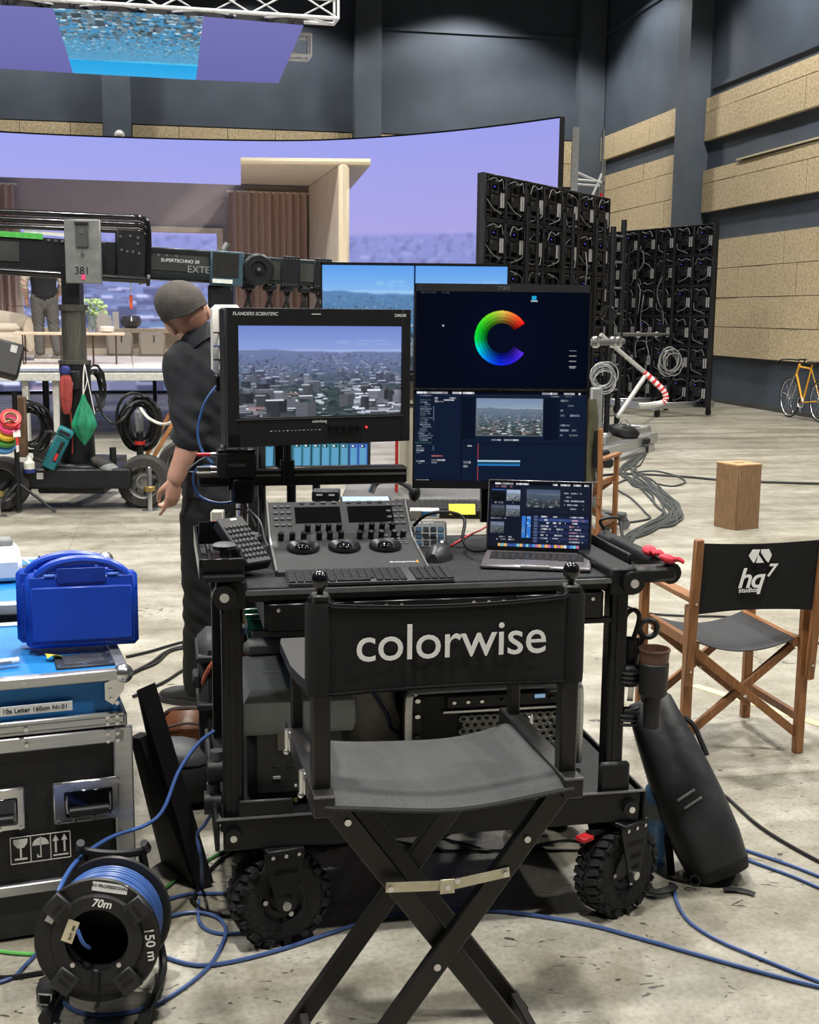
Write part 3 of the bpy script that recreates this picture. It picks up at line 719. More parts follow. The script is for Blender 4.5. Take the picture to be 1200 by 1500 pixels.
for s in (-1, 1): MB().tube([(s * (tw / 2 - .12), -.2, .4), (s * (tw / 2 - .12), -.2, .01), (s * (tw / 2 - .12), .2, .01), (s * (tw / 2 - .12), .2, .4)], .011, 6).build('leg_frame', mat('bronze', (92, 78, 66), .4, .6), tb_)
for s in (-.12, .3): MB().tube([(s, -.2, .4), (s, -.2, .01), (s, .2, .01), (s, .2, .4)], .009, 6).build('leg_frame', mat('bronze'), tb_)
GRYB = mat('grey_felt', (150, 142, 130), .9, var=.05, scale=40)
for k, x in enumerate((176, 223)):
    st = thing('stool_box', ('rounded grey seat block with a dark pull below the cream ceramics', 'rounded grey seat block with a dark pull below the glass bowl')[k], 'stool', on_stage(x, 522, 20.3), SY, group='grey seat blocks under the set window')
    MB().box((0, 0, .19), (.42, .36, .38), bev=.04).build('block', GRYB, st); MB().box((.03, -.185, .28), (.02, .012, .12), bev=.003).build('pull', mat('dark_leather', (60, 48, 40), .6), st)
va = thing('vase', 'clear glass vase of green flowers on the low table', 'vase', Vector((*on_stage(136, 490, 16.9).xy, ZS + .43)), 0)
MB().lathe([(.05, 0), (.07, .06), (.05, .17), (.062, .22)], 14, cap=False).build('glass', mat('clear_glass', (220, 225, 225), .08, trans=.85, var=.02), va)
lf = MB(); rg = random.Random(4)
for k in range(46):
    a = rg.uniform(0, 6.28); e = rg.uniform(.05, .19); z = .3 + rg.uniform(-.06, .14); lf.sph((math.cos(a) * e, math.sin(a) * e, z), (.035, .035, .016), 6, 4, (rg.uniform(-.8, .8), rg.uniform(-.8, .8), 0))
lf.build('leaves', mat('flower_green', (112, 150, 84), .7, rgb2=(200, 214, 170), scale=30), va, kind='stuff')
sm = MB()
for k in range(7): a = k * .9; sm.tube([(0, 0, .02), (math.cos(a) * .1, math.sin(a) * .1, .32)], .004, 5)
sm.build('stems', mat('stem_green', (90, 120, 70), .7), va)
for x, y, w, h, nm, lb in ((150, 482, .2, .09, 'ceramic_dish', 'low white rounded dish on the stage table'),):
    t = thing(nm, lb, 'dish', Vector((*on_stage(x + 6, y, 16.9).xy, ZS + .43))); MB().lathe([(.05, 0), (.1, .015), (.105, .07), (.095, .085), (.085, .07), (.04, .02)], 18).build('bowl', mat('white_ceramic', (222, 216, 206), .4, var=.02), t)
for x, w, h, lb in ((152, .14, .32, 'tall wavy cream ceramic sculpture on the set window sill'), (170, .09, .27, 'narrow cream ceramic block on the set window sill')):
    q, zz = setp(x, 478); t = thing('ceramic_sculpture', lb, 'ornament', MS @ Vector((q, wy - .12, wsil + .03)), SY)
    out = [(-w, 0), (w, 0), (w * .9, h * .6), (w * .55, h * .7), (w * .4, h), (-w * .3, h * 1.05), (-w * .6, h * .7), (-w, h * .5)] if h > .3 else [(-w * .6, 0), (w * .6, 0), (w * .55, h), (-w * .55, h)]
    MB(frame((0, .06, 0), (1, 0, 0), (0, 0, 1))).prism(out, 0, .12).build('body', mat('white_ceramic'), t)
q, zz = setp(192, 478)
t = thing('glass_bowl', 'grey glass bowl on the set window sill', 'bowl', MS @ Vector((q, wy - .12, wsil + .03)), SY)
MB().lathe([(.07, 0), (.15, .04), (.18, .12), (.15, .2), (.13, .21), (.15, .12), (.06, .02)], 18).build('bowl', mat('smoked_glass', (120, 118, 120), .15, trans=.5), t)
dch = thing('dining_chair', 'grey upholstered chair with a thin bronze frame beside the cream armchair', 'chair', on_stage(33, 522, 18.9), SY)
MB().tube(cat([(-.2, 0, 0), (-.2, 0, .78), (.2, 0, .78), (.2, 0, 0)], 1), .012, 6).build('frame', mat('bronze'), dch); MB().box((0, .02, .45), (.5, .1, .35), (.1, 0, 0), bev=.05).build('backrest', mat('grey_fabric', (110, 104, 104), .9), dch); MB().box((0, -.22, .3), (.5, .45, .12), bev=.05).build('seat', mat('grey_fabric'), dch)
# ------------------------------------------------------------------ bicycle, plywood box, tape on the floor
bdir = HD
def to_px(q): c = CAMM.inverted() @ q; return 600 + FPX * c.x / -c.z
bs = min((k * .02 for k in range(300, 900)), key=lambda k: abs(to_px(rw(k, .34, .36)) - 1157)); bk = rw(bs, 0, .36)
bi = thing('road_bicycle', 'yellow road bicycle leaning against the dark wall base', 'bicycle', bk)
MBk = frame((0, 0, 0), bdir, (0, 0, 1)); RUB = mat('tyre_rubber', (24, 24, 25), .75, var=.2, scale=40)
YEL = mat('bicycle_yellow', (236, 172, 46), .35, coat=.3, var=.03)
for x in (0, 1.0):
    w = MB(MBk).torus((x, .34, 0), (0, 0, 1), .325, .014, 40, 8).build('wheel', RUB, bi)
    s_ = MB(MBk)
    for k in range(24): a = 2 * PI * k / 24; s_.cyl((x, .34, .02 * (-1) ** k), (x + .31 * math.cos(a), .34 + .31 * math.sin(a), 0), .0018, n=4)
    s_.torus((x, .34, 0), (0, 0, 1), .308, .008, 40, 6); s_.build('spokes', STEEL, w); MB(MBk).cyl((x, .34, -.05), (x, .34, .05), .018, n=10).build('hub', STEEL, w)
fk, hd_, bb, se, rr_ = (0, .34), (.26, .86), (.44, .28), (.66, .84), (1.0, .34)
def bt(a, b_, r, nm, m): MB(MBk).cyl((*a, 0), (*b_, 0), r, n=10).build(nm, m, bi)
bt((.17, .70), (.27, .90), .02, 'head_tube', YEL); bt((.26, .86), se, .016, 'top_tube', YEL); bt((.19, .74), bb, .018, 'down_tube', YEL); bt(bb, (.69, .92), .016, 'seat_tube', YEL); bt(bb, rr_, .011, 'chain_stay', YEL); bt(se, rr_, .009, 'seat_stay', YEL)
for s in (-.05, .05): MB(MBk).tube(cat([(.17, .70, s * .6), (.08, .5, s), (0, .34, s)], 4), .009, 6).build('fork_blade', STEEL, bi)
MB(MBk).tube(cat([(.24, .95, 0), (.16, .97, .02), (.1, .97, .2), (.02, .95, .22), (0, .86, .22), (.1, .8, .22)], 4), .012, 6).build('handlebar', BLKP, bi); MB(MBk).tube(cat([(.24, .95, 0), (.16, .97, -.02), (.1, .97, -.2), (.02, .95, -.22), (0, .86, -.22), (.1, .8, -.22)], 4), .012, 6).build('handlebar', BLKP, bi)
MB(MBk).box((.72, .94, 0), (.26, .04, .12), bev=.02).build('saddle', BLKP, bi); MB(MBk).torus((.44, .28, .04), (0, 0, 1), .09, .008, 24, 6).build('chainring', STEEL, bi)
MB(MBk).bar((.44, .28, .06), (.5, .12, .06), .02, .02).build('crank', STEEL, bi)
ab = thing('plywood_box', 'tall brown plywood box standing on end with a grip slot', 'box', Vector(((2.717 + 2.453) / 2 + .02, 9.66, 0)), R(-9))
PLY = mat('plywood_brown', (112, 86, 60), .6, rgb2=(132, 104, 76), scale=14, stretch=(6, 6, 1), bump=.05)
PLYL = mat('plywood_top', (172, 138, 98), .6, var=.1, scale=10)
bw_, bd_, bh_ = .2, .3, .51
for x, nm in ((-bw_ / 2 + .007, 'side_panel'), (bw_ / 2 - .007, 'side_panel')): pass
ab.rotation_euler = (0, 0, R(28))
for s in (-1, 1):
    MB().box((s * (.125 - .007), 0, bh_ / 2), (.014, .24, bh_), bev=.002).build('side_panel', PLY, ab); MB().box((0, s * (.127 - .007), bh_ / 2), (.222, .014, bh_), bev=.002).build('side_panel', PLY, ab)
for z in (.008, bh_ - .002):
    if z < .1: MB().box((0, 0, z), (.222, .226, .014)).build('bottom_panel', PLY, ab)
for x0, x1, y0, y1 in ((-.125, .125, .018, .127), (-.125, .125, -.127, -.018), (-.125, -.05, -.018, .018), (.05, .125, -.018, .018)):
    MB().box(((x0 + x1) / 2, (y0 + y1) / 2, bh_), (x1 - x0, y1 - y0, .014)).build('top_panel', PLYL, ab)
tp = thing('floor_tape', 'pale yellow tape line stuck on the floor beyond the wooden chair', 'tape')
MB().bar((1.3, 5.38, .0015), (2.6, 3.66, .0015), .05, .002).build('strip', mat('yellow_tape', (214, 208, 150), .6, var=.04), tp)
for x, y, c in ((1012, 868, 'pink'), (1032, 797, 'pink')):
    q = PZ(x, y); t = thing('tape_mark', 'small faded pink tape mark on the floor ' + ('under the teak chair arm' if y > 850 else 'beyond the teak chair back'), 'tape', q, group='pink marks on the floor'); MB().box((0, 0, .001), (.09, .015, .002), (0, 0, .3)).build('strip', mat('pink_tape', (206, 130, 120), .7), t)
# ------------------------------------------------------------------ camera crane
CRN = mat('crane_black', (26, 28, 32), .4, .3, var=.15, scale=10)
CRG = mat('crane_green_black', (34, 42, 44), .35, .2, var=.12, scale=8)
GPL = mat('worn_plate', (116, 118, 118), .5, .6, rgb2=(140, 142, 140), scale=9)
cy = 10.4
CX = P(112, 600, cy).x
cr = thing('camera_crane', 'black telescopic camera crane with grey head plate on a four wheeled base', 'camera crane', (CX, cy, 0))
def cp(x, y, Y=cy): return P(x, y, Y) - Vector((CX, cy, 0))
zl = cp(112, 533).z; zg = cp(112, 455).z; zs = cp(112, 405).z
MB().lathe([(.15, .28), (.145, .5), (.125, zl - .1), (.13, zl - .06), (.13, zl)], 20).build('lower_column', CRN, cr)
MB().lathe([(.135, zl), (.135, zl + .03), (.1, zl + .035), (.1, zg), (.12, zg), (.12, zg + .05)], 24).build('piston', mat('worn_steel', (120, 120, 112), .3, .8, var=.2, scale=6, stretch=(8, 8, 1)), cr)
MB().box((0, 0, (zg + zs + .1) / 2), (.15, .15, zs - zg + .1), bev=.01).build('head_post', CRN, cr)
a, b_ = cp(97, 415, cy - .2), cp(147, 322, cy - .2)
hp = MB(); hp.box(((a.x + b_.x) / 2, -.2, (a.z + b_.z) / 2), (b_.x - a.x, .03, b_.z - a.z), bev=.006); head = hp.build('head_plate', GPL, cr)
MB().box(((a.x + b_.x) / 2, -.225, b_.z - .12), (.1, .02, .2), bev=.004).build('slot_plate', mat('plate_dark', (78, 80, 82), .5, .5), head)
MB().box(((a.x + b_.x) / 2, -.23, b_.z - .03), (.11, .03, .025), bev=.004).build('catch', BLKP, head)
for z, r in ((b_.z - .1, .018), (b_.z - .27, .012)): MB().cyl(((a.x + b_.x) / 2, -.24, z), ((a.x + b_.x) / 2, -.22, z), r, n=12).build('bolt', STEEL, head)
text('lettering', '381', .085, CRN, head, frame(((a.x + b_.x) / 2 - .01, -.2165, a.z + .1), (1, 0, 0), (0, 0, 1)))
MB().box(((a.x + b_.x) / 2 + .0, -.218, a.z + .05), (.03, .004, .04)).build('pink_tape', mat('hot_pink', (240, 70, 120), .5), head)
# arm: telescoping sections along a sloping axis
A0, A1 = cp(-90, 366, 10.25), cp(505, 404, 11.35); AD = (A1 - A0)
def ap(x):                                            # point on arm axis at pixel column x
    return A0 + AD * ((x + 90) / 595)
def seg(name, x0, x1, h, w, m, bev=.01, par=cr): return MB().bar(ap(x0), ap(x1), w, h, bev=bev).build(name, m, par)
s1 = seg('rear_arm_section', -420, 196, .30, .26, CRN); s2 = seg('middle_arm_section', 190, 300, .275, .22, CRG); s3 = seg('front_arm_section', 290, 505, .235, .18, CRG)
MB().bar(ap(-480), ap(-400), .45, .5, bev=.02).build('counterweight', GPL, cr)
AX = AD.normalized(); AN = Vector((AX.y, -AX.x, 0)).normalized(); AU = AN.cross(AX).normalized()
if AU.z < 0: AU = -AU
def af(x, n=0., u=0.): return ap(x) + AN * n + AU * u
def face(x, n, u): return frame(af(x, n, u), AX, AU)
for x0, x1, dz in ((202, 288, .105), (202, 288, -.105)): MB().bar(af(x0, .115, dz), af(x1, .115, dz), .012, .03).build('rib', CRN, s2)
text('lettering', 'SUPERTECHNO 30', .04, mat('white_print', (200, 204, 206), .5, var=.01), s2, face(246, .1165, .03))
text('lettering', 'EXTEL', .085, mat('dim_print', (120, 126, 128), .5, var=.01), s2, face(277, .1165, -.035))
MB().bar(af(203, .112, .02), af(288, .112, .02), .006, .15).build('side_panel', mat('smoky_panel', (48, 50, 48), .35, var=.3, scale=5), s2)
for x in (214, 226, 240): MB().cyl(af(x, .11, .07), af(x, .12, .07), .012, n=8).build('bolt', STEEL, s2)
mn = MB(); mn.bar(af(290, .13, -.01), af(340, .13, -.01), .06, .3, bev=.01); mno = mn.build('crane_monitor', mat('monitor_shell', (50, 70, 82), .4), cr)
MB().bar(af(293, .165, .02), af(332, .165, .02), .008, .2).build('glass', mat('dark_glass', (42, 42, 40), .12, spec=.8), mno)
MB().bar(af(293, .17, -.12), af(323, .17, -.12), .01, .035).build('light_strip', mat('pale_strip', (200, 205, 200), .4), mno)
MB().box(af(311, .05, -.25), (.22, .16, .2), bev=.015).build('motor_box', CRN, cr)
MB().cyl(af(312, .05, .15), af(318, .05, .21), .03, n=10).build('knob', GPL, cr)
hwm = face(362, .15, .0)
hw = MB(hwm).lathe([(.085, -.03), (.135, -.02), (.14, .01), (.12, .03), (.07, .03), (.06, .01), (.03, .012), (.028, .04), (.0, .04)], 24).build('hand_wheel', CRN, cr)
MB(hwm).cyl((0, 0, .04), (0, 0, .05), .016, n=8).build('bolt', STEEL, hw)
for x in (352, 412, 463):
    pl = MB().bar(af(x - 12, .098, 0), af(x + 16, .098, 0), .02, .27, bev=.006).build('clamp_plate', CRN, cr)
    for k in range(5):
        for u in (.11, -.11): MB().cyl(af(x - 9 + k * 5, .105, u), af(x - 9 + k * 5, .113, u), .006, n=6).build('bolt', STEEL, pl)
for x in (385, 440): MB().bar(af(x - 11, .094, .0), af(x + 13, .094, 0), .01, .16).build('side_panel', mat('smoky_panel'), cr)
for x in (352, 385, 412, 440, 462):
    b = MB()
    for s in (-1, 1): b.tube(cat([af(x - 7 * s, .03, -.1), af(x, .05, -.24), af(x + 6 * s, .03, -.36)], 4), .022, 6, flat=.5)
    b.build('strap', mat('black_webbing', (20, 20, 22), .8), cr)
    MB().box(af(x, .04, -.15), (.12, .1, .05), bev=.012).build('roller', CRN, cr)
# tubes along and over the rear section
for dz, dy, r in ((.40, -.13, .024), (.34, -.15, .024), (.285, -.13, .02)):
    e = .02 * (dz > .3)
    pts = [af(-420, .13 - .0, dz - .14), af(-90, .13 - .0, dz - .08), af(150, .13, dz - .04)] + [af(186, .14, dz - .035), af(196 + e * 60, .15, dz - .1), af(198 + e * 60, .15, 0), af(197, .15, -.13), af(185, .15, -.17)]
    MB().tube(cat(pts, 4), r, 10).build('guide_tube', mat('gloss_black', (16, 16, 18), .18, coat=.4), cr)
MB().cyl(af(-420, .2, -.14), af(196, .2, -.15), .03, n=12).build('push_rod', mat('gloss_black'), cr)
MB().cyl(af(196, .2, -.15), af(200, .2, -.15), .05, n=12).build('rod_joint', CRN, cr)
MB().bar(af(-420, .135, .155), af(50, .135, .155), .02, .045).build('green_strip', mat('green_strip', (70, 160, 70), .5), cr)
MB().bar(af(25, .12, .19), af(96, .12, .18), .02, .03).build('pale_strip', mat('pale_strip'), cr)
for x in (58, 68, 77): MB().cyl(af(x, .13, .13), af(x, .15, .13), .012, n=8).build('bolt', STEEL, s1)
MB().bar(af(-60, .133, .02), af(18, .133, .02), .01, .16).build('side_panel', mat('smoky_panel'), s1)
jt = MB(); jt.bar(af(152, .1, .06), af(196, .1, .06), .12, .42, bev=.015); jo = jt.build('joint_plate', CRN, cr)
for x, u in ((158, .2), (172, .21), (183, .2), (183, .15), (160, .09), (168, .08), (176, .08), (185, .07)): MB().cyl(af(x, .15, u), af(x, .166, u), .011, n=8).build('bolt', STEEL, jo)
MB().torus(af(88, .15, .12), AN, .04, .008, 16, 6).build('ring', STEEL, cr)
for x, c in ((174, (220, 90, 60)), (84, (215, 70, 60))):
    q = af(x, .12, -.16); MB().tube([q, q - Vector((0, 0, .12))], .004, 5).build('tag_string', WCAB, cr); MB().box(q - Vector((0, 0, .18)), (.025, .01, .12), bev=.004).build('tag', mat('tag_%d' % x, c, .5), cr)
# base: chassis, wheels, jacks
wl_, wr_ = cp(10, 707, 10.2), cp(214, 707, 10.4); ch = MB(); ch.bar((wl_.x - .2, -.12, .27), (wr_.x - .1, .0, .27), .5, .17, bev=.015); cho = ch.build('chassis', CRN, cr)
MB().box((0, -.1, .17), (.55, .3, .06), bev=.01).build('under_plate', CRN, cho); MB().box((-.22, -.36, .3), (.05, .02, .05)).build('label', TUB, cho)
MB().box((0, -.02, .35), (.5, .45, .06), bev=.02).build('column_plate', CRN, cho)
TYR = mat('tyre_dark', (52, 50, 48), .8, var=.15, scale=30, bump=.3, bscale=60)
RIM = mat('rim_grey', (128, 128, 126), .45, .5)
def wheel(c, r, w, par, ax=(0, 1, 0)):
    q = Matrix.Translation(c) @ Vector(ax).to_track_quat('Z', 'Y').to_matrix().to_4x4()
    o = MB(q).lathe([(r * .62, -w / 2), (r * .9, -w / 2), (r, -w * .33), (r, w * .33), (r * .9, w / 2), (r * .62, w / 2)], 36, cap=False).build('tyre', TYR, par)
    f = MB(q); f.lathe([(.0, w * .1), (r * .2, w * .12), (r * .22, w * .3), (r * .3, w * .3), (r * .34, w * .1), (r * .55, w * .02), (r * .58, w * .42), (r * .64, w * .46), (r * .64, -w * .46)], 30, cap=False)
    f.build('rim', RIM, o)
    h = MB(q)
    for k in range(8): a = 2 * PI * k / 8; h.cyl((r * .44 * math.cos(a), r * .44 * math.sin(a), w * .05), (r * .44 * math.cos(a), r * .44 * math.sin(a), w * .12), r * .05, n=8)
    h.build('rim_holes', BLKP, o, kind='stuff')
    return o
for c in ((wl_.x, -.3, .225), (wr_.x, -.05, .225), (wl_.x + .1, .95, .225), (wr_.x + .1, 1.15, .225)): wheel(c, .225, .16, cr, (.1, -1, 0))
for a_, b2 in (((wl_.x, -.2, .225), (wl_.x + .1, .9, .225)), ((wr_.x, 0, .225), (wr_.x + .1, 1.1, .225))): MB().cyl(a_, b2, .05, n=10).build('axle', CRN, cr)
MB().bar((0, 0, .27), (0.06, .9, .27), .3, .14).build('chassis_tail', CRN, cr)
for x, y in ((220, 748), (-2, 757)):
    q = PZ(x, y) - Vector((CX, cy, 0)); j = MB().lathe([(.07, 0), (.07, .008), (.03, .012), (.02, .014), (.02, .36), (.014, .37)], 16, Matrix.Translation(q)).build('levelling_jack', STEEL, cr)
    MB().lathe([(.03, .16), (.05, .17), (.05, .2), (.03, .21)], 12, Matrix.Translation(q)).build('jack_nut', mat('brass', (160, 138, 84), .4, .8), j); MB().bar(q + Vector((0, 0, .2)), q + Vector((.0, .3, .25)), .04, .04).build('jack_arm', CRN, j)
# things hung on and laid on the crane
def hung_bag(label, top, h, w, m, seed):
    t = thing('drawstring_bag', label, 'bag', top); rg = random.Random(seed); rings = []
    for k in range(13):
        v = k / 12; r = w / 2 * float(np.interp(v, [0, .1, .28, .6, .85, 1], [.12, .2, .55, 1, .5, .04] if w > .15 else [.5, .85, 1, 1, .85, .45]))
        rings.append([Vector((r * (1 + (.16 - .1 * v) * math.sin(7 * a + seed) + .06 * math.sin(3 * a + 5 * v)) * math.cos(a), r * .6 * (1 + (.16 - .1 * v) * math.sin(7 * a + seed)) * math.sin(a), -h * v)) for a in [2 * PI * j / 42 for j in range(42)]])
    MB().loft(rings[::-1]).build('sack', m, t)
    return t
gt = hung_bag('green drawstring bag hung from the crane column by a pale cord', P(122, 578, 10.15), .42, .2, mat('green_nylon', (26, 120, 86), .5, var=.25, scale=14), 2)
MB().tube(cat([(0, 0, 0), (.0, .02, .14), (.005, .05, .24)], 4), .006, 5).build('cord', WCAB, gt); MB().tube(cat([(0, 0, 0), (.03, .02, .12), (.005, .05, .24), (.09, .0, -.16)], 4), .004, 5).build('cord', WCAB, gt)
rt = hung_bag('small red bag with a hanging red cord on the crane column', P(96, 548, 10.2), .33, .1, mat('red_nylon', (146, 58, 54), .6, var=.2, scale=12), 5)
MB().tube(cat([(.03, 0, -.3), (.04, 0, -.5), (.04, -.02, -.66)], 4), .006, 5).build('cord', mat('red_nylon'), rt)
MB().box((0, .0, .03), (.08, .06, .08), bev=.02).build('blue_top', mat('navy_nylon', (36, 48, 110), .6), rt)
MB().box((0, -.15, zl - .13), (.16, .03, .16), bev=.01).build('control_pouch', BLKP, cr); MB().box((.0, -.168, zl - .16), (.05, .004, .03)).build('label', TUB, cr)
coil('hose_coil', 'black hose coil hanging beside the crane column', P(135, 570, 10.5), (1, -.35, 0), .17, 5, CABK, .012, .03, 4, 1.1)
coil('cable_coil', 'thick black cable coil hung on the post over the crane wheel', P(204, 618, 10.55), (.3, -1, 0), .15, 14, CABK, .014, .05, 6, 1.45)
coil('cable_coil', 'black cable coil hung on the stand by the tape rolls', P(46, 625, 10.7), (.3, -1, 0), .15, 9, CABK, .011, .05, 9, 1.25)
# post over the right wheel with dark handle
hd = thing('camera_handle_post', 'grey handle post with a red ring standing over the crane wheel', 'post', Vector((P(205, 650, 10.5).x, 10.5, 0)))
MB().cyl((0, 0, .3), (0, 0, .78), .03, n=10).build('post', CRN, hd); MB().box((0, -.02, .72), (.07, .09, .2), bev=.02).build('grip', mat('mid_grey', (92, 94, 98), .45), hd); MB().cyl((0, 0, .52), (0, 0, .55), .045, n=12).build('ring', mat('red_paint'), hd); MB().box((0, 0, .27), (.2, .2, .07), bev=.01).build('foot', CRN, hd)
wh = thing('white_hose', 'white hose looping from the cable post to the man', 'hose'); MB().tube(cat([P(206, 598, 10.4), P(217, 612, 10.3), P(236, 621, 10.2), P(252, 617, 10.1), P(258, 600, 10.1)], 6), .013, 6).build('hose', mat('white_hose', (210, 208, 200), .4), wh)
bh = thing('black_cable', 'black cable sagging from the crane column to the cable post', 'cable'); MB().tube(cat([P(139, 575, 10.3), P(150, 605, 10.3), P(166, 620, 10.3), P(182, 612, 10.4), P(196, 590, 10.5)], 6), .011, 6).build('cable', CABK, bh)
wt = thing('wooden_tripod', 'brown wooden tripod legs standing behind the man', 'tripod')
WDB = mat('oak_brown', (150, 98, 58), .5, rgb2=(178, 122, 76), scale=8, stretch=(8, 8, 1))
for a, b2 in ((P(258, 590, 10.9), P(230, 640, 10.9)), (P(262, 605, 10.6), P(226, 668, 10.6)), (P(262, 600, 11.2), P(285, 690, 11.4))):
    foot = a + (b2 - a) * (a.z / (a.z - b2.z)); MB().bar(a, foot, .05, .03).build('leg', WDB, wt)
MB().box(P(261, 588, 10.9), (.16, .16, .08), bev=.02).build('head', BLKP, wt)
# tape rolls on a stand at the left
stn = thing('equipment_stand', 'black stand with a monitor hood at the left of the crane', 'stand', Vector((P(24, 650, 10.0).x, 10.0, 0)))
MB().cyl((0, 0, .02), (0, 0, 1.0), .022, n=8).build('pole', CRN, stn)
for a in (0, 2.1, 4.2): MB().cyl((0, 0, .25), (.3 * math.cos(a), .3 * math.sin(a), .01), .012, n=6).build('leg', CRN, stn)
MB().box((.02, .1, .7), (.08, .05, .5), bev=.01).build('wooden_bar', mat('old_wood', (96, 74, 56), .7), stn)
pr_ = [(246, 214, 90), (74, 140, 60), (82, 140, 196), (240, 80, 140), (200, 60, 60)]
c0 = P(5, 648, 9.85); ax = Vector((.35, -.7, .62)).normalized()
for k, (c, nm) in enumerate(zip([(82, 140, 196), (74, 140, 60), (232, 196, 60), (236, 70, 130), (190, 52, 52)], ['blue', 'green', 'yellow', 'pink', 'red'])):
    t = thing('tape_roll', '%s roll of tape threaded on the stand beside the crane' % nm, 'tape roll', c0 + ax * (.036 * k) + Vector((.012 * k, 0, .028 * k)))
    q = ax.to_track_quat('Z', 'Y').to_matrix().to_4x4(); rr2 = .105 - .006 * k
    MB(q).lathe([(.055, -.018), (rr2, -.018), (rr2, .018), (.055, .018), (.055, -.018)], 28, cap=False).build('tape', mat('tape_' + nm, c, .4, coat=.2), t)
    MB(q).lathe([(.05, -.018), (.056, -.018), (.056, .018), (.05, .018), (.05, -.018)], 28, cap=False).build('core', mat('card_core', (190, 170, 140), .8), t)
t = thing('barrier_tape', 'red and white striped barrier tape hanging over the tape rolls', 'tape')
pts = cat([P(3, 622, 9.7), P(14, 616, 9.7), P(22, 622, 9.75), P(25, 640, 9.75), P(26, 662, 9.75)], 4)
for k in range(0, len(pts) - 1, 2): MB().tube(pts[k:k + 3], .035, 4, flat=.12).build('stripe', (RW_R, RW_W)[(k // 2) % 2], t)
# teal site lamp on the chassis
MK = mat('teal_plastic', (24, 92, 100), .4, var=.1, scale=10)
tl = thing('work_lamp', 'teal and black battery work lamp leaning on the crane base', 'lamp', P(70, 686, 10.1), rot=(0, R(27), R(12)))
MB().box((0, 0, .15), (.12, .1, .3), bev=.015).build('body', MK, tl); MB().box((0, 0, .335), (.13, .11, .07), bev=.012).build('lamp_head', mat('teal_head', (40, 120, 130), .4), tl); MB().box((0, -.01, .33), (.1, .1, .03), bev=.004).build('dark_band', BLKP, tl)
MB().tube(cat([(-.06, 0, .28), (-.13, 0, .27), (-.14, 0, .06), (-.06, 0, .03)], 3), .017, 8).build('handle', BLKP, tl)
MB().box((.02, -.053, .17), (.03, .006, .18), (0, 0, 0), bev=.002).build('label_plate', BLKP, tl); MB().box((.02, -.057, .12), (.022, .004, .06), bev=.001).build('red_mark', mat('red_paint'), tl)
sb2 = thing('spray_bottle', 'small white bottle on the crane base by the teal lamp', 'bottle', P(43, 692, 10.05)); MB().lathe([(.0, 0), (.045, 0), (.047, .08), (.02, .11), (.018, .14), (.0, .14)], 14).build('body', mat('milk_plastic', (206, 210, 196), .4), sb2); MB().cyl((0, 0, -.001), (0, 0, .03), .048, n=14).build('blue_band', mat('navy_nylon'), sb2)
hm = thing('monitor_hood', 'black hooded field monitor tilted up at the left edge beside the crane', 'monitor', P(2, 525, 9.6), rot=(R(-20), R(16), R(20)))
MB().box((0, 0, 0), (.3, .12, .28), bev=.02).build('shell', BLKP, hm); MB().box((.07, -.064, .08), (.05, .006, .06)).build('label', TUB, hm); MB().cyl((.0, 0, -.13), (.0, 0, -.35), .012, n=8).build('mount', CRN, hm)
for k in range(5): MB().box((0, .066, -.1 + .05 * k), (.26, .012, .012)).build('vent_slat', MODD, hm)
for x, y, nm in ((150, 682, 'dark rag'), (160, 690, 'grey cloth')):
    t = thing('cloth_bundle', nm + ' lying on the crane base beside the wheel', 'cloth', P(x, y - 4, 10.2)); MB().sph((0, 0, .0), (.1, .07, .05), 12, 7, (.2, .4, .3)).build('cloth', mat(nm, (60, 58, 56) if 'dark' in nm else (120, 124, 124), .9), t)
t = thing('black_canister', 'short black cylinder standing on the crane base', 'canister', P(166, 682, 10.3)); MB().lathe([(0, 0), (.028, 0), (.028, .15), (.022, .155), (0, .155)], 14).build('can', BLKP, t)
# ------------------------------------------------------------------ grading cart
CYAW = R(11.5); CO = Vector((-.449, 3.03, 0)); MC = Matrix.Translation(CO) @ Matrix.Rotation(CYAW, 4, 'Z')
def cw(u, v, z=0.): return MC @ Vector((u, v, z))
CB = mat('cart_black', (23, 24, 26), .42, .35, var=.12, scale=14)
CBG = mat('cart_black_gloss', (17, 18, 20), .25, .3, var=.1)
CARP = mat('cart_carpet', (26, 27, 29), .95, rgb2=(58, 60, 64), scale=160, bump=.6, bscale=300)
cart = thing('equipment_cart', 'black two shelf equipment cart on off road wheels holding monitors', 'cart', M=MC)
W_, D_ = 1.03, .62
for u in (0, W_):
    for v in (0, D_):
        po = MB().box((u, v, .64), (.052, .052, .58), bev=.006).build('post', CB, cart)
        MB().box((u, v - .027, .64), (.012, .004, .58)).build('slot', MODD, po)
# lower tray
tr = MB(); tr.box((W_ / 2 + .02, D_ / 2, .345), (1.13, D_ + .1, .03)); tray = tr.build('lower_tray', CB, cart)
for v in (-.045, D_ + .045): MB().box((W_ / 2 + .02, v, .325), (1.13, .012, .085), bev=.003).build('tray_lip', CB, tray)
for u in (-.045, W_ + .085): MB().box((u, D_ / 2, .325), (.012, D_ + .1, .085), bev=.003).build('tray_lip', CB, tray)
MB().bar((-.045, -.052, .37), (W_ + .085, -.052, .37), .006, .005).build('tray_edge', mat('edge_shine', (120, 122, 124), .3, .7), tray)
MB().box((.08, -.045, .365), (.14, .01, .1), bev=.02).build('corner_plate', CB, tray)
MB().box((W_ + .0, -.03, .40), (.09, .02, .1), bev=.01).build('corner_plate', CB, tray)
for u in (-.005, W_ + .04):
    k = MB().cyl((u, -.045, .325), (u, -.07, .325), .022, n=16).build('side_knob', CBG, tray); MB().cyl((u, -.07, .325), (u, -.076, .325), .009, n=10).build('bolt', STEEL, k)
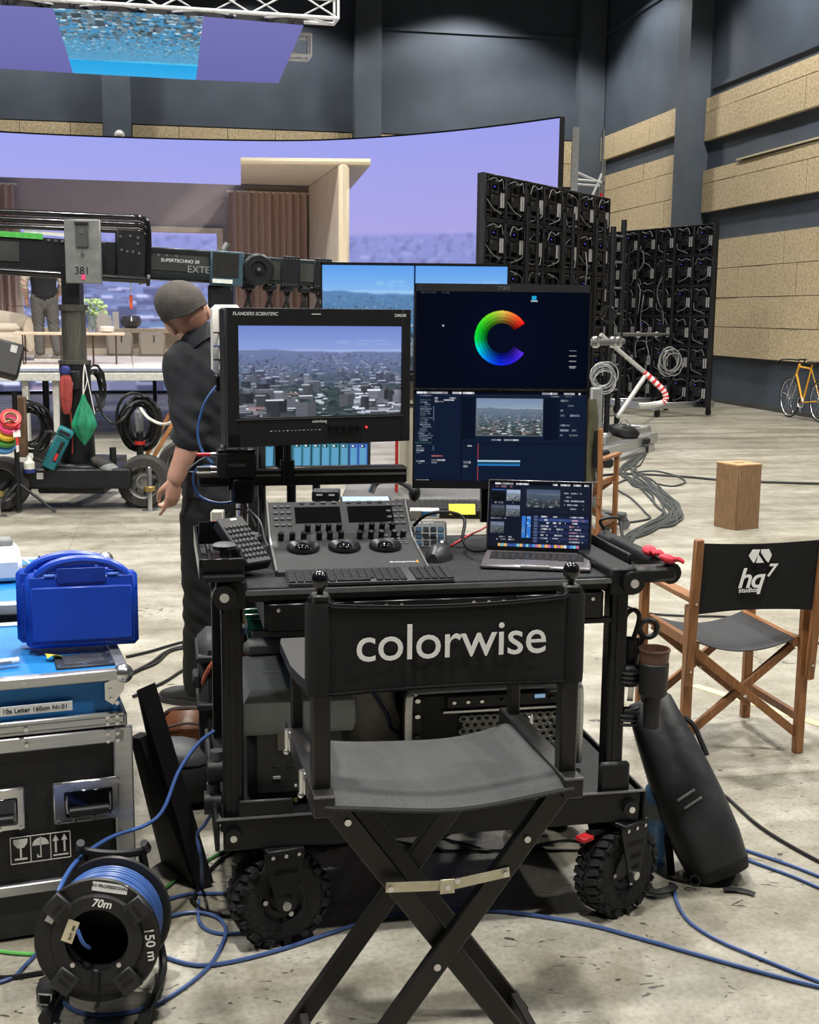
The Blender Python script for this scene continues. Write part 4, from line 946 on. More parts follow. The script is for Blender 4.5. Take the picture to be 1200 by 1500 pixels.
# upper deck
tp_ = MB(); tp_.box((W_ / 2, D_ / 2, .945), (W_ + .07, D_ + .07, .028), bev=.004); deck = tp_.build('upper_deck', CB, cart)
MB().box((W_ / 2, D_ / 2, .962), (W_ + .02, D_ + .04, .008), bev=.003).build('carpet', CARP, deck)
MB().bar((.02, -.042, .958), (W_ - .0, -.042, .958), .012, .012).build('front_edge', mat('edge_shine2', (105, 107, 110), .35, .7), deck)
for u in (0, W_): MB().box((u + (.0), D_ / 2, .955), (.075, D_ + .1, .075), bev=.006).build('side_channel', CB, deck)
for u, s in ((0, -1), (W_, 1)):
    MB().box((u + s * .045, D_ / 2 + .05, .985), (.012, D_ + .05, .06), bev=.003).build('side_rail', CB, deck)
    k = MB().cyl((u + s * .02, -.045, .955), (u + s * .02, -.072, .955), .03, n=18).build('side_knob', CBG, deck); MB().cyl((u + s * .02, -.072, .955), (u + s * .02, -.078, .955), .012, n=10).build('bolt', STEEL, k)
hx = MB(); hx.box((W_ + .1, .0, .965), (.13, .05, .045), bev=.012); hx.cyl((W_ + .15, -.01, .965), (W_ + .15, .5, .965), .03, n=14); hx.build('right_handle', CB, cart)
MB().box((-.02, .18, 1.0), (.1, .5, .012)).build('side_tub', CB, cart)
for u in (-.075, .03): MB().box((u, .22, 1.018), (.008, .5, .055), bev=.002).build('tub_wall', CBG, cart)
for v in (-.03, .47): MB().box((-.022, v, 1.018), (.105, .008, .055), bev=.002).build('tub_wall', CBG, cart)
MB().box((-.02, .26, 1.06), (.1, .012, .06)).build('tub_divider', CBG, cart)
MB().lathe([(.0, 0), (.03, 0), (.033, .01), (.022, .016), (0, .018)], 9, Matrix.Translation((-.01, .1, 1.045))).build('clamp_knob', mat('dark_grey_plastic', (70, 72, 74), .5), cart); MB().cyl((-.01, .1, 1.0), (-.01, .1, 1.06), .012, n=8).build('clamp_screw', STEEL, cart)
MB().box((-.005, .33, 1.06), (.05, .004, .04)).build('red_card', mat('red_card', (214, 58, 66), .6), cart)
# drawer under the deck
dr = MB().box((.53, .16, .893), (.9, .4, .075), bev=.004).build('drawer_case', CB, cart)
for u0, u1 in ((.085, .29), (.3, .72), (.73, .975)):
    f = MB().box(((u0 + u1) / 2, -.044, .893), (u1 - u0 - .008, .01, .07), bev=.003).build('drawer_front', CBG, dr)
    for u in (u0 + .03, u1 - .03): MB().cyl((u, -.048, .912), (u, -.052, .912), .005, n=8).build('screw', STEEL, f)
for u in (.39, .66):
    h = MB().box((u, -.055, .893), (.09, .018, .022), bev=.004).build('latch', CB, dr)
    for d_ in (-.04, 0, .04): MB().cyl((u + d_, -.048, .915), (u + d_, -.054, .915), .005, n=8).build('screw', STEEL, h)
MB().bar((.05, -.03, .85), (1.0, -.03, .85), .03, .012).build('lower_rail', CB, dr)
# castors with off road tyres
TRD = mat('offroad_tyre', (28, 28, 29), .85, var=.25, scale=50, bump=.4, bscale=90)
def castor(u, v, yaw, brake):
    c = Matrix.Translation((u, v, .128)) @ Matrix.Rotation(yaw, 4, 'Z')       # axle along local x... wheel plane = local y-z
    ax = c @ Matrix.Rotation(PI / 2, 4, 'Y'); r, w = .128, .085
    o = MB(ax).lathe([(.06, -w / 2 + .006), (.1, -w / 2), (.118, -w * .42), (.127, -w * .25), (.128, 0), (.127, w * .25), (.118, w * .42), (.1, w / 2), (.06, w / 2 - .006)], 40, cap=False).build('tyre', TRD, cart)
    t = MB(ax)
    for k in range(30):
        a = 2 * PI * k / 30
        for s in (-1, 1):
            aa = a + (.1 if s > 0 else 0); m_ = Matrix.Rotation(aa, 3, 'Z')
            t.box(m_ @ Vector((.126, 0, s * .022)), (.012, .017, .034), m_ @ Matrix.Rotation(.35 * s, 3, 'X'))
            if k % 2 == 0: t.box(m_ @ Vector((.116, 0, s * .04)), (.016, .02, .01), m_)
    t.build('tread_blocks', TRD, o, kind='stuff')
    MB(ax).lathe([(0, .02), (.03, .022), (.035, .03), (.05, .03), (.06, .038), (.064, .036), (.064, -.036), (.05, -.03), (0, -.02)], 28).build('rim', CBG, o)
    for sd in (-1, 1):
        for k in range(3): a = 2 * PI * k / 3 + .5; MB(ax).cyl((.047 * math.cos(a), .047 * math.sin(a), sd * .03), (.047 * math.cos(a), .047 * math.sin(a), sd * .038), .007, n=8).build('rim_bolt', STEEL, o)
    fk_ = MB(c); fk_.box((0, 0, .148), (.14, .1, .014), bev=.003); fork = fk_.build('fork_bridge', CB, cart)
    for s in (-1, 1):
        out = [(-.045, .148), (-.058, .148), (-.058, .128), (-.022, -.01), (-.01, -.022), (.01, -.022), (.022, -.01), (.05, .128), (.05, .148)][::-1]
        M = c @ frame((s * .062 + .0025, 0, 0), (0, 1, 0), (0, 0, 1)); pl = MB(M).prism([(a, q) for a, q in out], -.0025, .0025); me = fixn(pl.mesh('fork_plate', CB, False)); fo = obj('fork_plate', me, fork)
        for k, (y0, hw_) in enumerate(((.095, .034), (.058, .024), (.025, .016))):
            MB(c).box((s * .0655, 0, y0), (.003, hw_ * 2, .016), bev=.001).build('cut_out', MODD, fo)
        for y in (-.035, 0, .035): MB(c).cyl((s * .064, y, .137), (s * .07, y, .137), .0055, n=8).build('bolt', STEEL, fo)
        MB(c).cyl((s * .064, 0, 0), (s * .075, 0, 0), .012, n=12).build('axle_bolt', STEEL, fo)
    MB(c).cyl((0, 0, .155), (0, 0, .19), .05, n=18).build('swivel', CB, fork)
    if brake:
        p = MB(c); p.box((0, -.085, .13), (.022, .07, .012)); p.build('brake_arm', CB, fork); MB(c).box((0, -.135, .122), (.034, .042, .014), bev=.003).build('brake_pedal', mat('red_pedal', (176, 32, 38), .5), fork)
castor(.115, -.0, R(-78), False); castor(W_ + .03, -.0, R(-62), True); castor(.1, D_ - .02, R(-40), False); castor(W_ + .03, D_ - .02, R(40), False)
# mast and monitor rail
ms = (.07, .62)
MB().cyl((ms[0], ms[1], .95), (ms[0], ms[1], 1.2), .018, n=12).build('mast', STEEL, cart); MB().cyl((ms[0] + .06, ms[1], .95), (ms[0] + .06, ms[1], 1.5), .012, n=10).build('mast', mat('dull_rod', (120, 122, 124), .4, .7), cart)
MB().lathe([(.0, 0), (.06, 0), (.062, .012), (.03, .02), (0, .022)], 14, Matrix.Translation((ms[0], ms[1], .975))).build('mast_base', mat('dark_grey_plastic'), cart)
MB().box((.255, .62, 1.165), (.63, .05, .055), bev=.006).build('monitor_rail', CBG, cart)
for z in (1.187, 1.17): MB().bar((-.06, .593, z), (.57, .593, z), .004, .006).build('rail_groove', mat('edge_shine'), cart)
MB().box((ms[0], .6, 1.13), (.07, .08, .08), bev=.01).build('rail_clamp', CB, cart)
for u in (.2, .85): MB().bar((u, .67, 1.0 if u > .5 else 1.165), (u, .69, 1.55), .05, .02).build('monitor_bracket', CB, cart)
MB().cyl((.205, .6, 1.14), (.205, .6, 1.215), .022, n=14).build('rod_collar', CB, cart); MB().cyl((.205, .6, 1.2), (.205, .6, 1.285), .012, n=12).build('short_rod', CBG, cart)
MB().cyl((.215, .585, 1.02), (.215, .585, 1.14), .014, n=10).build('lower_rod', CB, cart); MB().lathe([(0, 0), (.04, 0), (.045, .01), (.02, .016), (0, .016)], 14, Matrix.Translation((.215, .585, 1.03))).build('rod_knob', CB, cart)
# ------------------------------------------------------------------ monitors
MSH = mat('monitor_black', (22, 23, 26), .45, var=.08, scale=40)
WPR = mat('white_lettering', (205, 207, 210), .5, var=.01)
CITY1 = city(330, 200, .30, 3, (116, 136, 206), (146, 166, 222), (214, 220, 236), (36, 48, 46), 1250, 1.2, True, (112, 128, 184), .5)
md = Vector((.52, .25, 0)).normalized(); m1M = frame(Vector((-.524, 3.5, 1.268)), md, (0, 0, 1))   # x right, y up, z towards viewer
g1 = thing('grading_monitor', 'black broadcast grading monitor with control knobs showing a hazy city', 'monitor', M=m1M)
w1, h1 = .575, .395
MB().box((w1 / 2, h1 / 2, -.035), (w1, h1, .06), bev=.006).build('shell', MSH, g1)
sx0, sx1, sy0, sy1 = .035, .548, .083, .345
for a in ((sx0 - .035, sx0, 0, h1), (sx1, w1, 0, h1), (sx0, sx1, sy1, h1), (sx0, sx1, 0, sy0)): MB().box(((a[0] + a[1]) / 2, (a[2] + a[3]) / 2, .002), (a[1] - a[0], a[3] - a[2], .014), bev=.001).build('bezel', MSH, g1)
picture('screen', CITY1, flat_fn((sx0, sy0, .0), (sx1 - sx0, 0, 0), (0, sy1 - sy0, 0)), g1)
text('lettering', 'FLANDERS SCIENTIFIC', .0135, WPR, g1, Matrix.Translation((.085, h1 - .017, .0095)), shear=.2, off=.0003)
text('lettering', 'DM240', .0125, WPR, g1, Matrix.Translation((w1 - .035, h1 - .018, .0095)), off=.0003)
text('lettering', 'colorberg', .0115, WPR, g1, Matrix.Translation((.28, .068, .0095)), off=.0003)
MB().box((.27, h1 - .016, .0095), (.028, .003, .002)).build('tally_light', mat('tally', (200, 204, 206), .4), g1)
MB().box((w1 / 2, .078, .010), (.53, .002, .003)).build('lower_line', mat('edge_shine'), g1)
for k in range(5): MB().cyl((.315 + k * .022, .045, .009), (.315 + k * .022, .045, .02), .0075, n=14).build('control_knob', CBG, g1)
for k in range(13): MB().box((.13 + k * .0125, .043, .0095), (.006, .002, .002)).build('button', WPR if k % 4 == 0 else TUB, g1)
MB().cyl((.43, .046, .009), (.43, .046, .013), .004, n=10).build('power_light', mat('red_glow', (230, 60, 70), .4, emit=.6), g1)
MB().box((.02, .02, .01), (.03, .03, .003)).build('foot_port', CBG, g1)
# stacked pair of desktop monitors (upper one upside down)
NAVY = np.array([7, 11, 24.])
def ring_pic(Ww, Hh):
    a = np.tile(NAVY, (Hh, Ww, 1)); yy, xx = np.mgrid[0:Hh, 0:Ww]; asp = .52 / .285
    a += np.array([0, 2, 10]) * np.clip(1 - np.hypot((xx / Ww - .5) * asp, yy / Hh - .5) * 1.1, 0, 1)[:, :, None]
    cx, cy_ = .495, .475; X = (xx / Ww - cx) * asp; Y = (yy / Hh - cy_); r = np.hypot(X, Y); ang = np.degrees(np.arctan2(-Y, X)) % 360
    R1 = .285; stops = [(34, (245, 30, 30)), (60, (250, 110, 50)), (88, (228, 200, 80)), (120, (120, 225, 40)), (160, (20, 220, 40)), (185, (10, 220, 90)), (205, (0, 220, 220)), (235, (10, 120, 235)), (265, (10, 40, 225)), (300, (50, 30, 215)), (328, (95, 50, 230))]
    an = [s[0] for s in stops]
    col = np.stack([np.interp(ang, an, [s[1][c] for s in stops]) for c in range(3)], 2)
    band = np.select([r > R1 * .9, r > R1 * .78, r > R1 * .66, r > R1 * .56], [1.0, .85, .66, .45], .25)
    mask = (r < R1) & (r > R1 * .53) & (ang > 33) & (ang < 327)
    a[mask] = (col * band[:, :, None])[mask]
    rect(a, .668, .04, .692, .075, (40, 160, 210)); rect(a, .662, .085, .698, .094, (170, 190, 200))
    for k, y in enumerate((.6, .655, .71, .765)): rect(a, .892, y, .93, y + .004, (150, 154, 160))
    rect(a, .895, .78, .925, .784, (150, 154, 164)); rect(a, .155, .345, .163, .36, (180, 180, 190)); dashes(a, .01, .0, .33, .022, 1, (70, 76, 96), 2, .8)
    return np.clip(a, 0, 255)
def ui_pic(Ww, Hh, seed=2):
    a = np.tile(np.array([19, 29, 50.]), (Hh, Ww, 1)); rect(a, 0, 0, 1, .03, (8, 12, 22)); dashes(a, .012, .004, .36, .036, 1, (235, 238, 245), 1, .9, .5, .9); dashes(a, .74, .004, .99, .036, 1, (220, 224, 232), 5, .8, .5, .9)
    rect(a, 0, .035, 1, .06, (24, 34, 55)); dashes(a, .01, .04, .3, .062, 1, (120, 128, 145), 3, .5); dashes(a, .75, .04, .98, .062, 1, (130, 138, 150), 31, .5)
    dashes(a, .03, .09, .105, .56, 19, (118, 130, 150), 7, .9, .4, .4); dashes(a, .02, .44, .09, .54, 5, (90, 104, 125), 17, .9, .4)
    rect(a, .0, .565, .1, .585, (36, 62, 62)); dashes(a, .01, .6, .06, .7, 4, (150, 160, 175), 8, .8); rect(a, .108, .17, .111, .33, (90, 104, 128)); rect(a, .108, .61, .111, .66, (90, 104, 128))
    dashes(a, .115, .07, .25, .13, 3, (200, 206, 215), 9, .9, .4); rect(a, .27, .0, .275, 1, (12, 18, 34)); rect(a, .275, .07, .35, .53, (13, 20, 36)); rect(a, .755, .07, .835, .53, (13, 20, 36))
    ci = city(140, 90, .28, 3, (120, 140, 170), (140, 158, 178), (205, 212, 216), (36, 46, 46), 500, .95, True, (104, 124, 150), .36)
    y0, y1, x0, x1 = int(.08 * Hh), int(.49 * Hh), int(.36 * Ww), int(.745 * Ww)
    iy = np.linspace(0, 89, y1 - y0).astype(int); ix = np.linspace(0, 139, x1 - x0).astype(int); a[y0 - 1:y1 + 1, x0 - 1:x1 + 1] = (120, 130, 140); a[y0:y1, x0:x1] = ci[iy][:, ix]
    for r in range(8): dashes(a, .85, .08 + r * .055, .985, .08 + r * .055 + .03, 1, (150, 160, 178), 20 + r, .55, .5)
    rect(a, .838, .06, .842, .56, (10, 16, 30)); dashes(a, .45, .52, .74, .56, 1, (190, 196, 206), 12, .5, .35); rect(a, .28, .575, 1, .58, (11, 17, 32))
    dashes(a, .1, .71, .17, .735, 1, (200, 110, 110), 14, .9); dashes(a, .1, .755, .26, .81, 2, (180, 188, 200), 15, .6); dashes(a, .01, .77, .08, .82, 2, (160, 170, 185), 16, .7); dashes(a, .29, .77, .35, .86, 2, (190, 196, 206), 18, .6)
    rect(a, .37, .58, .3735, .995, (150, 60, 70)); rect(a, .372, .765, .62, .785, (180, 205, 220)); rect(a, .372, .785, .62, .81, (24, 72, 100)); rect(a, .372, .81, .62, .825, (40, 120, 190)); dashes(a, .31, .595, .35, .62, 1, (230, 230, 235), 22, 1.)
    rect(a, .0, .975, .27, .98, (12, 18, 32)); dashes(a, .012, .985, .1, 1., 1, (200, 206, 215), 23, .9)
    return np.clip(a, 0, 255)
GM = mat('monitor_grey', (44, 46, 50), .5, .2)
for nm, z0, up_d, pic, lab in (('desktop_monitor', 1.425, True, ring_pic(380, 215), 'upside down black desktop monitor showing a rainbow letter C, above its twin'), ('desktop_monitor', 1.12, False, ui_pic(400, 225), 'lower black desktop monitor of the stack showing editing software')):
    M_ = frame(Vector((.008, 3.75, z0)), (1, .012, 0), (0, .03, 1)); t = thing(nm, lab, 'monitor', M=M_); w, h = .535, .318 if up_d else .305
    MB().box((w / 2, h / 2, -.03), (w, h - .004, .045), bev=.004).build('shell', GM, t)
    ch = .025
    y0, y1 = (.006, h - ch) if up_d else (ch, h - .006)
    for a in ((0, .006, 0, h), (w - .006, w, 0, h), (0, w, 0, y0), (0, w, y1, h)): MB().box(((a[0] + a[1]) / 2, (a[2] + a[3]) / 2, -.002), (a[1] - a[0], a[3] - a[2] - .002, .012)).build('bezel', GM if (a[2] == y1 and up_d) else MSH, t)
    picture('screen', pic, flat_fn((.006, y0, 0), (w - .012, 0, 0), (0, y1 - y0, 0)), t)
    Ml = Matrix.Translation((w * .5, (h - ch * .5) if up_d else ch * .5, .0045)) @ (Matrix.Rotation(PI, 4, 'Z') if up_d else Matrix.Identity(4))
    if up_d: text('lettering', 'DELL', .016, mat('logo_grey', (120, 122, 124), .4, var=.01), t, Ml, space=1.1)
    MB().box((w / 2, h / 2, -.07), (.1, .1, .05), bev=.01).build('mount', CB, t)
# ------------------------------------------------------------------ on the cart's deck
DZ = .966
pu, pv = .125, .10
DP = mat('panel_charcoal', (52, 53, 54), .5, .1, var=.06, scale=30)
pan = thing('grading_control_panel', 'charcoal colour grading panel with three trackballs and two dark displays', 'control panel', M=MC @ Matrix.Translation((pu, pv, DZ)) @ Matrix.Rotation(R(-1), 4, 'Z'))
PW = .405; prof = [(0, 0), (0, .012), (.1, .03), (.235, .052), (.26, .065), (.36, .142), (.375, .14), (.385, .02), (.385, 0)]
def dk(v):
    for (a, za), (b_, zb) in zip(prof[1:6], prof[2:7]):
        if a <= v <= b_: return za + (zb - za) * (v - a) / (b_ - a), Vector((0, -(zb - za), b_ - a)).normalized()
    return .14, Vector((0, 0, 1))
mb = MB(frame((0, 0, 0), (0, 1, 0), (0, 0, 1))); mb.prism(prof[::-1], 0, PW); obj('body', fixn(mb.mesh('body', DP, False)), pan)
for s in (0, PW):
    MB().tube([(s, v, z + .002) for v, z in prof[1:7]], .004, 6).build('side_trim', mat('panel_trim', (150, 150, 150), .35, .7), pan)
def onp(u, v, h=0.): z, n = dk(v); return Vector((u, v, z)) + n * h, n
def pframe(u, v, h=0.): q, n = onp(u, v, h); return frame(q, (1, 0, 0), n.cross(Vector((1, 0, 0))))
for u in (.075, .228): MB(pframe(u + .068, .318, .0)).box((0, 0, .001), (.132, .062, .004), bev=.001).build('display', mat('display_glass', (13, 13, 14), .12, spec=.7), pan)
BTN = mat('button_grey', (96, 98, 100), .4, var=.05)
bm_ = MB().box((0, 0, .002), (.0135, .0085, .005), bev=.0015).mesh('button', BTN)
for u0 in (.022, .35):
    for r_ in range(4):
        for c in range(3): obj('button', bm_, pan, M=pframe(u0 + c * .0185 - (.0 if u0 < .1 else .0), .345 - r_ * .019))
for k in range(8): obj('button', bm_, pan, M=pframe(.1 + k * .031 + (.012 if k > 3 else 0), .356))
for r_ in range(4):
    for c in range(4): obj('button', bm_, pan, M=pframe(.33 + c * .0165, .245 - r_ * .018) @ Matrix.Diagonal((.8, .9, .8, 1)))
kn = MB().lathe([(.0085, 0), (.0085, .02), (.0065, .024), (0, .024)], 16).mesh('knob', mat('knob_black', (20, 20, 22), .35))
for k in range(12):
    row = .272 if k < 8 else .272
for u in [.108 + .03 * k for k in range(4)] + [.262 + .03 * k for k in range(4)]: obj('knob', kn, pan, M=pframe(u, .272))
for u in (.03, .062, .094, .138, .168, .2, .253, .285, .315, .352, .378): obj('knob', kn, pan, M=pframe(u, .24))
for u in (.085, .2, .315):
    o = MB(pframe(u, .165)).lathe([(.044, 0), (.046, .006), (.043, .012), (.036, .008), (.026, .002), (.026, -.004)], 32, cap=False).build('ring', mat('knob_black'), pan)
    MB(pframe(u, .165)).sph((0, 0, .004), (.024, .024, .014), 20, 10).build('trackball', mat('ball_gloss', (12, 12, 13), .06, coat=.6), o)
text('lettering', 'Blackmagicdesign', .0105, WPR, pan, pframe(.345, .05, .0006), off=.0002)
MB(pframe(.385, .05)).box((0, 0, .0005), (.004, .02, .001)).build('orange_mark', mat('orange_mark', (226, 140, 50), .5), pan)
# keyboards
def keyboard(label, M_, w, d, rows, cols, gx=.0):
    t = thing('keyboard', label, 'keyboard', M=M_); MB().box((0, 0, .006), (w, d, .012), bev=.003).build('base', mat('keyboard_grey', (62, 63, 66), .5), t)
    kw, kd = w / cols, d / rows; km = MB().box((0, 0, .002), (kw * .84, kd * .82, .005), bev=.0012).mesh('key', mat('key_black', (24, 25, 27), .45))
    for r_ in range(rows):
        for c in range(cols):
            if r_ == 0 and cols * .28 < c < cols * .5: continue
            if abs(c - cols * .72) < .6 and rows > 4: continue
            obj('key', km, t, loc=(-w / 2 + kw * (c + .5), -d / 2 + kd * (r_ + .5), .012))
    MB().box((-w * .11, -d / 2 + kd * .5, .0145), (kw * cols * .2, kd * .82, .005), bev=.0012).build('space_bar', mat('key_black'), t)
    return t
keyboard('black full size keyboard on the cart edge before the grading panel', MC @ Matrix.Translation((.36, .035, DZ)) @ Matrix.Rotation(R(-1), 4, 'Z') @ Matrix.Rotation(R(3), 4, 'X'), .43, .115, 6, 21)
# mouse
ms_ = thing('computer_mouse', 'dark grey sculpted mouse between control pad and laptop', 'mouse', M=MC @ Matrix.Translation((.6, .27, DZ)) @ Matrix.Rotation(R(60), 4, 'Z'))
rings = []
for k in range(11):
    t = k / 10; x = -.062 + .124 * t; w = .036 * math.sin(PI * (.08 + .84 * t)) ** .6; h = .046 * math.sin(PI * (.1 + .8 * (t * .85 + .08))) ** .8
    rings.append([Vector((x, w * math.cos(a) * 1.05, max(0, h * math.sin(a)))) for a in [2 * PI * j / 18 for j in range(18)]])
MB().loft(rings).build('shell', mat('mouse_grey', (48, 49, 52), .4), ms_); MB().cyl((.034, -.004, .037), (.034, .004, .037), .011, n=12).build('scroll_wheel', STEEL, ms_)
# control pad with lit keys
sdk = thing('key_pad', 'small grey control pad with fifteen picture keys beside the mouse', 'control pad', M=MC @ Matrix.Translation((.60, .44, DZ)) @ Matrix.Rotation(R(-9), 4, 'Z') @ Matrix.Rotation(R(55), 4, 'X'))
MB().box((0, .045, -.008), (.125, .092, .016), bev=.006).build('body', mat('pad_grey', (92, 94, 96), .45, .3), sdk); MB().bar((0, .07, -.05), (0, .02, -.012), .08, .006).build('stand', CB, sdk)
for r_ in range(3):
    for c in range(5): MB().box((-.044 + c * .022, .016 + r_ * .022, .001), (.017, .017, .004), bev=.002).build('key', mat('pad_key_%d' % (c % 3), [(28, 34, 42), (50, 74, 96), (40, 44, 48)][c % 3], .2, emit=.15, scale=120), sdk)
MB().cyl((-.02, .082, .0), (-.02, .082, .0015), .004, n=12).build('logo_dot', WPR, sdk)
text('lettering', 'ELGATO', .008, WPR, sdk, Matrix.Translation((.008, .082, .0008)), off=.0002)
# black numeric pad leaning in the tub
cal = thing('button_box', 'black box with rows of oval buttons leaning on the cart corner', 'button box', M=MC @ Matrix.Translation((.075, .11, DZ + .03)) @ Matrix.Rotation(R(33), 4, 'Z') @ Matrix.Rotation(R(38), 4, 'X'))
MB().box((0, .08, 0), (.085, .17, .035), bev=.005).build('body', mat('box_black', (24, 24, 26), .5), cal)
ov = MB().sph((0, 0, 0), (.0055, .0075, .004), 10, 6).mesh('button', mat('button_dark', (40, 41, 43), .35))
for r_ in range(7):
    for c in range(6): obj('button', ov, cal, loc=(-.032 + c * .0128, .02 + r_ * .0175, .0185))
MB().box((.005, .152, .018), (.02, .007, .002)).build('logo', WPR, cal)
# laptop
lpM = MC @ Matrix.Translation((.678, .115, DZ)) @ Matrix.Rotation(R(-19.5), 4, 'Z')
lap = thing('laptop', 'grey open laptop showing editing software at the cart corner', 'laptop', M=lpM)
SG = mat('space_grey', (132, 128, 132), .35, .7, var=.03); lw, ld = .300, .212
MB().box((lw / 2, ld / 2, .008), (lw, ld, .014), bev=.005).build('base', SG, lap)
MB().box((lw / 2, ld * .62, .0155), (.26, .1, .001)).build('key_well', mat('key_black'), lap)
km = MB().box((0, 0, .001), (.0155, .0148, .002), bev=.0007).mesh('key', mat('key_black2', (15, 15, 17), .4))
for r_ in range(5):
    for c in range(14):
        if r_ == 0 and 3 < c < 9: continue
        obj('key', km, lap, loc=(.0275 + c * .0188, ld * .62 - .04 + r_ * .0195, .016))
MB().box((lw * .5, ld * .62 - .04, .017), (.09, .0148, .002), bev=.0007).build('space_bar', mat('key_black2'), lap)
MB().box((lw / 2, .045, .0155), (.12, .075, .001), bev=.0003).build('trackpad', mat('trackpad', (118, 114, 118), .3, .5), lap)
MB().box((lw / 2, .002, .013), (.08, .004, .006), bev=.001).build('lid_notch', mat('notch', (200, 198, 196), .4, .3), lap)
def lap_pic(Ww, Hh):
    a = np.tile(np.array([24, 28, 42.]), (Hh, Ww, 1)); rect(a, 0, 0, 1, .035, (12, 14, 26)); dashes(a, .05, .005, .4, .045, 1, (225, 228, 236), 1, .9, .5, .9); dashes(a, .6, .005, .98, .045, 1, (220, 224, 232), 4, .7, .5, .9); dashes(a, .02, .05, .4, .09, 1, (160, 120, 140), 2, .6)
    rect(a, .31, .06, .99, .46, (28, 33, 50)); ci = city(100, 60, .3, 3, (70, 84, 110), (92, 104, 124), (150, 156, 164), (24, 30, 34), 300, 1., True, (70, 84, 104), .36)
    def put(im, x0, y0, x1, y1):
        X0, X1, Y0, Y1 = int(x0 * Ww), int(x1 * Ww), int(y0 * Hh), int(y1 * Hh); a[Y0:Y1, X0:X1] = im[np.linspace(0, im.shape[0] - 1, Y1 - Y0).astype(int)][:, np.linspace(0, im.shape[1] - 1, X1 - X0).astype(int)]
    put(ci, .37, .1, .7, .38); c2 = city(60, 40, .3, 6, (150, 170, 205), (170, 185, 210), (210, 214, 225), (70, 84, 84), 160, 1.3, False, (140, 156, 180), .3)
    for i, (x, y, f) in enumerate(((.02, .12, .15), (.17, .12, 1.), (.02, .36, .45), (.17, .36, .8), (.02, .62, .7))): put(c2 * f, x, y, x + .135, y + .17)
    rect(a, .02, .12, .155, .125, (60, 110, 200)); dashes(a, .02, .3, .3, .34, 1, (130, 136, 150), 7, .5); dashes(a, .02, .54, .3, .58, 1, (130, 136, 150), 8, .5); dashes(a, .02, .83, .3, .9, 2, (170, 176, 190), 9, .5)
    for k in range(2): rect(a, .33 + k * .05, .52, .365 + k * .05, .85, (52, 120, 210)); dashes(a, .33 + k * .05, .52, .365 + k * .05, .85, 8, (150, 200, 235), 40 + k, .6)
    for r in range(9):
        y = .50 + r * .047; rect(a, .44, y, .985, y + .042, (36, 46, 78) if r % 2 else (28, 34, 58))
        if r == 1: rect(a, .5, y, .985, y + .06, (56, 74, 130))
        rect(a, .45, y + .008, .485, y + .034, (80, 96, 130)); dashes(a, .52, y, .62, y + .04, 1, (205, 210, 222), 60 + r, .6, .4); dashes(a, .64, y, .76, y + .04, 1, (205, 210, 222), 80 + r, .4, .4); dashes(a, .8, y, .95, y + .04, 1, (200, 150, 170) if r % 2 else (205, 210, 222), 100 + r, .7, .4)
    for r in range(5): dashes(a, .74, .13 + r * .06, .97, .13 + r * .06 + .04, 1, (170, 178, 195), 120 + r, .6, .4)
    for k in range(26):
        x = .1 + k * .031; rg = np.random.default_rng(k); rect(a, x, .945, x + .024, .985, rg.choice([[90, 150, 230], [220, 220, 225], [120, 200, 220], [200, 120, 160], [60, 90, 160], [230, 180, 110]]) )
    return np.clip(a, 0, 255)
lid = frame((0, ld - .006, .014), (1, 0, 0), (0, .3, 1)); lh = .208
MB(lid).box((lw / 2, lh / 2, -.003), (lw, lh, .005), bev=.002).build('lid', SG, lap); MB(lid).box((lw / 2, lh / 2, .0002), (lw - .006, lh - .006, .002)).build('bezel', mat('bezel_black', (10, 10, 12), .3), lap)
picture('screen', lap_pic(270, 180), (lambda u, v: np.array([tuple(lid @ Vector((.006 + (lw - .012) * a, .012 + (lh - .02) * b_, .0016))) for a, b_ in zip(u, v)])), lap)
# converter box on the rail with plugs
cvc = P(346, 680, 3.62)
cv = thing('converter_box', 'black converter box with red and steel plugs on the monitor rail', 'converter', cvc, CYAW)
MB().box((0, 0, 0), (.115, .06, .075), bev=.003).build('case', mat('box_black'), cv); MB().box((0, -.0, .042), (.11, .06, .01), bev=.002).build('lid', CBG, cv); text('lettering', 'TERADEK', .0125, mat('logo_grey'), cv, frame((.0, -.0306, .0), (1, 0, 0), (0, 0, 1)), off=.0002)
MB().box((0, 0, -.055), (.05, .04, .04)).build('mount', CB, cv)
for z, c in ((.03, (214, 50, 60)), (-.01, (70, 70, 72)), (-.025, (180, 178, 170))):
    MB().cyl((-.058, 0, z), (-.075, 0, z), .006, n=10).build('socket', STEEL, cv); MB().cyl((-.075, 0, z), (-.115, 0, z), .0055, n=10).build('plug', mat('plug_%d' % c[0], c, .4), cv)
for x in (-.04, .01, .03): MB().cyl((x, .0, .045), (x, 0, .06), .005, n=8).build('connector', STEEL, cv)
MB().cyl((-.03, .01, .045), (-.03, .01, .14), .003, n=8).build('antenna', CBG, cv)
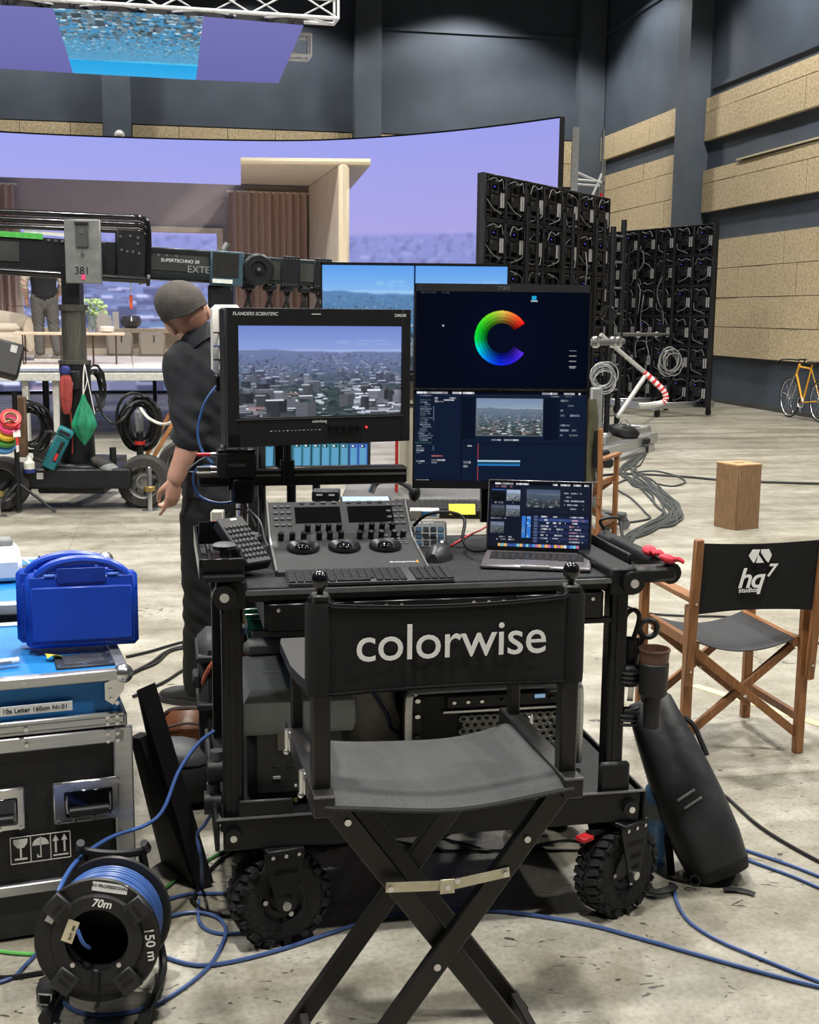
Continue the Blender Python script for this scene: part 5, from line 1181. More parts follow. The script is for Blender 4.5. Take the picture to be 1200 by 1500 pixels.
# white receiver on the left of the grading monitor
wb_ = P(322, 497, 3.72); rc = thing('white_receiver', 'white upright receiver box behind the grading monitor edge', 'receiver', wb_, R(25))
MB().box((.02, 0, 0), (.09, .05, .205), bev=.014).build('body', mat('white_plastic', (218, 216, 208), .5, var=.02), rc); MB().box((.02, 0, -.13), (.08, .045, .05), bev=.004).build('clamp', CBG, rc); MB().bar((.06, .02, -.05), (.12, .06, -.05), .05, .05).build('arm', CBG, rc)
BLUE_C = mat('blue_cable', (52, 92, 150), .4, var=.05); 
for z in (.02, -.02, -.06): MB().box((.02, -.027, z), (.095, .004, .004)).build('strap', CABK if z != -.02 else BLUE_C, rc)
def wire(label, pts, r, m, k=6, name='cable', lift=False):
    t = thing(name, label, 'cable'); MB().tube(cat(pts, k), r, 7).build('jacket', m, t); return t
wire('blue cable bowing from the white receiver down to the converter box', [P(319, 563, 3.7), P(300, 590, 3.68), P(290, 630, 3.66), P(296, 660, 3.64), P(313, 680, 3.62)], .004, BLUE_C)
wire('blue cable looping under the monitor rail behind the converter box', [P(314, 682, 3.62), P(290, 686, 3.64), P(283, 702, 3.66), P(292, 726, 3.68), P(320, 737, 3.66), P(352, 733, 3.64)], .004, BLUE_C)
wire('grey wire hanging from the converter plug behind the rail', [P(312, 664, 3.62), P(290, 676, 3.64), P(276, 690, 3.66), P(300, 692, 3.66), P(314, 692, 3.62)], .0025, CABG)
wire('thin grey wire drooping between mast and grading panel', [P(352, 735, 3.64), P(380, 762, 3.55), P(388, 790, 3.45), P(394, 800, 3.4)], .0025, CABG)
wire('black cable arching over the cart corner tub', [P(326, 790, 3.4), P(330, 760, 3.5), P(345, 746, 3.6), P(365, 752, 3.55), P(376, 772, 3.45)], .003, CABK)
wire('black cable arching over the small control pad', [P(606, 770, 3.6), P(625, 754, 3.58), P(655, 750, 3.56), P(680, 760, 3.55), P(678, 790, 3.5), P(690, 806, 3.42), P(712, 806, 3.38)], .005, CABK)
wire('red cable running between mouse and laptop', [PZ(660, 800, DZ + .004), PZ(685, 785, DZ + .004), PZ(705, 776, DZ + .004), PZ(720, 766, DZ + .004)], .003, mat('red_cable', (186, 52, 60), .5))
wire('curled black wires beside the laptop corner', [PZ(870, 800, DZ + .005), PZ(884, 790, DZ + .006), PZ(878, 812, DZ + .005), PZ(868, 822, DZ + .005), PZ(884, 826, DZ + .005)], .004, CABK)
wire('black cable standing up behind the cart handle', [P(885, 775, 3.75), P(880, 762, 3.75), P(902, 758, 3.75), P(909, 765, 3.75), P(912, 792, 3.7)], .005, CABK)
# ------------------------------------------------------------------ on the lower tray
TZ = .362
ps = thing('power_station', 'grey and black power station with display on the cart tray', 'power station', M=MC @ Matrix.Translation((.175, .22, TZ)))
PSG = mat('power_grey', (112, 117, 117), .45, var=.05); PSB = mat('power_black', (26, 27, 28), .5)
MB().box((0, 0, .12), (.27, .36, .235), bev=.02).build('body', PSB, ps)
out = [(-.145, -.2), (.145, -.2), (.16, -.15), (.16, .16), (.12, .2), (-.12, .2), (-.16, .16), (-.16, -.15)]
mb = MB(); mb.loft([[Vector((x * .97, y * .97, .2)) for x, y in out], [Vector((x, y, .215)) for x, y in out], [Vector((x, y, .285)) for x, y in out], [Vector((x * .86, y * .86, .315)) for x, y in out]]); mb.build('top_shell', PSG, ps)
MB().box((-.0, .17, .335), (.24, .05, .05), bev=.015).build('rear_handle', PSG, ps)
for x in (-.06, .05): MB().box((x, -.02, .316), (.05, .008, .003)).build('vent', TUB, ps)
fp = MB().box((.0, -.185, .13), (.23, .01, .19), bev=.012).build('front_panel', mat('panel_inner', (36, 37, 38), .4), ps)
MB().box((.005, -.192, .185), (.13, .006, .065), bev=.008).build('display', mat('grey_display', (92, 88, 80), .2), fp)
for r_, n in ((.11, 4), (.08, 2)):
    for k in range(n): MB().box((-.06 + k * (.035 if n == 4 else .1), -.191, r_), (.02, .004, .008), bev=.001).build('port', TUB if r_ < .1 else PSB, fp)
MB().cyl((-.01, -.19, .055), (-.01, -.194, .055), .004, n=8).build('light', WPR, fp); MB().cyl((-.01, -.19, .015), (-.01, -.194, .015), .006, n=10).build('brass_port', mat('brass'), fp)
rk = thing('rack_case', 'black rack case with rounded aluminium frame and perforated panel', 'rack case', M=MC @ Matrix.Translation((.745, .33, TZ)) @ Matrix.Diagonal((1, 1, .75, 1)))
MB().box((0, .05, .165), (.5, .4, .32), bev=.02).build('case', mat('case_black', (24, 25, 26), .6), rk)
fr_ = cat([(-.25, -.16, .02), (-.25, -.16, .29), (-.235, -.16, .325), (-.21, -.16, .335), (.21, -.16, .335), (.235, -.16, .325), (.25, -.16, .29), (.25, -.16, .02)], 5); MB().tube(fr_, .014, 8).build('aluminium_frame', ALU, rk)
for s in (-1, 1):
    e = MB().box((s * .225, -.158, .16), (.03, .008, .3), bev=.002).build('rack_ear', CB, rk)
    for z in (.3, .24, .16, .06): MB().cyl((s * .225, -.16, z), (s * .225, -.172, z), .008, n=10).build('screw', STEEL if z > .2 else CBG, e)
du = MB().box((.03, -.16, .285), (.34, .012, .045), bev=.002).build('rack_unit', PSB, rk)
MB().box((.13, -.168, .295), (.03, .003, .014)).build('display', mat('blue_display', (150, 190, 230), .3, emit=.5), du)
for x in (.02, .06, .165): MB().cyl((x, -.166, .285), (x, -.176, .285), .009 if x > .05 else .006, n=12).build('knob', CBG, du)
for x in (-.12, -.08, -.04): MB().cyl((x, -.166, .285), (x, -.17, .285), .006, n=10).build('socket', STEEL, du)
MB().box((.03, -.16, .248), (.36, .01, .008)).build('silver_strip', ALU, rk)
gp = MB().box((.05, -.154, .12), (.3, .004, .22)).build('grille_back', MODD, rk)
gr = MB(); hexr = .0125
for r_ in range(9):
    for c in range(13):
        gr.torus((-.09 + c * .0225 + (r_ % 2) * .01125, -.158, .02 + r_ * .0245), (0, 1, 0), .0108, .0038, 8, 4)
gr.build('perforated_plate', mat('pale_plate', (200, 200, 196), .4, .3), gp, kind='stuff')
wbag = thing('plastic_bag', 'crumpled translucent white plastic bag on the cart tray', 'bag', M=MC @ Matrix.Translation((.425, .36, TZ)) @ Matrix.Diagonal((.8, .8, .85, 1)))
rings = []; rg = random.Random(12)
for k in range(10):
    v = k / 9; r = .13 * (1 - .35 * v ** 2) * (1 if k else .8); rings.append([Vector((r * (1 + .16 * math.sin(3 * a + k) + .1 * rg.uniform(-1, 1)) * math.cos(a), r * .8 * (1 + .16 * math.cos(4 * a + k * .7) + .08 * rg.uniform(-1, 1)) * math.sin(a), .33 * v)) for a in [2 * PI * j / 26 for j in range(26)]])
MB().loft(rings).build('film', mat('white_film', (200, 194, 184), .4, var=.08, scale=12, bump=.5, bscale=25), wbag, ang=60)
b1 = cw(.42, .26, TZ + .06)
for lab, pts in (('blue striped cable curving over the white plastic bag', [(.33, .25, .34), (.4, .27, .24), (.45, .26, .16), (.47, .26, .11), (.53, .25, .1), (.56, .26, .18), (.52, .28, .3), (.47, .3, .36)]), ('pale grey cable looping beside the white plastic bag', [(.42, .27, .28), (.49, .26, .3), (.55, .26, .24), (.575, .26, .12), (.6, .26, .05)])):
    wire(lab, [cw(u, v, TZ + z) for u, v, z in pts], .006, mat('navy_cable', (38, 46, 96), .4) if 'blue' in lab else WCAB)
bb_ = thing('black_holdall', 'soft black bag with a red tab behind the canvas chair', 'bag', M=MC @ Matrix.Translation((.265, .45, TZ)))
MB().sph((0, 0, .12), (.085, .12, .13), 18, 12).build('sack', mat('soft_black', (24, 25, 27), .8, var=.25, scale=10, bump=.4, bscale=14), bb_); MB().box((.07, -.06, .2), (.015, .03, .06), (0, .3, 0), bev=.005).build('red_tab', mat('red_paint'), bb_)
for u, v, w, d, h, lab in ((.565, .42, .06, .1, .3, 'slim black adapter standing between plastic bag and rack case'),):
    t = thing('black_adapter', lab, 'adapter', M=MC @ Matrix.Translation((u - .02, v, TZ)) @ Matrix.Rotation(R(-9), 4, 'Y')); MB().box((0, 0, h / 2), (w, d, h), bev=.008).build('case', mat('box_black'), t); MB().box((0, -d / 2 - .002, h * .7), (w * .6, .004, h * .15)).build('label', CBG, t)
gb_ = thing('bottle_pack', 'dark green bottles lying on the power station', 'bottles', M=MC @ Matrix.Translation((.17, .5, TZ + .34)))
for k in range(3): MB().lathe([(0, -.1), (.03, -.1), (.032, .04), (.012, .08), (.012, .12), (0, .12)], 16, Matrix.Translation((.0, .03 - .0 * k, .033 + .0 * k)) @ Matrix.Translation((.0, (k - 1) * .068, 0)) @ Matrix.Rotation(PI / 2, 4, 'Y')).build('bottle', mat('green_glass', (24, 84, 66), .15, coat=.5), gb_)
hp_ = thing('headphones', 'blue and black headphones on the shelf behind the cart post', 'headphones', cw(.09, .5, TZ + .37))
MB().tube(cat([(-.08, 0, .05), (-.06, 0, .13), (0, 0, .16), (.06, 0, .13), (.08, 0, .05)], 5), .012, 8, flat=.5).build('band', mat('navy_grey', (60, 74, 96), .4), hp_)
for s in (-1, 1): MB().lathe([(.0, -.015), (.035, -.015), (.042, 0), (.035, .015), (0, .015)], 18, Matrix.Translation((s * .08, 0, .035)) @ Matrix.Rotation(PI / 2, 4, 'Y')).build('ear_cup', BLKP, hp_)
MB().bar((-.02, .05, -.012), (.1, -.05, -.012), .1, .02).build('pad', mat('navy_grey'), hp_)
# right side: clamps, cup, scissors, red gloves
cup = thing('clamped_cup_holder', 'black double cup holder clamped to the cart post with a brown cup', 'cup holder', cw(W_ + .095, -.02, .545))
cup.scale = (.82, .82, .82)
for z in (.04, .185):
    a = MB().box((-.11, .02, z), (.06, .07, .09), bev=.008).build('clamp', CB, cup); MB().cyl((-.09, .0, z), (-.03, 0, z), .022, n=14).build('joint', BLKP, cup)
    for k in range(3): MB().torus((-.07 + k * .0, 0, z - .03 + k * .015), (0, 0, 1), .035, .006, 18, 6).build('knob_rib', BLKP, a)
MB().lathe([(0, 0), (.028, 0), (.03, .1), (.047, .115), (.05, .22), (.046, .225), (.0, .225)], 26, Matrix.Translation((.01, -.02, 0))).build('holder', mat('holder_black', (28, 28, 29), .5), cup)
MB().lathe([(.043, .225), (.0475, .225), (.05, .262), (.053, .264), (.053, .27), (.049, .27), (.044, .23), (0, .23)], 26, Matrix.Translation((.01, -.02, 0))).build('brown_cup', mat('brown_cup', (92, 66, 54), .5), cup)
MB().lathe([(.03, .12), (.032, .27), (.03, .28), (.027, .27)], 20, Matrix.Translation((-.055, .06, 0))).build('second_holder', mat('holder_black'), cup)
scs = thing('scissors', 'black handled scissors standing in the rear cup holder', 'scissors', cw(W_ + .07, .02, .72))
SM = mat('scissor_grip', (34, 34, 36), .4)
MB().tube(cat([(-.035, 0, .09), (-.03, 0, .125), (-.01, 0, .14), (.006, 0, .12), (-.004, 0, .07), (-.02, 0, .03), (-.035, 0, .04)], 5, True), .007, 7, True).build('large_loop', SM, scs)
MB().torus((.032, 0, .088), (0, 1, 0), .024, .008, 20, 7).build('small_loop', SM, scs); MB().bar((.02, 0, .07), (-.02, 0, -.03), .012, .014).build('shank', SM, scs); MB().bar((-.012, .0, .02), (.03, 0, -.12), .003, .016).build('blade', STEEL, scs); MB().bar((.0, .004, .03), (-.01, .004, -.12), .003, .016).build('blade', STEEL, scs)
gl = thing('red_gloves', 'crumpled red work gloves on the right cart handle', 'gloves', cw(W_ + .135, .03, .995)); gl.scale = (.62, .62, .8); rg = random.Random(3); RG = mat('red_glove', (206, 56, 72), .7, var=.15, scale=40)
MB().sph((.02, -.05, .012), (.045, .03, .016), 12, 7, (.1, .2, .5)).build('palm', RG, gl); MB().sph((-.03, .1, .016), (.035, .03, .018), 12, 7, (.3, .1, 0)).build('palm', RG, gl)
for k in range(5): MB().tube(cat([(.04, -.06 + .012 * k, .012), (.065, -.075 + .016 * k, .014 - .003 * k), (.085, -.085 + .02 * k, .004)], 4), .0075, 6).build('finger', RG, gl)
for k in range(4): MB().tube(cat([(-.03 + .01 * k, .08, .015), (-.03 + .012 * k, .05, .022), (-.02 + .012 * k, .025, .015)], 4), .007, 6).build('finger', RG, gl)
# ------------------------------------------------------------------ tall black canvas chair in front
CH = mat('chair_black_wood', (23, 22, 21), .42, var=.15, scale=30, stretch=(1, 1, 8))
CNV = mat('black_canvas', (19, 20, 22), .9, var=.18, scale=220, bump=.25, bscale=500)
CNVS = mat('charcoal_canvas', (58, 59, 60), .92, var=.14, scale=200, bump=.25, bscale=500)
tc_ = thing('director_chair', 'tall black folding director chair with white colorwise lettering on its back', 'chair', (.035, 2.53, 0), R(12.5))
U, ZR = .252, .738
def both(fn):
    for s in (-1, 1): fn(s)
def rail(s):
    r = MB().box((s * U, -.02, ZR - .022), (.042, .46, .044), bev=.003).build('seat_rail', CH, tc_)
    MB().bar((s * U, -.2515, ZR - .002), (s * U, -.248, ZR - .002), .04, .004).build('worn_edge', mat('edge_shine'), r)
    for v in (.12, -.13):
        h = MB(); h.box((s * (U + .023), v, ZR - .015), (.006, .03, .045), bev=.002); h.cyl((s * (U + .028), v, ZR - .04), (s * (U + .028), v, ZR + .01), .006, n=8); h.sph((s * (U + .03), v, ZR - .042), .007, 8, 6); h.build('hinge', STEEL, r)
    b = MB().box((s * U, -.195, ZR + .19), (.036, .036, .39), bev=.004).build('back_post', CH, tc_)
    MB().lathe([(.006, 0), (.008, .008), (.016, .018), (.0175, .027), (.014, .038), (.006, .044), (0, .045)], 18, Matrix.Translation((s * U, -.195, ZR + .385))).build('finial', mat('gloss_black'), b)
    MB().box((s * U, .165, ZR + .085), (.026, .026, .175), bev=.003).build('front_post', CH, tc_)
    # armrest: long board with a curved taper towards the back post
    pts = [(.2, -.034), (.2, .03), (.17, .036), (-.02, .036), (-.09, .026), (-.14, .016), (-.215, .014), (-.215, -.016), (-.14, -.02), (-.09, -.03), (-.03, -.036)]
    q = [(s * U + s * b_, a) for a, b_ in pts]
    if s < 0: q = q[::-1]
    mb = MB(); mb.prism(q, ZR + .172, ZR + .194); obj('armrest', fixn(mb.mesh('armrest', CH, False)), tc_)
both(rail)
def seat_fn(u, v):
    x = -U + .0 + 2 * U * u; sag = 4 * u * (1 - u); y = -.245 + .40 * v
    return Vector((x, y, ZR - .004 - (.022 + .012 * v) * sag - .010 * abs(2 * v - 1) ** 6 * 1.5 + .003 * math.sin(9 * u + 4 * v)))
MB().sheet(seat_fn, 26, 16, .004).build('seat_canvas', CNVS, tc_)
for v, y in ((0, -.247), (1, .157)):
    MB().tube([seat_fn(k / 20, v) + Vector((0, 0, -.004)) for k in range(21)], .007, 7).build('seat_hem', CNVS, tc_)
def back_fn(u, v):
    x = -U - .024 + 2 * (U + .024) * u; e = abs(2 * u - 1); z0, z1 = ZR + .184, ZR + .372
    top = -.010 * (1 - e ** 2) + .006 * (1 if e > .86 else 0); bot = .012 * (1 - e ** 2)
    bow = -.012 * math.sin(PI * u) + (.019 if e < .84 else .019 * (1 - (e - .84) / .16) + -.004) * -1
    return Vector((x, -.198 + bow, z0 + bot + (z1 + top - z0 - bot) * v))
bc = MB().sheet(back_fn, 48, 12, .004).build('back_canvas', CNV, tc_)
for s in (-1, 1): # sleeve wrapped around the post
    MB().lathe([(.029, 0), (.030, .02), (.029, .17), (.027, .184), (.0265, .17), (.0265, 0)], 18, Matrix.Translation((s * U, -.195, ZR + .187)) @ Matrix.Diagonal((1, .95, 1, 1)), cap=False).build('sleeve', CNV, bc)
for dz in (.19, .366): MB().tube([back_fn(k / 24, (dz - .184) / .188) + Vector((0, -.003, 0)) for k in range(1, 24)], .0016, 5).build('hem_seam', CNV, bc)
q = back_fn(.5, .5); text('lettering', 'colorwise', .100, mat('white_vinyl', (246, 247, 248), .5, var=.01), bc, frame(Vector((.0, q.y - .007, ZR + .289)), (1, 0, 0), (0, 0, 1)), off=.0003, space=.97)
def leg(x0, x1, v, nm='leg'): return MB().bar((x0, v, .705), (x1, v, .005), .022, .046, up=(1, 0, 0), bev=.003).build(nm, CH, tc_)
for v, w in ((-.222, -.198), (.145, .121)):
    l1 = leg(.232, -.275, v); l2 = leg(-.232, .275, w)
    for xx, vv, zz in ((-.021, v - .012, .353),): MB().cyl((xx, vv, zz), (xx, vv - .004, zz), .0075, n=12).build('screw', STEEL, l1)
    MB().cyl((.162, v - .012, .61), (.162, v - .016, .61), .007, n=12).build('screw', STEEL, l1); MB().cyl((-.2, w - .012, .665), (-.2, w - .016, .665), .007, n=12).build('screw', STEEL, l2)
for s, a in ((-1, .245), (1, .255)): MB().box((s * a, -.04, .045), (.022, .33, .042), bev=.003).build('floor_runner', CH, tc_)
br = MB(); br.bar((-.128, -.238, .535), (.0, -.238, .528), .003, .02); br.bar((-.01, -.241, .528), (.125, -.238, .545), .003, .02); bro = br.build('brace_strap', mat('zinc_strap', (196, 190, 168), .4, .5), tc_)
MB().box((-.005, -.244, .529), (.03, .004, .03), bev=.001).build('brace_hinge', mat('zinc_strap'), bro)
for x, z in ((-.12, .535), (-.005, .528), (.015, .54), (.115, .545)): MB().cyl((x, -.243, z), (x, -.249, z), .006, n=10).build('screw', STEEL, bro)
for a, b_ in (((-.165, -.185, .6), (-.1, -.185, .49)), ((.165, -.185, .6), (.1, -.185, .49))): MB().bar(a, b_, .012, .016).build('stop_block', CH, tc_)
# ------------------------------------------------------------------ wooden director chairs
TEAK = mat('teak_wood', (122, 80, 46), .45, rgb2=(152, 104, 64), scale=9, stretch=(9, 9, 1.2))
def wood_chair(label, loc, yaw, logo=False):
    t = thing('director_chair', label, 'chair', loc, yaw); w, d = .47, .43; sz = .45
    for s in (-1, 1):
        x = s * w / 2
        MB().box((x, 0, .30), (.036, .03, .60), bev=.003).build('rear_leg', TEAK, t)
        MB().box((x, d, .31), (.036, .03, .62), bev=.003).build('front_leg', TEAK, t)
        bp = MB().bar((x + s * .012, -.03, .3), (x + s * .014, -.075, .86), .024, .034, up=(1, 0, 0), bev=.004).build('back_post', TEAK, t)
        for z in (.36, .62): MB().cyl((x + s * .012, -.045 - (z - .33) * .08, z), (x + s * .012, -.052 - (z - .33) * .08, z), .005, n=8).build('screw', STEEL, bp)
        MB().bar((x + s * .0, -.04, .628), (x + s * .0, d + .045, .628), .05, .022, bev=.004).build('armrest', TEAK, t)
        MB().bar((x - s * .032, .0, .44), (x - s * .032, d, .44), .025, .04, bev=.003).build('seat_rail', TEAK, t); MB().bar((x, 0, .14), (x, d, .14), .02, .03).build('side_stretcher', TEAK, t)
    for v in (.02, d - .02):
        for s in (-1, 1): MB().bar((s * (w / 2 - .03), v + s * .012, .42), (-s * (w / 2 - .0), v + s * .012, .07), .02, .032, up=(1, 0, 0), bev=.002).build('cross_brace', TEAK, t)
        MB().cyl((.0, v - .022, .24), (0, v - .03, .24), .006, n=8).build('pivot_screw', STEEL, t)
    MB().sheet(lambda u, v: Vector((-w / 2 + .03 + (w - .06) * u, .0 + d * v, .458 - .045 * 4 * u * (1 - u))), 18, 10, .004).build('seat_canvas', mat('dark_grey_canvas', (48, 49, 51), .9, var=.12, scale=200), t)
    W2 = w / 2 + .012
    bk_ = MB().sheet(lambda u, v: Vector((-W2 + 2 * W2 * u, -.05 - .02 * v + .03 * math.sin(PI * u), .575 + .27 * v - .018 * math.sin(PI * u) * (v - .2))), 20, 8, .004).build('back_canvas', CNV, t)
    if logo:
        wv = mat('white_vinyl'); Ml = frame(Vector((.0, -.031, .715)), (1, 0, 0), (0, -.08, 1)) @ Matrix.Translation((0, 0, .013)) @ Matrix.Diagonal((1.22, 1.22, 1, 1))
        text('lettering', 'hq', .088, wv, bk_, Ml @ Matrix.Translation((-.018, -.012, 0)), shear=.22, off=.0014, space=.92)
        text('lettering', '7', .055, wv, bk_, Ml @ Matrix.Translation((.045, .012, 0)), shear=.22, off=.0014)
        text('lettering', 'studios', .021, wv, bk_, Ml @ Matrix.Translation((-.022, -.047, 0)), off=.0004, space=1.05)
        k = .036
        mb = MB(Ml @ Matrix.Translation((.006, .058, 0)))
        for poly in ([(-1.05, .1), (-.75, .62), (-.1, .62), (-.1, .42), (-.5, -.55), (-.65, -.45)], [(.0, .62), (.75, .62), (1.05, .1), (.8, -.55), (.62, -.42), (.05, .3)], [(-.18, .22), (.4, -.55), (-.32, -.55)]): mb.prism([(a * k, b_ * k) for a, b_ in poly][::-1], -.0004, .0004)
        obj('emblem', fixn(mb.mesh('emblem', wv, False)), bk_)
    return t
rr0 = Vector((1.502, 4.526, 0)); ya = R(12); cu = Vector((math.cos(ya), math.sin(ya), 0))
wood_chair('teak director chair with black canvas back marked hq7 studios', rr0 - cu * .235, ya, True)
wood_chair('teak director chair with plain canvas standing behind the equipment cart', (-.30, 3.88, 0), R(8))
wc3 = wood_chair('teak director chair with an olive coat over its back behind the stacked monitors', (1.16, 8.9, 0), R(-25))
oc = thing('olive_coat', 'olive green coat hanging over the wooden chair behind the monitors', 'coat')
MB().sheet(lambda u, v: P(832 + 40 * u + 3 * math.sin(6 * v), 585 + 120 * v, 8.78 + .05 * math.sin(14 * u)), 14, 10, .02).build('cloth', mat('olive_cloth', (74, 72, 52), .9, var=.15, scale=12, bump=.3, bscale=20), oc)
# ------------------------------------------------------------------ flight cases at the left
FY = R(20); FO = Vector((-.748, 3.12, 0)); MF = Matrix.Translation(FO) @ Matrix.Rotation(FY, 4, 'Z')     # x runs to the right, origin front right bottom
CYAN = mat('case_blue', (20, 116, 190), .45, var=.05, scale=20, bump=.1, bscale=80)
CBK = mat('case_black_lam', (34, 34, 34), .5, var=.1, scale=60)
FH = P(197, 980, 3.12).z; FW, FD = .86, .58
fc = thing('flight_case', 'blue topped black flight case with aluminium edges carrying the blue plastic cases', 'flight case', M=MF)
zl0, zl1 = FH - .155, FH                          # lid with a blue band
MB().box((-FW / 2, FD / 2, .14 + (zl0 - .14) / 2), (FW - .02, FD - .02, zl0 - .14)).build('body_panel', CBK, fc)
MB().box((-FW / 2, FD / 2, (zl0 + zl1) / 2), (FW - .02, FD - .02, zl1 - zl0 - .012)).build('lid_panel', CYAN, fc)
MB().box((-FW / 2, FD / 2, .075), (FW - .03, FD - .03, .13)).build('base_skirt', mat('skirt_grey', (52, 53, 54), .6), fc)
def alu_strip(a, b_, w, h, up=(0, 0, 1)): 
    o = MB().bar(a, b_, w, h, up, bev=.004).build('aluminium_edge', ALU, fc); return o
for y, n in ((0, -1), (FD, 1)):
    alu_strip((-FW, y, zl1 - .012), (0, y, zl1 - .012), .03, .03); alu_strip((-FW, y + n * .001, zl0 + .022), (0, y + n * .001, zl0 + .022), .014, .04); alu_strip((-FW, y + n * .001, zl0 - .022), (0, y + n * .001, zl0 - .022), .014, .04)
    alu_strip((-FW, y, .15), (0, y, .15), .02, .03)
    for x in (-.006, -FW): alu_strip((x, y, .14), (x, y, zl0), .05 if x > -.1 else .03, .016, (0, 1, 0))
for x in (0, -FW):
    alu_strip((x, 0, zl1 - .012), (x, FD, zl1 - .012), .03, .03); alu_strip((x, 0, zl0), (x, FD, zl0), .014, .07)
for k in range(2): MB().bar((-FW, -.0085, zl0 + .012 + .018 * k), (0, -.0085, zl0 + .012 + .018 * k), .002, .003).build('groove', mat('alu_dark', (120, 122, 124), .4, .7), fc)
for x in (0, -FW):
    for y in (0, FD):
        c = MB(); c.sph((x, y, zl1 - .012), .026, 16, 10); co = c.build('ball_corner', STEEL, fc)
        if y == 0:
            s = -1 if x == 0 else 1
            q = [(x, zl1 - .01), (x + s * .05, zl1 - .03), (x + s * .05, zl1 - .075), (x + s * .03, zl1 - .09), (x, zl1 - .05)]
            mb = MB(frame((0, -.012, 0), (1, 0, 0), (0, 0, 1))); mb.prism(q, 0, .003); obj('corner_plate', fixn(mb.mesh('corner_plate', STEEL, False)), co)
            for a, z in ((.035, -.05), (.035, -.075), (.02, -.085)): MB().cyl((x + s * a, -.014, zl1 + z), (x + s * a, -.019, zl1 + z), .006, n=8).build('rivet', STEEL, co)
for x in (-.02, -.045):
    for z in (zl0 + .03, zl0 + .012, zl0 - .015, zl0 - .035): MB().cyl((x, -.008, z), (x, -.012, z), .0055, n=8).build('rivet', STEEL, fc)
for x in (-.25, -.55):
    for z in (zl1 - .012, zl0 + .02, zl0 - .022): MB().cyl((x, -.008, z), (x, -.018, z), .006, n=8).build('rivet', STEEL, fc)
for z in (.28, .42): MB().cyl((-.02, -.01, z), (-.02, -.013, z), .006, n=8).build('rivet', STEEL, fc)
# recessed handles
for x in (-.105, -.345):
    zc = .375; hx_ = MB(); hx_.box((x, -.006, zc), (.17, .012, .115), bev=.004); ho = hx_.build('recessed_handle', STEEL, fc)
    MB().box((x + .005, -.0085, zc - .005), (.125, .014, .075), bev=.004).build('dish', mat('dark_chrome', (70, 74, 84), .12, .95), ho)
    MB().cyl((x - .045, -.022, zc - .022), (x + .055, -.022, zc - .022), .011, n=12).build('grip', BLKP, ho); MB().tube([(x - .05, -.012, zc + .02), (x - .05, -.022, zc - .022), (x + .06, -.022, zc - .022), (x + .06, -.012, zc + .02)], .004, 6).build('bail', STEEL, ho)
    for a in (-.072, -.03, .02, .072):
        for z in (.048, -.05): MB().cyl((x + a, -.011, zc + z), (x + a, -.016, zc + z), .0055, n=8).build('rivet', STEEL, ho)
# label and shipping symbols
lb = MB().box((-.245, -.003, FH - .083), (.185, .004, .024)).build('label', mat('label_white', (214, 216, 216), .6, var=.02), fc)
lb.location = (.02, -.0065, 0)
text('lettering', '10x Leiter 160cm Nr.01', .0165, mat('label_ink', (40, 42, 44), .6), lb, frame((-.245, -.0056, FH - .083), (1, 0, 0), (0, 0, 1)), off=.0002)
WST = mat('white_stencil', (214, 214, 208), .6, var=.03)
sy = .262; sg = MB(frame((-.225, -.0112, sy), (1, 0, 0), (0, 0, 1)))
def rc2(x0, y0, x1, y1): sg.box(((x0 + x1) / 2, (y0 + y1) / 2, 0), (abs(x1 - x0), abs(y1 - y0), .001))
t_ = .0022
for x in (-.075, -.025, .025, .075): rc2(x - t_ / 2, -.036, x + t_ / 2, .036)
for y in (-.036, .036): rc2(-.075, y - t_ / 2, .075, y + t_ / 2)
sg.prism([(-.068, .03), (-.032, .03), (-.033, .018), (-.042, .006), (-.058, .006), (-.067, .018)][::-1], -.0005, .0005); rc2(-.0525, -.02, -.0475, .008); rc2(-.066, -.027, -.034, -.022)
sg.prism([(.021 * math.cos(R(a)), .008 + .02 * math.sin(R(a))) for a in range(0, 181, 15)], -.0005, .0005); rc2(-.0015, -.02, .0015, .03); rc2(-.009, -.026, .0015, -.022); rc2(-.01, -.025, -.007, -.017)
for x in (.038, .06): rc2(x - .0025, -.018, x + .0025, .015); sg.prism([(x - .008, .014), (x + .008, .014), (x, .03)], -.0005, .0005)
rc2(.031, -.028, .069, -.024)
obj('shipping_symbols', fixn(sg.mesh('shipping_symbols', WST, False)), fc)
# recessed dishes on the lid
for x in (-.09, -.46):
    dz = FH + .001; d_ = MB(); d_.box((x, .12, FH - .004), (.15, .12, .01), bev=.003); do = d_.build('lid_dish', mat('navy_plate', (34, 38, 48), .5), fc)
    MB().box((x, .125, FH + .0015), (.105, .075, .002), bev=.001).build('dish_floor', mat('dish_grey', (78, 80, 84), .35, .3), do)
    for a in (-.066, 0, .066):
        for b_ in (-.05, .05): MB().cyl((x + a, .12 + b_, FH + .001), (x + a, .12 + b_, FH + .004), .005, n=8).build('rivet', STEEL, do)
for x in (-.08, -.78):
    for y in (.08, FD - .08):
        c = MB(); c.cyl((x - .02, y, .035), (x + .02, y, .035), .035, n=16); c.build('castor', BLKP, fc)
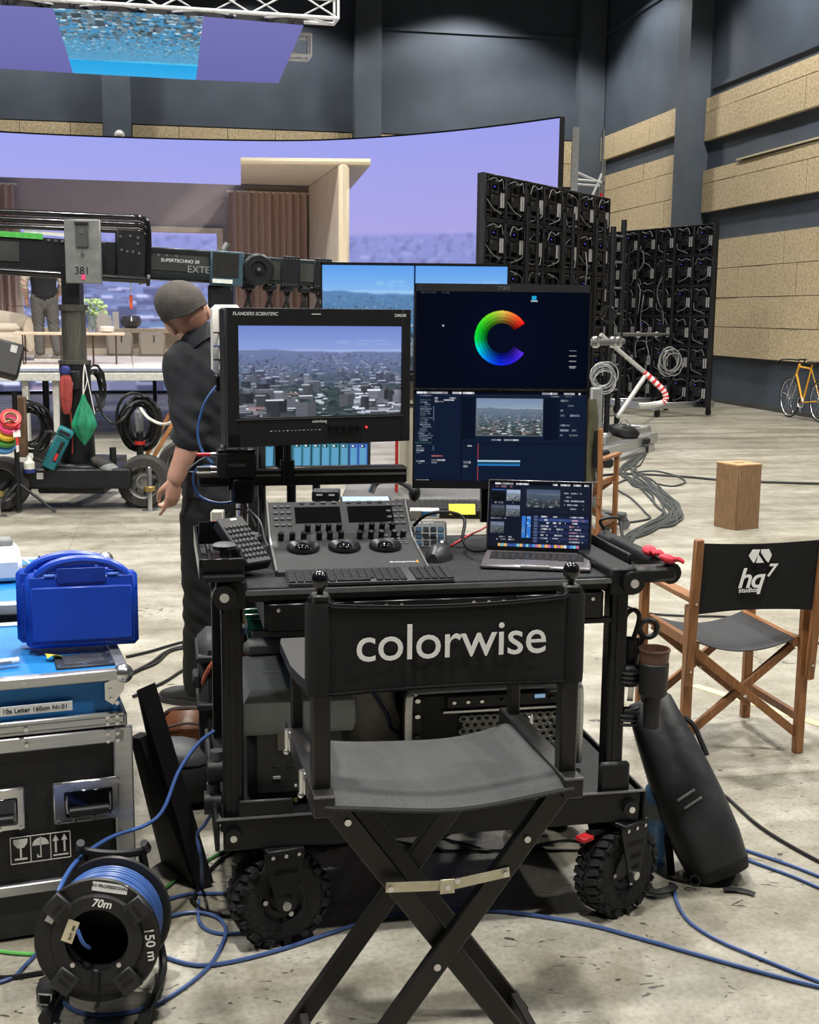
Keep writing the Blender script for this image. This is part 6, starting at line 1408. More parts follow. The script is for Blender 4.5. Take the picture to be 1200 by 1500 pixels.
# second flight case behind it
f2M = MF @ Matrix.Translation((.03, FD + .1, 0)) @ Matrix.Rotation(R(-6), 4, 'Z'); f2 = thing('flight_case', 'silver edged blue flight case standing behind the one with plastic cases', 'flight case', M=f2M)
MB().box((-FW / 2, .36, .37), (FW - .02, .7, .70)).build('body_panel', CBK, f2); MB().box((-FW / 2, .36, .74), (FW - .02, .7, .03)).build('lid_panel', CYAN, f2)
for x in (0, -FW): MB().bar((x, 0, .74), (x, .72, .74), .04, .04, bev=.006).build('aluminium_edge', ALU, f2); [MB().bar((x, y, .03), (x, y, .74), .04, .04, up=(0, 1, 0), bev=.006).build('aluminium_edge', ALU, f2) for y in (0, .72)]
for y in (0, .72): MB().bar((-FW, y, .74), (0, y, .74), .04, .04, bev=.006).build('aluminium_edge', ALU, f2)
for x in (0, -FW):
    for y in (0, .72): MB().sph((x, y, .74), .03, 14, 9).build('ball_corner', STEEL, f2)
for x, y, w, d in ((-.2, .5, .26, .16), (-.55, .52, .22, .2)): MB().box((x, y, .757), (w, d, .006), bev=.002).build('lid_plate', mat('dish_grey'), f2)
wp = thing('white_tool_case', 'white and grey plastic tool case on the rear flight case', 'tool case', f2M @ Vector((-.46, .42, .762)), FY)
MB().box((0, 0, .04), (.36, .3, .08), bev=.015).build('shell', mat('white_case', (224, 224, 226), .45, var=.03), wp); MB().box((.06, .1, .09), (.2, .06, .03), bev=.008).build('grey_clip', mat('clip_grey', (120, 122, 124), .5), wp)
MB().box((0, -.12, .085), (.22, .03, .02), bev=.006).build('grey_clip', mat('clip_grey'), wp)
wire('white cable arching across the rear flight case', [f2M @ Vector((-.5, .5, .77)), f2M @ Vector((-.45, .52, .80)), f2M @ Vector((-.36, .52, .82)), f2M @ Vector((-.27, .46, .80)), f2M @ Vector((-.22, .4, .768))], .004, mat('white_hose'))
an = thing('flat_antenna', 'black flat antenna blade sticking up on the rear flight case', 'antenna', f2M @ Vector((-.22, .3, .785))); MB(frame((0, 0, 0), (1, 0, 0), (0, 0, 1))).prism([(-.012, -.01), (.01, -.01), (.022, .03), (.008, .06), (-.006, .03)], -.003, .003).build('blade', BLKP, an); MB().box((0, 0, -.02), (.03, .02, .02)).build('foot', BLKP, an)
# blue plastic cases on the lid
BPL = mat('blue_plastic', (16, 62, 172), .35, var=.04, scale=10, coat=.1)
def plastic_case(label, x, y, tilt, grp=None):
    M_ = MF @ Matrix.Translation((x, y, FH + .012)) @ Matrix.Rotation(R(-6), 4, 'Z') @ Matrix.Rotation(tilt, 4, 'X'); t = thing('plastic_case', label, 'case', M=M_); w, h = .30, .205
    for s in (-1, 1):
        o = MB().box((0, s * .014, h / 2 - .0), (w, .026, h), bev=.012).build('half_shell', BPL, t)
        MB().box((0, s * .03, h / 2 - .008), (w - .03, .012, h - .055), bev=.004).build('raised_panel', BPL, o)
        arch = [(-w / 2 + .012, h - .05), (-w / 2 + .03, h - .01), (-w / 4, h + .022), (0, h + .034), (w / 4, h + .022), (w / 2 - .03, h - .01), (w / 2 - .012, h - .05)]
        MB().tube(cat([(a, s * .014, z) for a, z in arch], 6), .0115, 8).build('handle_arch', BPL, o)
        for a in (-.085, .085): MB().box((a, s * .026, h - .005), (.03, .008, .008), bev=.002).build('clip', mat('pale_blue_plastic', (90, 130, 225), .35), o)
        for k in range(3): MB().box((.0, s * .022, h - .022 + k * .012), (.115, .006, .004)).build('grip_rib', BPL, o)
    MB().box((0, -.03, h - .006), (.13, .004, .042), bev=.002).build('grip_recess', mat('blue_dark_plastic', (12, 48, 140), .4), t)
    return t
plastic_case('glossy blue plastic case standing behind its twin on the flight case', -.100, .30, R(-4)); plastic_case('glossy blue plastic case standing in front of its twin on the flight case', -.080, .225, R(-5))
pn = thing('marker_pen', 'white marker pen with green cap lying on the blue lid', 'pen', MF @ Vector((-.33, .115, FH + .011)), R(20 + 8))
MB().cyl((-.02, 0, 0), (.075, 0, 0), .0095, n=14).build('barrel', mat('pen_white', (228, 230, 232), .4, var=.02), pn); MB().cyl((-.075, 0, 0), (-.02, 0, 0), .0102, n=14).build('cap', mat('pen_green', (20, 130, 96), .4), pn); MB().box((.03, -.0094, 0), (.05, .0006, .008)).build('print', mat('pen_print', (130, 140, 150), .5), pn)
ys = thing('sticker_scrap', 'crumpled yellow sticker scrap on the blue lid', 'sticker', MF @ Vector((-.165, .155, FH + .003)), R(30)); MB().sheet(lambda u, v: Vector((-.02 + .04 * u, -.014 + .028 * v, .003 + .008 * math.sin(3 * u + 2 * v))), 6, 5, .001).build('paper', mat('yellow_paper', (226, 208, 60), .6, rgb2=(232, 214, 80)), ys)
bt_ = thing('black_tool_bag', 'black tool bag with grey lid on the flight case at the frame edge', 'tool bag', MF @ Vector((-.48, .33, FH + .005)), FY)
MB().box((0, 0, .09), (.3, .2, .18), bev=.03).build('body', BLKP, bt_); MB().box((0, 0, .185), (.3, .2, .03), bev=.014).build('lid', mat('dark_grey_plastic'), bt_); MB().tube(cat([(-.1, -.105, .1), (-.05, -.12, .03), (.05, -.12, .03), (.1, -.105, .1)], 4), .008, 6).build('strap', mat('soft_black'), bt_)
bb2 = thing('black_batten', 'short black batten standing upright beside the blue cases', 'batten', MF @ Vector((-.325, .19, FH + .003)), FY); MB().box((0, 0, .08), (.028, .03, .16), bev=.003).build('bar', BLKP, bb2); MB().box((0, 0, .0), (.034, .036, .006)).build('foot', BLKP, bb2)
# ------------------------------------------------------------------ cable drum
ra = Vector((.04, -.98, .14)).normalized(); rx_ = Vector((1, .0, 0)); rx_ = (rx_ - ra * rx_.dot(ra)).normalized(); ry_ = ra.cross(rx_)
rcn = P(143, 1376, 2.66); DR = frame(rcn, rx_, ry_)
drm = thing('cable_drum', 'black cable drum wound with blue cable marked 70m', 'cable drum', M=DR @ Matrix.Diagonal((.96, .96, 1, 1)))
DRB = mat('drum_black', (27, 27, 28), .4, var=.15, scale=16)
MB().lathe([(.076, -.002), (.076, .012), (.108, .014), (.111, .01), (.113, .006), (.138, .004), (.148, .008), (.152, .002), (.148, -.006), (.076, -.006)], 48, cap=False).build('front_flange', DRB, drm)
MB().lathe([(.04, -.16), (.148, -.16), (.152, -.166), (.148, -.172), (.04, -.172)], 48, cap=False).build('rear_flange', DRB, drm)
MB().lathe([(.078, -.165), (.078, .0), (.074, .0), (.074, -.165)], 32, cap=False).build('hub', DRB, drm); MB().lathe([(0, -.168), (.14, -.168), (.14, -.164), (0, -.164)], 32).build('hub_back', DRB, drm)
BLC = mat('drum_blue_cable', (58, 88, 146), .35, var=.08, scale=20)
for k in range(13):
    for j, rr_ in enumerate((.118, .128)):
        MB().torus((0, 0, -.012 - k * .0112), (0, 0, 1), rr_ + .002 * math.sin(k * 2 + j), .0056, 48, 7).build('cable_turn', BLC, drm)
for a in (38, 138, 232, 308):
    m_ = Matrix.Rotation(R(a), 4, 'Z'); t = MB(m_).box((.122, 0, .014), (.055, .055, .014), bev=.003).build('clip', mat('clip_black', (36, 36, 38), .5), drm)
    for k in range(2): MB(m_).box((.105 + k * .018, 0, .0215), (.006, .03, .002)).build('slot', MODD, t)
for a in (225, 315): MB().cyl((.078 * math.cos(R(a)), .078 * math.sin(R(a)), .013), (.078 * math.cos(R(a)), .078 * math.sin(R(a)), .02), .006, n=10).build('screw', STEEL, drm)
MB().box((0, -.095, .018), (.018, .06, .012), bev=.004).build('lock_lever', CB, drm)
text('lettering', '70m', .027, mat('chalk', (222, 222, 218), .7), drm, Matrix.Translation((.012, .091, .0146)) @ Matrix.Rotation(R(-8), 4, 'Z'), shear=.2, off=.0006)
text('lettering', '150 m', .032, mat('chalk'), drm, Matrix.Translation((.128, -.01, .008)) @ Matrix.Rotation(R(-82), 4, 'Z') @ Matrix.Rotation(PI, 4, 'Z') @ Matrix.Rotation(PI, 4, 'Z'), off=.0005)
sk = MB(Matrix.Translation((.03, .127, .0065)) @ Matrix.Rotation(R(-8), 4, 'Z')).box((0, 0, 0), (.085, .022, .0012)).build('maker_label', mat('label_white'), drm)
text('lettering', 'AV PROFESSIONAL', .0105, mat('label_ink'), sk, Matrix.Translation((.03, .129, .0072)) @ Matrix.Rotation(R(-8), 4, 'Z'), off=.0002)
MB(Matrix.Translation((-.1, .075, .0068)) @ Matrix.Rotation(R(62), 4, 'Z')).box((0, 0, 0), (.07, .02, .001)).build('sticker', mat('label_white'), drm); sk2 = MB(Matrix.Translation((-.062, .025, .0146)) @ Matrix.Rotation(R(70), 4, 'Z')).box((0, 0, 0), (.055, .028, .001)).build('sticker', mat('tan_label', (190, 178, 150), .6), drm)
text('lettering', 'KUT 300', .0095, mat('label_ink'), sk2, Matrix.Translation((-.058, .022, .0153)) @ Matrix.Rotation(R(70), 4, 'Z'))
MB().tube(cat([(-.045, .03, .016), (-.03, .0, .022), (-.02, -.02, .0), (-.03, -.03, -.03)], 4), .005, 6).build('cable_tail', BLC, drm)
Di = DR.inverted()
def dl(x, y, z): return Di @ Vector((x, y, z))
for s in (-1, 1):
    pA = DR @ Vector((s * .12, -.05, -.19)); pB = DR @ Vector((s * .07, .155, -.19))
    fr2 = cat([Vector((pA.x, 2.64, .012)), Vector((pA.x, 2.86, .012)), Vector((pA.x * .5 + pB.x * .5, 2.9, .12)), pB], 5)
    MB(Di).tube(fr2, .011, 8).build('stand_tube', CB, drm)
    MB(Di).cyl(Vector((pA.x, 2.63, .013)), Vector((pA.x, 2.66, .013)), .016, n=12).build('stand_foot', BLKP, drm)
pB0, pB1 = DR @ Vector((-.08, .158, -.19)), DR @ Vector((.08, .158, -.19))
MB(Di).tube(cat([pB0 + Vector((0, -.02, .03)), pB0, (pB0 + pB1) / 2 + Vector((0, 0, -.01)), pB1, pB1 + Vector((0, -.02, .03))], 5), .011, 8).build('carry_bar', CB, drm)
bk2 = thing('buckle_strap', 'black strap with a steel buckle under the cable drum', 'strap', PZ(70, 1462, .01)); MB().box((0, 0, .02), (.045, .06, .05), (.2, .3, .4), bev=.01).build('strap', mat('black_webbing'), bk2); MB().tube([(-.01, -.035, .005), (.02, -.04, .005), (.02, -.036, .03), (-.01, -.033, .03)], .003, 6, True).build('buckle', STEEL, bk2)
# ------------------------------------------------------------------ black leaning boards, bags, hard case
vb = thing('folding_board', 'black folding boards leaning against the flight case corner', 'board')
vbm = mat('black_board', (26, 27, 30), .65, var=.1, scale=8)
def boardq(b0, b1, t1, t0, th):
    n = (b1 - b0).cross(t0 - b0).normalized() * th; mb = MB(); mb.loft([[b0, b1, t1, t0], [b0 + n, b1 + n, t1 + n, t0 + n]]); return obj('panel', fixn(mb.mesh('panel', vbm, False)), vb)
boardq(PZ(291, 1305), PZ(258, 1275), P(200, 1012, 3.42), P(203, 1010, 3.24), .05)
boardq(PZ(286, 1303), PZ(236, 1262), P(190, 1080, 3.5), P(204, 1082, 3.3), .035)
lb_ = thing('leather_bag', 'brown leather shoulder bag on the floor behind the boards', 'bag', PZ(278, 1128), R(8)); LEA = mat('brown_leather', (92, 54, 32), .4, rgb2=(124, 76, 46), scale=7, bump=.15, bscale=40)
lz = P(278, 1042, 4.25).z
MB().box((0, 0, lz * .5), (.24, .14, lz), bev=.06).build('body', LEA, lb_); MB().tube(cat([(-.11, -.072, lz * .4), (-.1, -.074, lz * .75), (0, -.075, lz * .88), (.1, -.074, lz * .75), (.11, -.072, lz * .4)], 5), .005, 6).build('front_seam', mat('dark_leather'), lb_)
MB().tube(cat([(-.11, 0, lz * .6), (-.08, 0, lz * .95), (0, 0, lz * 1.02), (.1, 0, lz * .95)], 5), .009, 6).build('zip', mat('dark_leather'), lb_); MB().box((0, -.075, lz * .3), (.2, .012, .012)).build('strap', mat('dark_leather'), lb_)
pc = thing('hard_case', 'tall black hard equipment case standing behind the cart post', 'hard case', PZ(330, 1165), R(11)); pz = P(318, 936, 3.95).z
HC = mat('hard_case_black', (40, 41, 43), .55, var=.1, bump=.1); MB().box((.0, 0, pz / 2), (.17, .24, pz), bev=.03).build('body', HC, pc)
for z in (pz * .62, pz * .9): MB().box((.0, -.0, z), (.185, .26, .025), bev=.006).build('rib', HC, pc)
MB().box((-.09, -.06, pz * .76), (.03, .08, .05), bev=.008).build('latch', HC, pc); MB().tube(cat([(-.05, -.02, pz * .6), (-.07, -.1, pz * .75), (-.03, -.13, pz * .9), (.05, -.13, pz * .95)], 5), .008, 6).build('orange_cord', mat('orange_cord', (214, 120, 90), .6), pc); MB().sph((.03, -.128, pz * .35), .012, 10, 7).build('pressure_valve', STEEL, pc)
nb = thing('netbook_sleeve', 'dark grey soft pouch on the floor beside the leather bag', 'pouch', PZ(278, 1175)); MB().sph((0, 0, .1), (.12, .1, .11), 16, 10, (.2, 0, 0)).build('pouch', mat('soft_black'), nb); MB().sph((-.01, -.03, .19), (.1, .07, .035), 14, 8, (.3, .2, 0)).build('flap', mat('dark_grey_plastic'), nb)
for x, y in ((318, 1128), (313, 1175)):
    q = P(x, y, 3.12); k = thing('clamp_roller', ('upper' if y < 1150 else 'lower') + ' round black clamp knob on the left side of the cart tray', 'clamp', q, CYAW, group='clamp knobs on the cart tray side'); MB().cyl((-.025, .0, 0), (.02, 0, 0), .032, n=18).build('roller', BLKP, k); MB().cyl((0, 0, .03), (0, 0, .055), .018, n=12).build('cap', mat('dark_grey_plastic'), k); MB().box((.03, .0, .0), (.03, .04, .05), bev=.006).build('bracket', CB, k)
bp_ = thing('backpack', 'black roll top backpack leaning on the right side of the cart', 'backpack'); BPM = mat('backpack_black', (36, 37, 39), .5, var=.3, scale=6, bump=.7, bscale=11)
B0 = PZ(1064, 1300) + Vector((0, .06, .01)); T0 = P(951, 1030, 3.62); ax_ = (T0 - B0); side = Vector((ax_.z, 0, -ax_.x)).normalized(); dep = side.cross(ax_).normalized(); rings = []
for t, w, d in ((-.01, .075, .05), (.0, .10, .075), (.06, .112, .09), (.2, .122, .105), (.4, .122, .105), (.6, .114, .098), (.8, .1, .08), (.92, .09, .06), (1., .085, .035), (1.03, .07, .02)):
    c = B0 + ax_ * t; w *= .84; rings.append([c + side * (w * math.copysign(abs(math.cos(a)) ** .8, math.cos(a))) + dep * (d * math.copysign(abs(math.sin(a)) ** .8, math.sin(a))) for a in [2 * PI * j / 28 for j in range(28)]])
mb = MB(); mb.loft(rings); obj('body', fixn(mb.mesh('body', BPM, True, 60)), bp_)
rb = [[q + (q - (B0 + ax_ * t)) * .02 for q in r_] for r_, t in zip(rings[:3], (-.01, 0, .06))]; mb = MB(); mb.loft(rb); obj('bottom_panel', fixn(mb.mesh('bottom_panel', mat('backpack_base', (26, 26, 27), .7), True, 60)), bp_)
fd = dep if dep.y < 0 else -dep
for k, (t, s_) in enumerate(((.47, .02), (.42, .03))):
    c = B0 + ax_ * t + fd * .107 + side * (s_ - .03); MB().bar(c - side * .03 - ax_.normalized() * .0, c + side * .03 + ax_.normalized() * .012, .004, .006).build('daisy_loop', mat('loop_grey', (120, 122, 124), .6), bp_)
for t in (.58, .54, .41, .36): c = B0 + ax_ * t + side * .083 + fd * .055; MB().bar(c, c - ax_.normalized() * .03, .003, .005).build('daisy_loop', mat('loop_grey'), bp_)
MB().tube(cat([B0 + ax_ * .86 + side * .08, B0 + ax_ * .8 + side * .098, B0 + ax_ * .7 + side * .1, B0 + ax_ * .62 + side * .1], 5), .008, 6).build('side_strap', mat('black_webbing'), bp_)
MB().tube(cat([B0 - side * .1 + ax_ * .3, B0 - side * .14 + ax_ * .08, PZ(985, 1300, .02), PZ(955, 1305, .02), PZ(940, 1280, .02), B0 - side * .2 + ax_ * .25], 6), .014, 7, flat=.35).build('shoulder_strap', mat('black_webbing'), bp_); MB().tube(cat([PZ(1060, 1302, .01), PZ(1085, 1303, .01), PZ(1106, 1309, .008)], 4), .01, 5, flat=.3).build('strap_end', mat('black_webbing'), bp_)
MB().torus(PZ(1018, 1290, .03), (0, -1, .4), .014, .003, 16, 6).build('ring', BLKP, bp_)
wbt = thing('water_bottle', 'blue plastic water bottle standing between cart wheel and backpack', 'bottle', PZ(956, 1262) + Vector((0, .0, 0)))
MB().lathe([(0, 0), (.04, .0), (.043, .02), (.043, .1), (.04, .12), (.043, .14), (.043, .2), (.03, .24), (.014, .26), (.014, .28), (0, .28)], 22).build('bottle', mat('blue_bottle', (110, 160, 214), .15, trans=.25, var=.12, scale=12), wbt); MB().lathe([(.0435, .15), (.0445, .15), (.0445, .2), (.0435, .2)], 22, cap=False).build('label', mat('grey_label', (128, 136, 140), .5), wbt); MB().cyl((0, 0, .27), (0, 0, .295), .016, n=14).build('cap', mat('navy_nylon'), wbt)
dc = thing('dark_coat', 'dark cloth hanging behind the right cart post', 'coat')
MB().sheet(lambda u, v: cw(.9 + (.08 + .1 * v) * u, .67 + .03 * math.sin(9 * u), .94 - .55 * v), 14, 8, .02).build('cloth', mat('dark_cloth', (44, 42, 36), .9, var=.15, scale=10), dc)
# ------------------------------------------------------------------ second workstation behind the cart
BEI = mat('beige_post', (186, 180, 160), .5, var=.04)
d2 = thing('workstation_desk', 'pale workstation desk with beige posts behind the grading cart', 'desk')
DT = .985
MB().box((.06, 4.5, DT - .015), (.62, .66, .03), bev=.005).build('desktop', mat('desk_top', (86, 86, 84), .5), d2)
for x, Y in ((598, 4.75),): 
    q = P(x, 640, Y); MB().box((q.x, Y, .75), (.075, .06, 1.5), bev=.006).build('post', BEI, d2)
    MB().box((q.x, Y - .032, P(x, 592, Y).z), (.078, .004, .008)).build('joint', MODD, d2)
q = P(321, 890, 4.4); wpo = thing('white_post', 'white square post standing behind the left cart post', 'post', (q.x, 4.4, 0)); MB().box((0, 0, .47), (.045, .05, .94), bev=.004).build('post', mat('white_leg', (176, 172, 160), .5), wpo); MB().box((0, 0, .01), (.12, .12, .02), bev=.004).build('foot', mat('white_leg'), wpo)
for x, y in ((.33, 4.25), (.33, 4.78), (-.2, 4.78)): MB().box((x, y, DT / 2 - .02), (.05, .05, DT - .04), bev=.004).build('leg', BLK, d2)
q0, q1 = P(581.5, 640, 4.6), P(581.5, 745, 4.6); MB().cyl(Vector((q0.x, 4.6, DT)), Vector((q0.x, 4.6, 1.5)), .006, n=8).build('red_rod', mat('red_rod', (190, 44, 44), .5), d2)
MB().box((.05, 4.76, 1.35), (.5, .04, .06), bev=.006).build('tv_bracket', BLK, d2)
tv = thing('wide_monitor', 'wide flat monitor with two blue city pictures behind the desktop monitors', 'monitor', Vector((-.343, 4.7, 1.425)))
tw_, th_ = .707, .412; MB().box((tw_ / 2, .025, th_ / 2), (tw_, .045, th_), bev=.004).build('shell', MSH, tv)
CITY2 = city(170, 170, .28, 3, (96, 160, 238), (140, 190, 240), (214, 226, 238), (30, 70, 84), 800, .95, True, (90, 140, 205), .38)
both_ = np.concatenate([CITY2, np.tile(np.array([[[20, 40, 80]]], float), (170, 3, 1)), CITY2], 1)
picture('screen', both_, flat_fn((.006, -.0005, .012), (tw_ - .012, 0, 0), (0, 0, th_ - .02)), tv)
for a in ((tw_ / 2, .002, tw_, .008), (tw_ / 2, th_ - .003, tw_, .008)): MB().box((a[0], -.002, a[1] + .001), (a[2], .006, a[3])).build('bezel', MSH, tv)
for x in (.003, tw_ - .003): MB().box((x, -.002, th_ / 2), (.006, .006, th_)).build('bezel', MSH, tv)
MB().box((tw_ * .5 - .02, .0, -.012), (tw_ * .6, .03, .03), bev=.004).build('speaker_bar', MSH, tv)
# sound mixer tablet
mx = thing('mixer_touchscreen', 'touchscreen showing rows of teal sound mixer channels under the grading monitor', 'touchscreen', M=frame(Vector((-.53, 4.3, 1.085)), (1, .02, 0), (0, .35, 1)))
mw, mh = .39, .2; MB().box((mw / 2, mh / 2, -.008), (mw, mh, .014), bev=.003).build('shell', MSH, mx)
a = np.tile(np.array([34, 46, 66.]), (100, 190, 1)); rect(a, 0, 0, 1, .35, (40, 52, 74)); dashes(a, .1, .1, .95, .35, 4, (120, 140, 165), 3, .4)
for k in range(11):
    x = .03 + k * .088; rect(a, x, .42, x + .075, .98, (64, 132, 150) if k < 9 else (70, 110, 190)); rect(a, x + .01, .5, x + .065, .9, (96, 160, 196)); rect(a, x + .02, .44, x + .05, .49, (16, 20, 26)); rect(a, x + .022, .45, x + .036, .48, (235, 240, 245)); rect(a, x + .02, .9, x + .05, .96, (16, 20, 26)); rect(a, x + .024, .91, x + .036, .95, (235, 240, 245))
picture('screen', a, flat_fn((.008, .006, .0), (mw - .016, 0, 0), (0, mh - .012, 0)), mx); MB(mx.matrix_world.inverted()).cyl(Vector((-.335, 4.36, .02)), Vector((-.335, 4.36, 1.17)), .014, n=10).build('stand_pole', BLK, mx); MB(mx.matrix_world.inverted()).cyl(Vector((-.335, 4.36, .0)), Vector((-.335, 4.36, .02)), .15, n=24).build('stand_foot', BLK, mx)
tb2 = thing('tablet', 'thin pale blue lit tablet lying on the rear desk', 'tablet', Vector((-.155, 4.3, DT + .002)), R(4)); MB().box((0, 0, .006), (.18, .17, .012), bev=.003).build('shell', MSH, tb2); MB().box((0, 0, .0125), (.165, .15, .001)).build('screen', mat('lit_blue', (150, 180, 215), .3, emit=.6, var=.05), tb2)
keyboard('black keyboard lying on the pale rear desk behind the stacked monitors', Matrix.Translation((.16, 4.22, DT)) @ Matrix.Rotation(R(4), 4, 'Z') @ Matrix.Rotation(R(6), 4, 'X'), .42, .13, 6, 21)
yn = thing('sticky_note', 'yellow sticky note hanging on the rear desk edge', 'note', P(677, 746, 4.12)); MB().box((0, 0, 0), (.09, .0015, .04), (-.6, 0, .05)).build('paper', mat('sticky_yellow', (240, 220, 60), .6, var=.03), yn)
bx = thing('display_strip', 'white box with a blue label on the rear desk edge', 'box', P(622, 752, 4.12)); MB().box((0, 0, 0), (.1, .06, .03), bev=.003).build('case', mat('white_plastic'), bx); MB().box((.015, -.0305, .005), (.05, .002, .012)).build('label', mat('blue_label', (40, 130, 200), .4), bx)
mp_ = thing('headset', 'silver curved headset resting behind the grading panel', 'headset', P(570, 722, 4.05)); MB().tube(cat([(-.06, 0, 0), (-.04, 0, .035), (.01, 0, .045), (.06, 0, .025), (.08, 0, 0)], 5), .011, 8).build('band', STEEL, mp_); MB().sph((.085, 0, 0), (.02, .03, .03), 12, 8).build('ear_pad', BLKP, mp_)
rtr = thing('black_hub', 'black hub box with white ports behind the grading panel', 'hub', P(478, 725, 4.0)); MB().box((0, 0, 0), (.09, .07, .035), bev=.004).build('case', mat('box_black'), rtr)
for x in (-.02, .02): MB().box((x, -.036, .005), (.02, .002, .006)).build('port', WPR, rtr)
# rolling stand seen right of the stacked monitors
rs = thing('rolling_stand', 'grey post rolling stand with castors beyond the cart', 'stand', Vector((P(868, 740, 9.6).x, 9.6, 0)))
MB().box((0, 0, .6), (.09, .09, 1.0), bev=.01).build('post', mat('stand_grey', (120, 122, 120), .5, .3), rs); MB().box((.04, 0, 1.02 - .5 + .0), (.2, .2, .08), bev=.02).build('collar', BLKP, rs)
for a in (-.35, 1.7, 3.4, 5.0):
    e = Vector((.27 * math.cos(a), .27 * math.sin(a), 0)); MB().bar(Vector((0, 0, .13)), e + Vector((0, 0, .11)), .08, .04, bev=.012).build('base_arm', mat('base_grey', (78, 80, 80), .5), rs); c = MB(); c.cyl(e + Vector((-.015, -.02, .045)), e + Vector((-.015, .02, .045)), .045, n=14); c.box(e + Vector((-.015, 0, .085)), (.05, .05, .03), bev=.006); c.build('castor', mat('castor_grey', (92, 94, 96), .5), rs)
# ------------------------------------------------------------------ cables on the floor
FB = mat('floor_blue_cable', (62, 84, 132), .4, var=.05)
def fcable(label, px_, r, m, z=None):
    a, b_ = px_[-2], px_[-1]
    if b_[0] > 1200: px_ = px_ + [(b_[0] + (b_[0] - a[0]) * k, b_[1] + (b_[1] - a[1]) * k * .8) for k in (1.5, 3)]
    a, b_ = px_[1], px_[0]
    if b_[0] < 0: px_ = [(b_[0] - 120, b_[1] + (b_[1] - a[1]) * 1.5)] + px_
    return wire(label, [PZ(x, y, r + .001) for x, y in px_], r, m, 8)
fcable('long blue cable crossing the floor below the black canvas chair', [(236, 1400), (300, 1414), (400, 1394), (520, 1355), (600, 1337), (720, 1334), (850, 1352), (950, 1378), (1100, 1420), (1230, 1452)], .0055, FB)
fcable('blue cable sweeping in a wide loop around the cable drum', [(78, 1455), (110, 1480), (160, 1487), (230, 1470), (300, 1422), (326, 1382), (330, 1358), (315, 1342), (280, 1336), (238, 1345)], .0055, FB)
fcable('blue cable curving away from the backpack strap', [(988, 1300), (992, 1322), (1010, 1350), (1050, 1376), (1110, 1402), (1230, 1448)], .005, FB)
fcable('upper of two parallel blue cables running off past the backpack', [(1075, 1240), (1110, 1251), (1160, 1268), (1230, 1294)], .005, FB); fcable('lower of two parallel blue cables running off past the backpack', [(1070, 1250), (1110, 1265), (1160, 1283), (1230, 1312)], .005, FB)
fcable('black cable curving out from behind the backpack', [(1040, 1150), (1070, 1172), (1110, 1208), (1160, 1240), (1230, 1276)], .006, CABK)
fcable('black cable on the floor passing the teak chair legs', [(900, 880), (945, 897), (1000, 902), (1080, 905), (1150, 925), (1230, 952)], .006, CABK)
wire('blue cable rising from the drum to the cart side', [DR @ Vector((-.1, .085, -.05)), P(88, 1300, 2.72), P(112, 1262, 2.85), P(160, 1228, 3.0), P(215, 1208, 3.1), P(240, 1185, 3.15), P(262, 1130, 3.25), P(290, 1090, 3.35), P(314, 1071, 3.4)], .0055, BLC)
wire('blue cable dropping beside the black boards to the cart wheel', [P(316, 1182, 3.12), P(300, 1208, 3.14), P(289, 1224, 3.16), P(295, 1260, 3.16), PZ(295, 1300, .006), PZ(290, 1335, .006), PZ(296, 1356, .006), PZ(320, 1367, .006), PZ(362, 1366, .006)], .005, FB)
fcable('blue cable running from the drum under the cart', [(234, 1322), (275, 1310), (345, 1308), (420, 1302)], .005, FB); fcable('green cable on the floor under the folding boards', [(236, 1306), (270, 1281), (330, 1246), (380, 1225)], .005, mat('green_cable', (52, 104, 48), .5)); fcable('green cable end at the left edge of the floor', [(-20, 1392), (20, 1396), (56, 1398)], .005, mat('green_cable2', (96, 176, 84), .5))
fcable('black cable curving under the cart from the boards', [(282, 1322), (296, 1290), (320, 1262), (352, 1240)], .006, CABK); fcable('short black cable behind the cart wheel', [(280, 1318), (300, 1334), (345, 1342), (400, 1338)], .006, CABK)
fcable('blue cable leaving the drum towards the frame edge', [(52, 1398), (36, 1415), (18, 1432), (-20, 1444)], .005, FB); fcable('black cable at the floor beside the drum', [(-20, 1432), (20, 1431), (64, 1424)], .006, CABK)
fcable('uppermost black cable behind the flight case', [(185, 962), (220, 954), (270, 940), (330, 930)], .007, CABK); fcable('middle black cable behind the flight case', [(185, 990), (220, 972), (250, 952), (300, 942)], .009, CABK); fcable('thin black cable behind the flight case', [(185, 988), (228, 972), (255, 952), (320, 945)], .006, CABK); fcable('lowest black cable behind the flight case', [(195, 1020), (240, 999), (280, 976), (340, 960)], .007, CABK)
rg = random.Random(21)
for k in range(9):
    pts = [(rg.uniform(380, 760), rg.uniform(1195, 1240))]
    for q in range(6): pts.append((pts[-1][0] + rg.uniform(-70, 90), min(1245, max(1190, pts[-1][1] + rg.uniform(-22, 22)))))
    t = fcable('tangled thin black cable on the floor under the cart', pts, .004, CABK); t['group'] = 'tangled cables under the cart'
fcable('long black cable across the open floor behind the plywood box', [(875, 697), (920, 694), (1000, 698), (1056, 703), (1120, 706), (1230, 709)], .012, CABK)
spine = [(948, 662), (928, 680), (918, 690), (935, 706), (960, 718), (975, 738), (985, 752), (970, 765), (935, 780), (910, 797), (888, 803)]
for k in range(13):
    o = rg.uniform(-1, 1); pts = []
    for i, (x, y) in enumerate(spine):
        am = 16 * math.sin(PI * i / 10) ; pts.append((x + am * o + rg.uniform(-9, 9) * (0 < i < 10), y + rg.uniform(-5, 5) * (0 < i < 10)))
    t = fcable('grey black cable in the snaking bundle beyond the cart handle', pts, .0095, mat('bundle_cable', (58, 62, 62), .5)); t['group'] = 'snaking cable bundle on the floor'
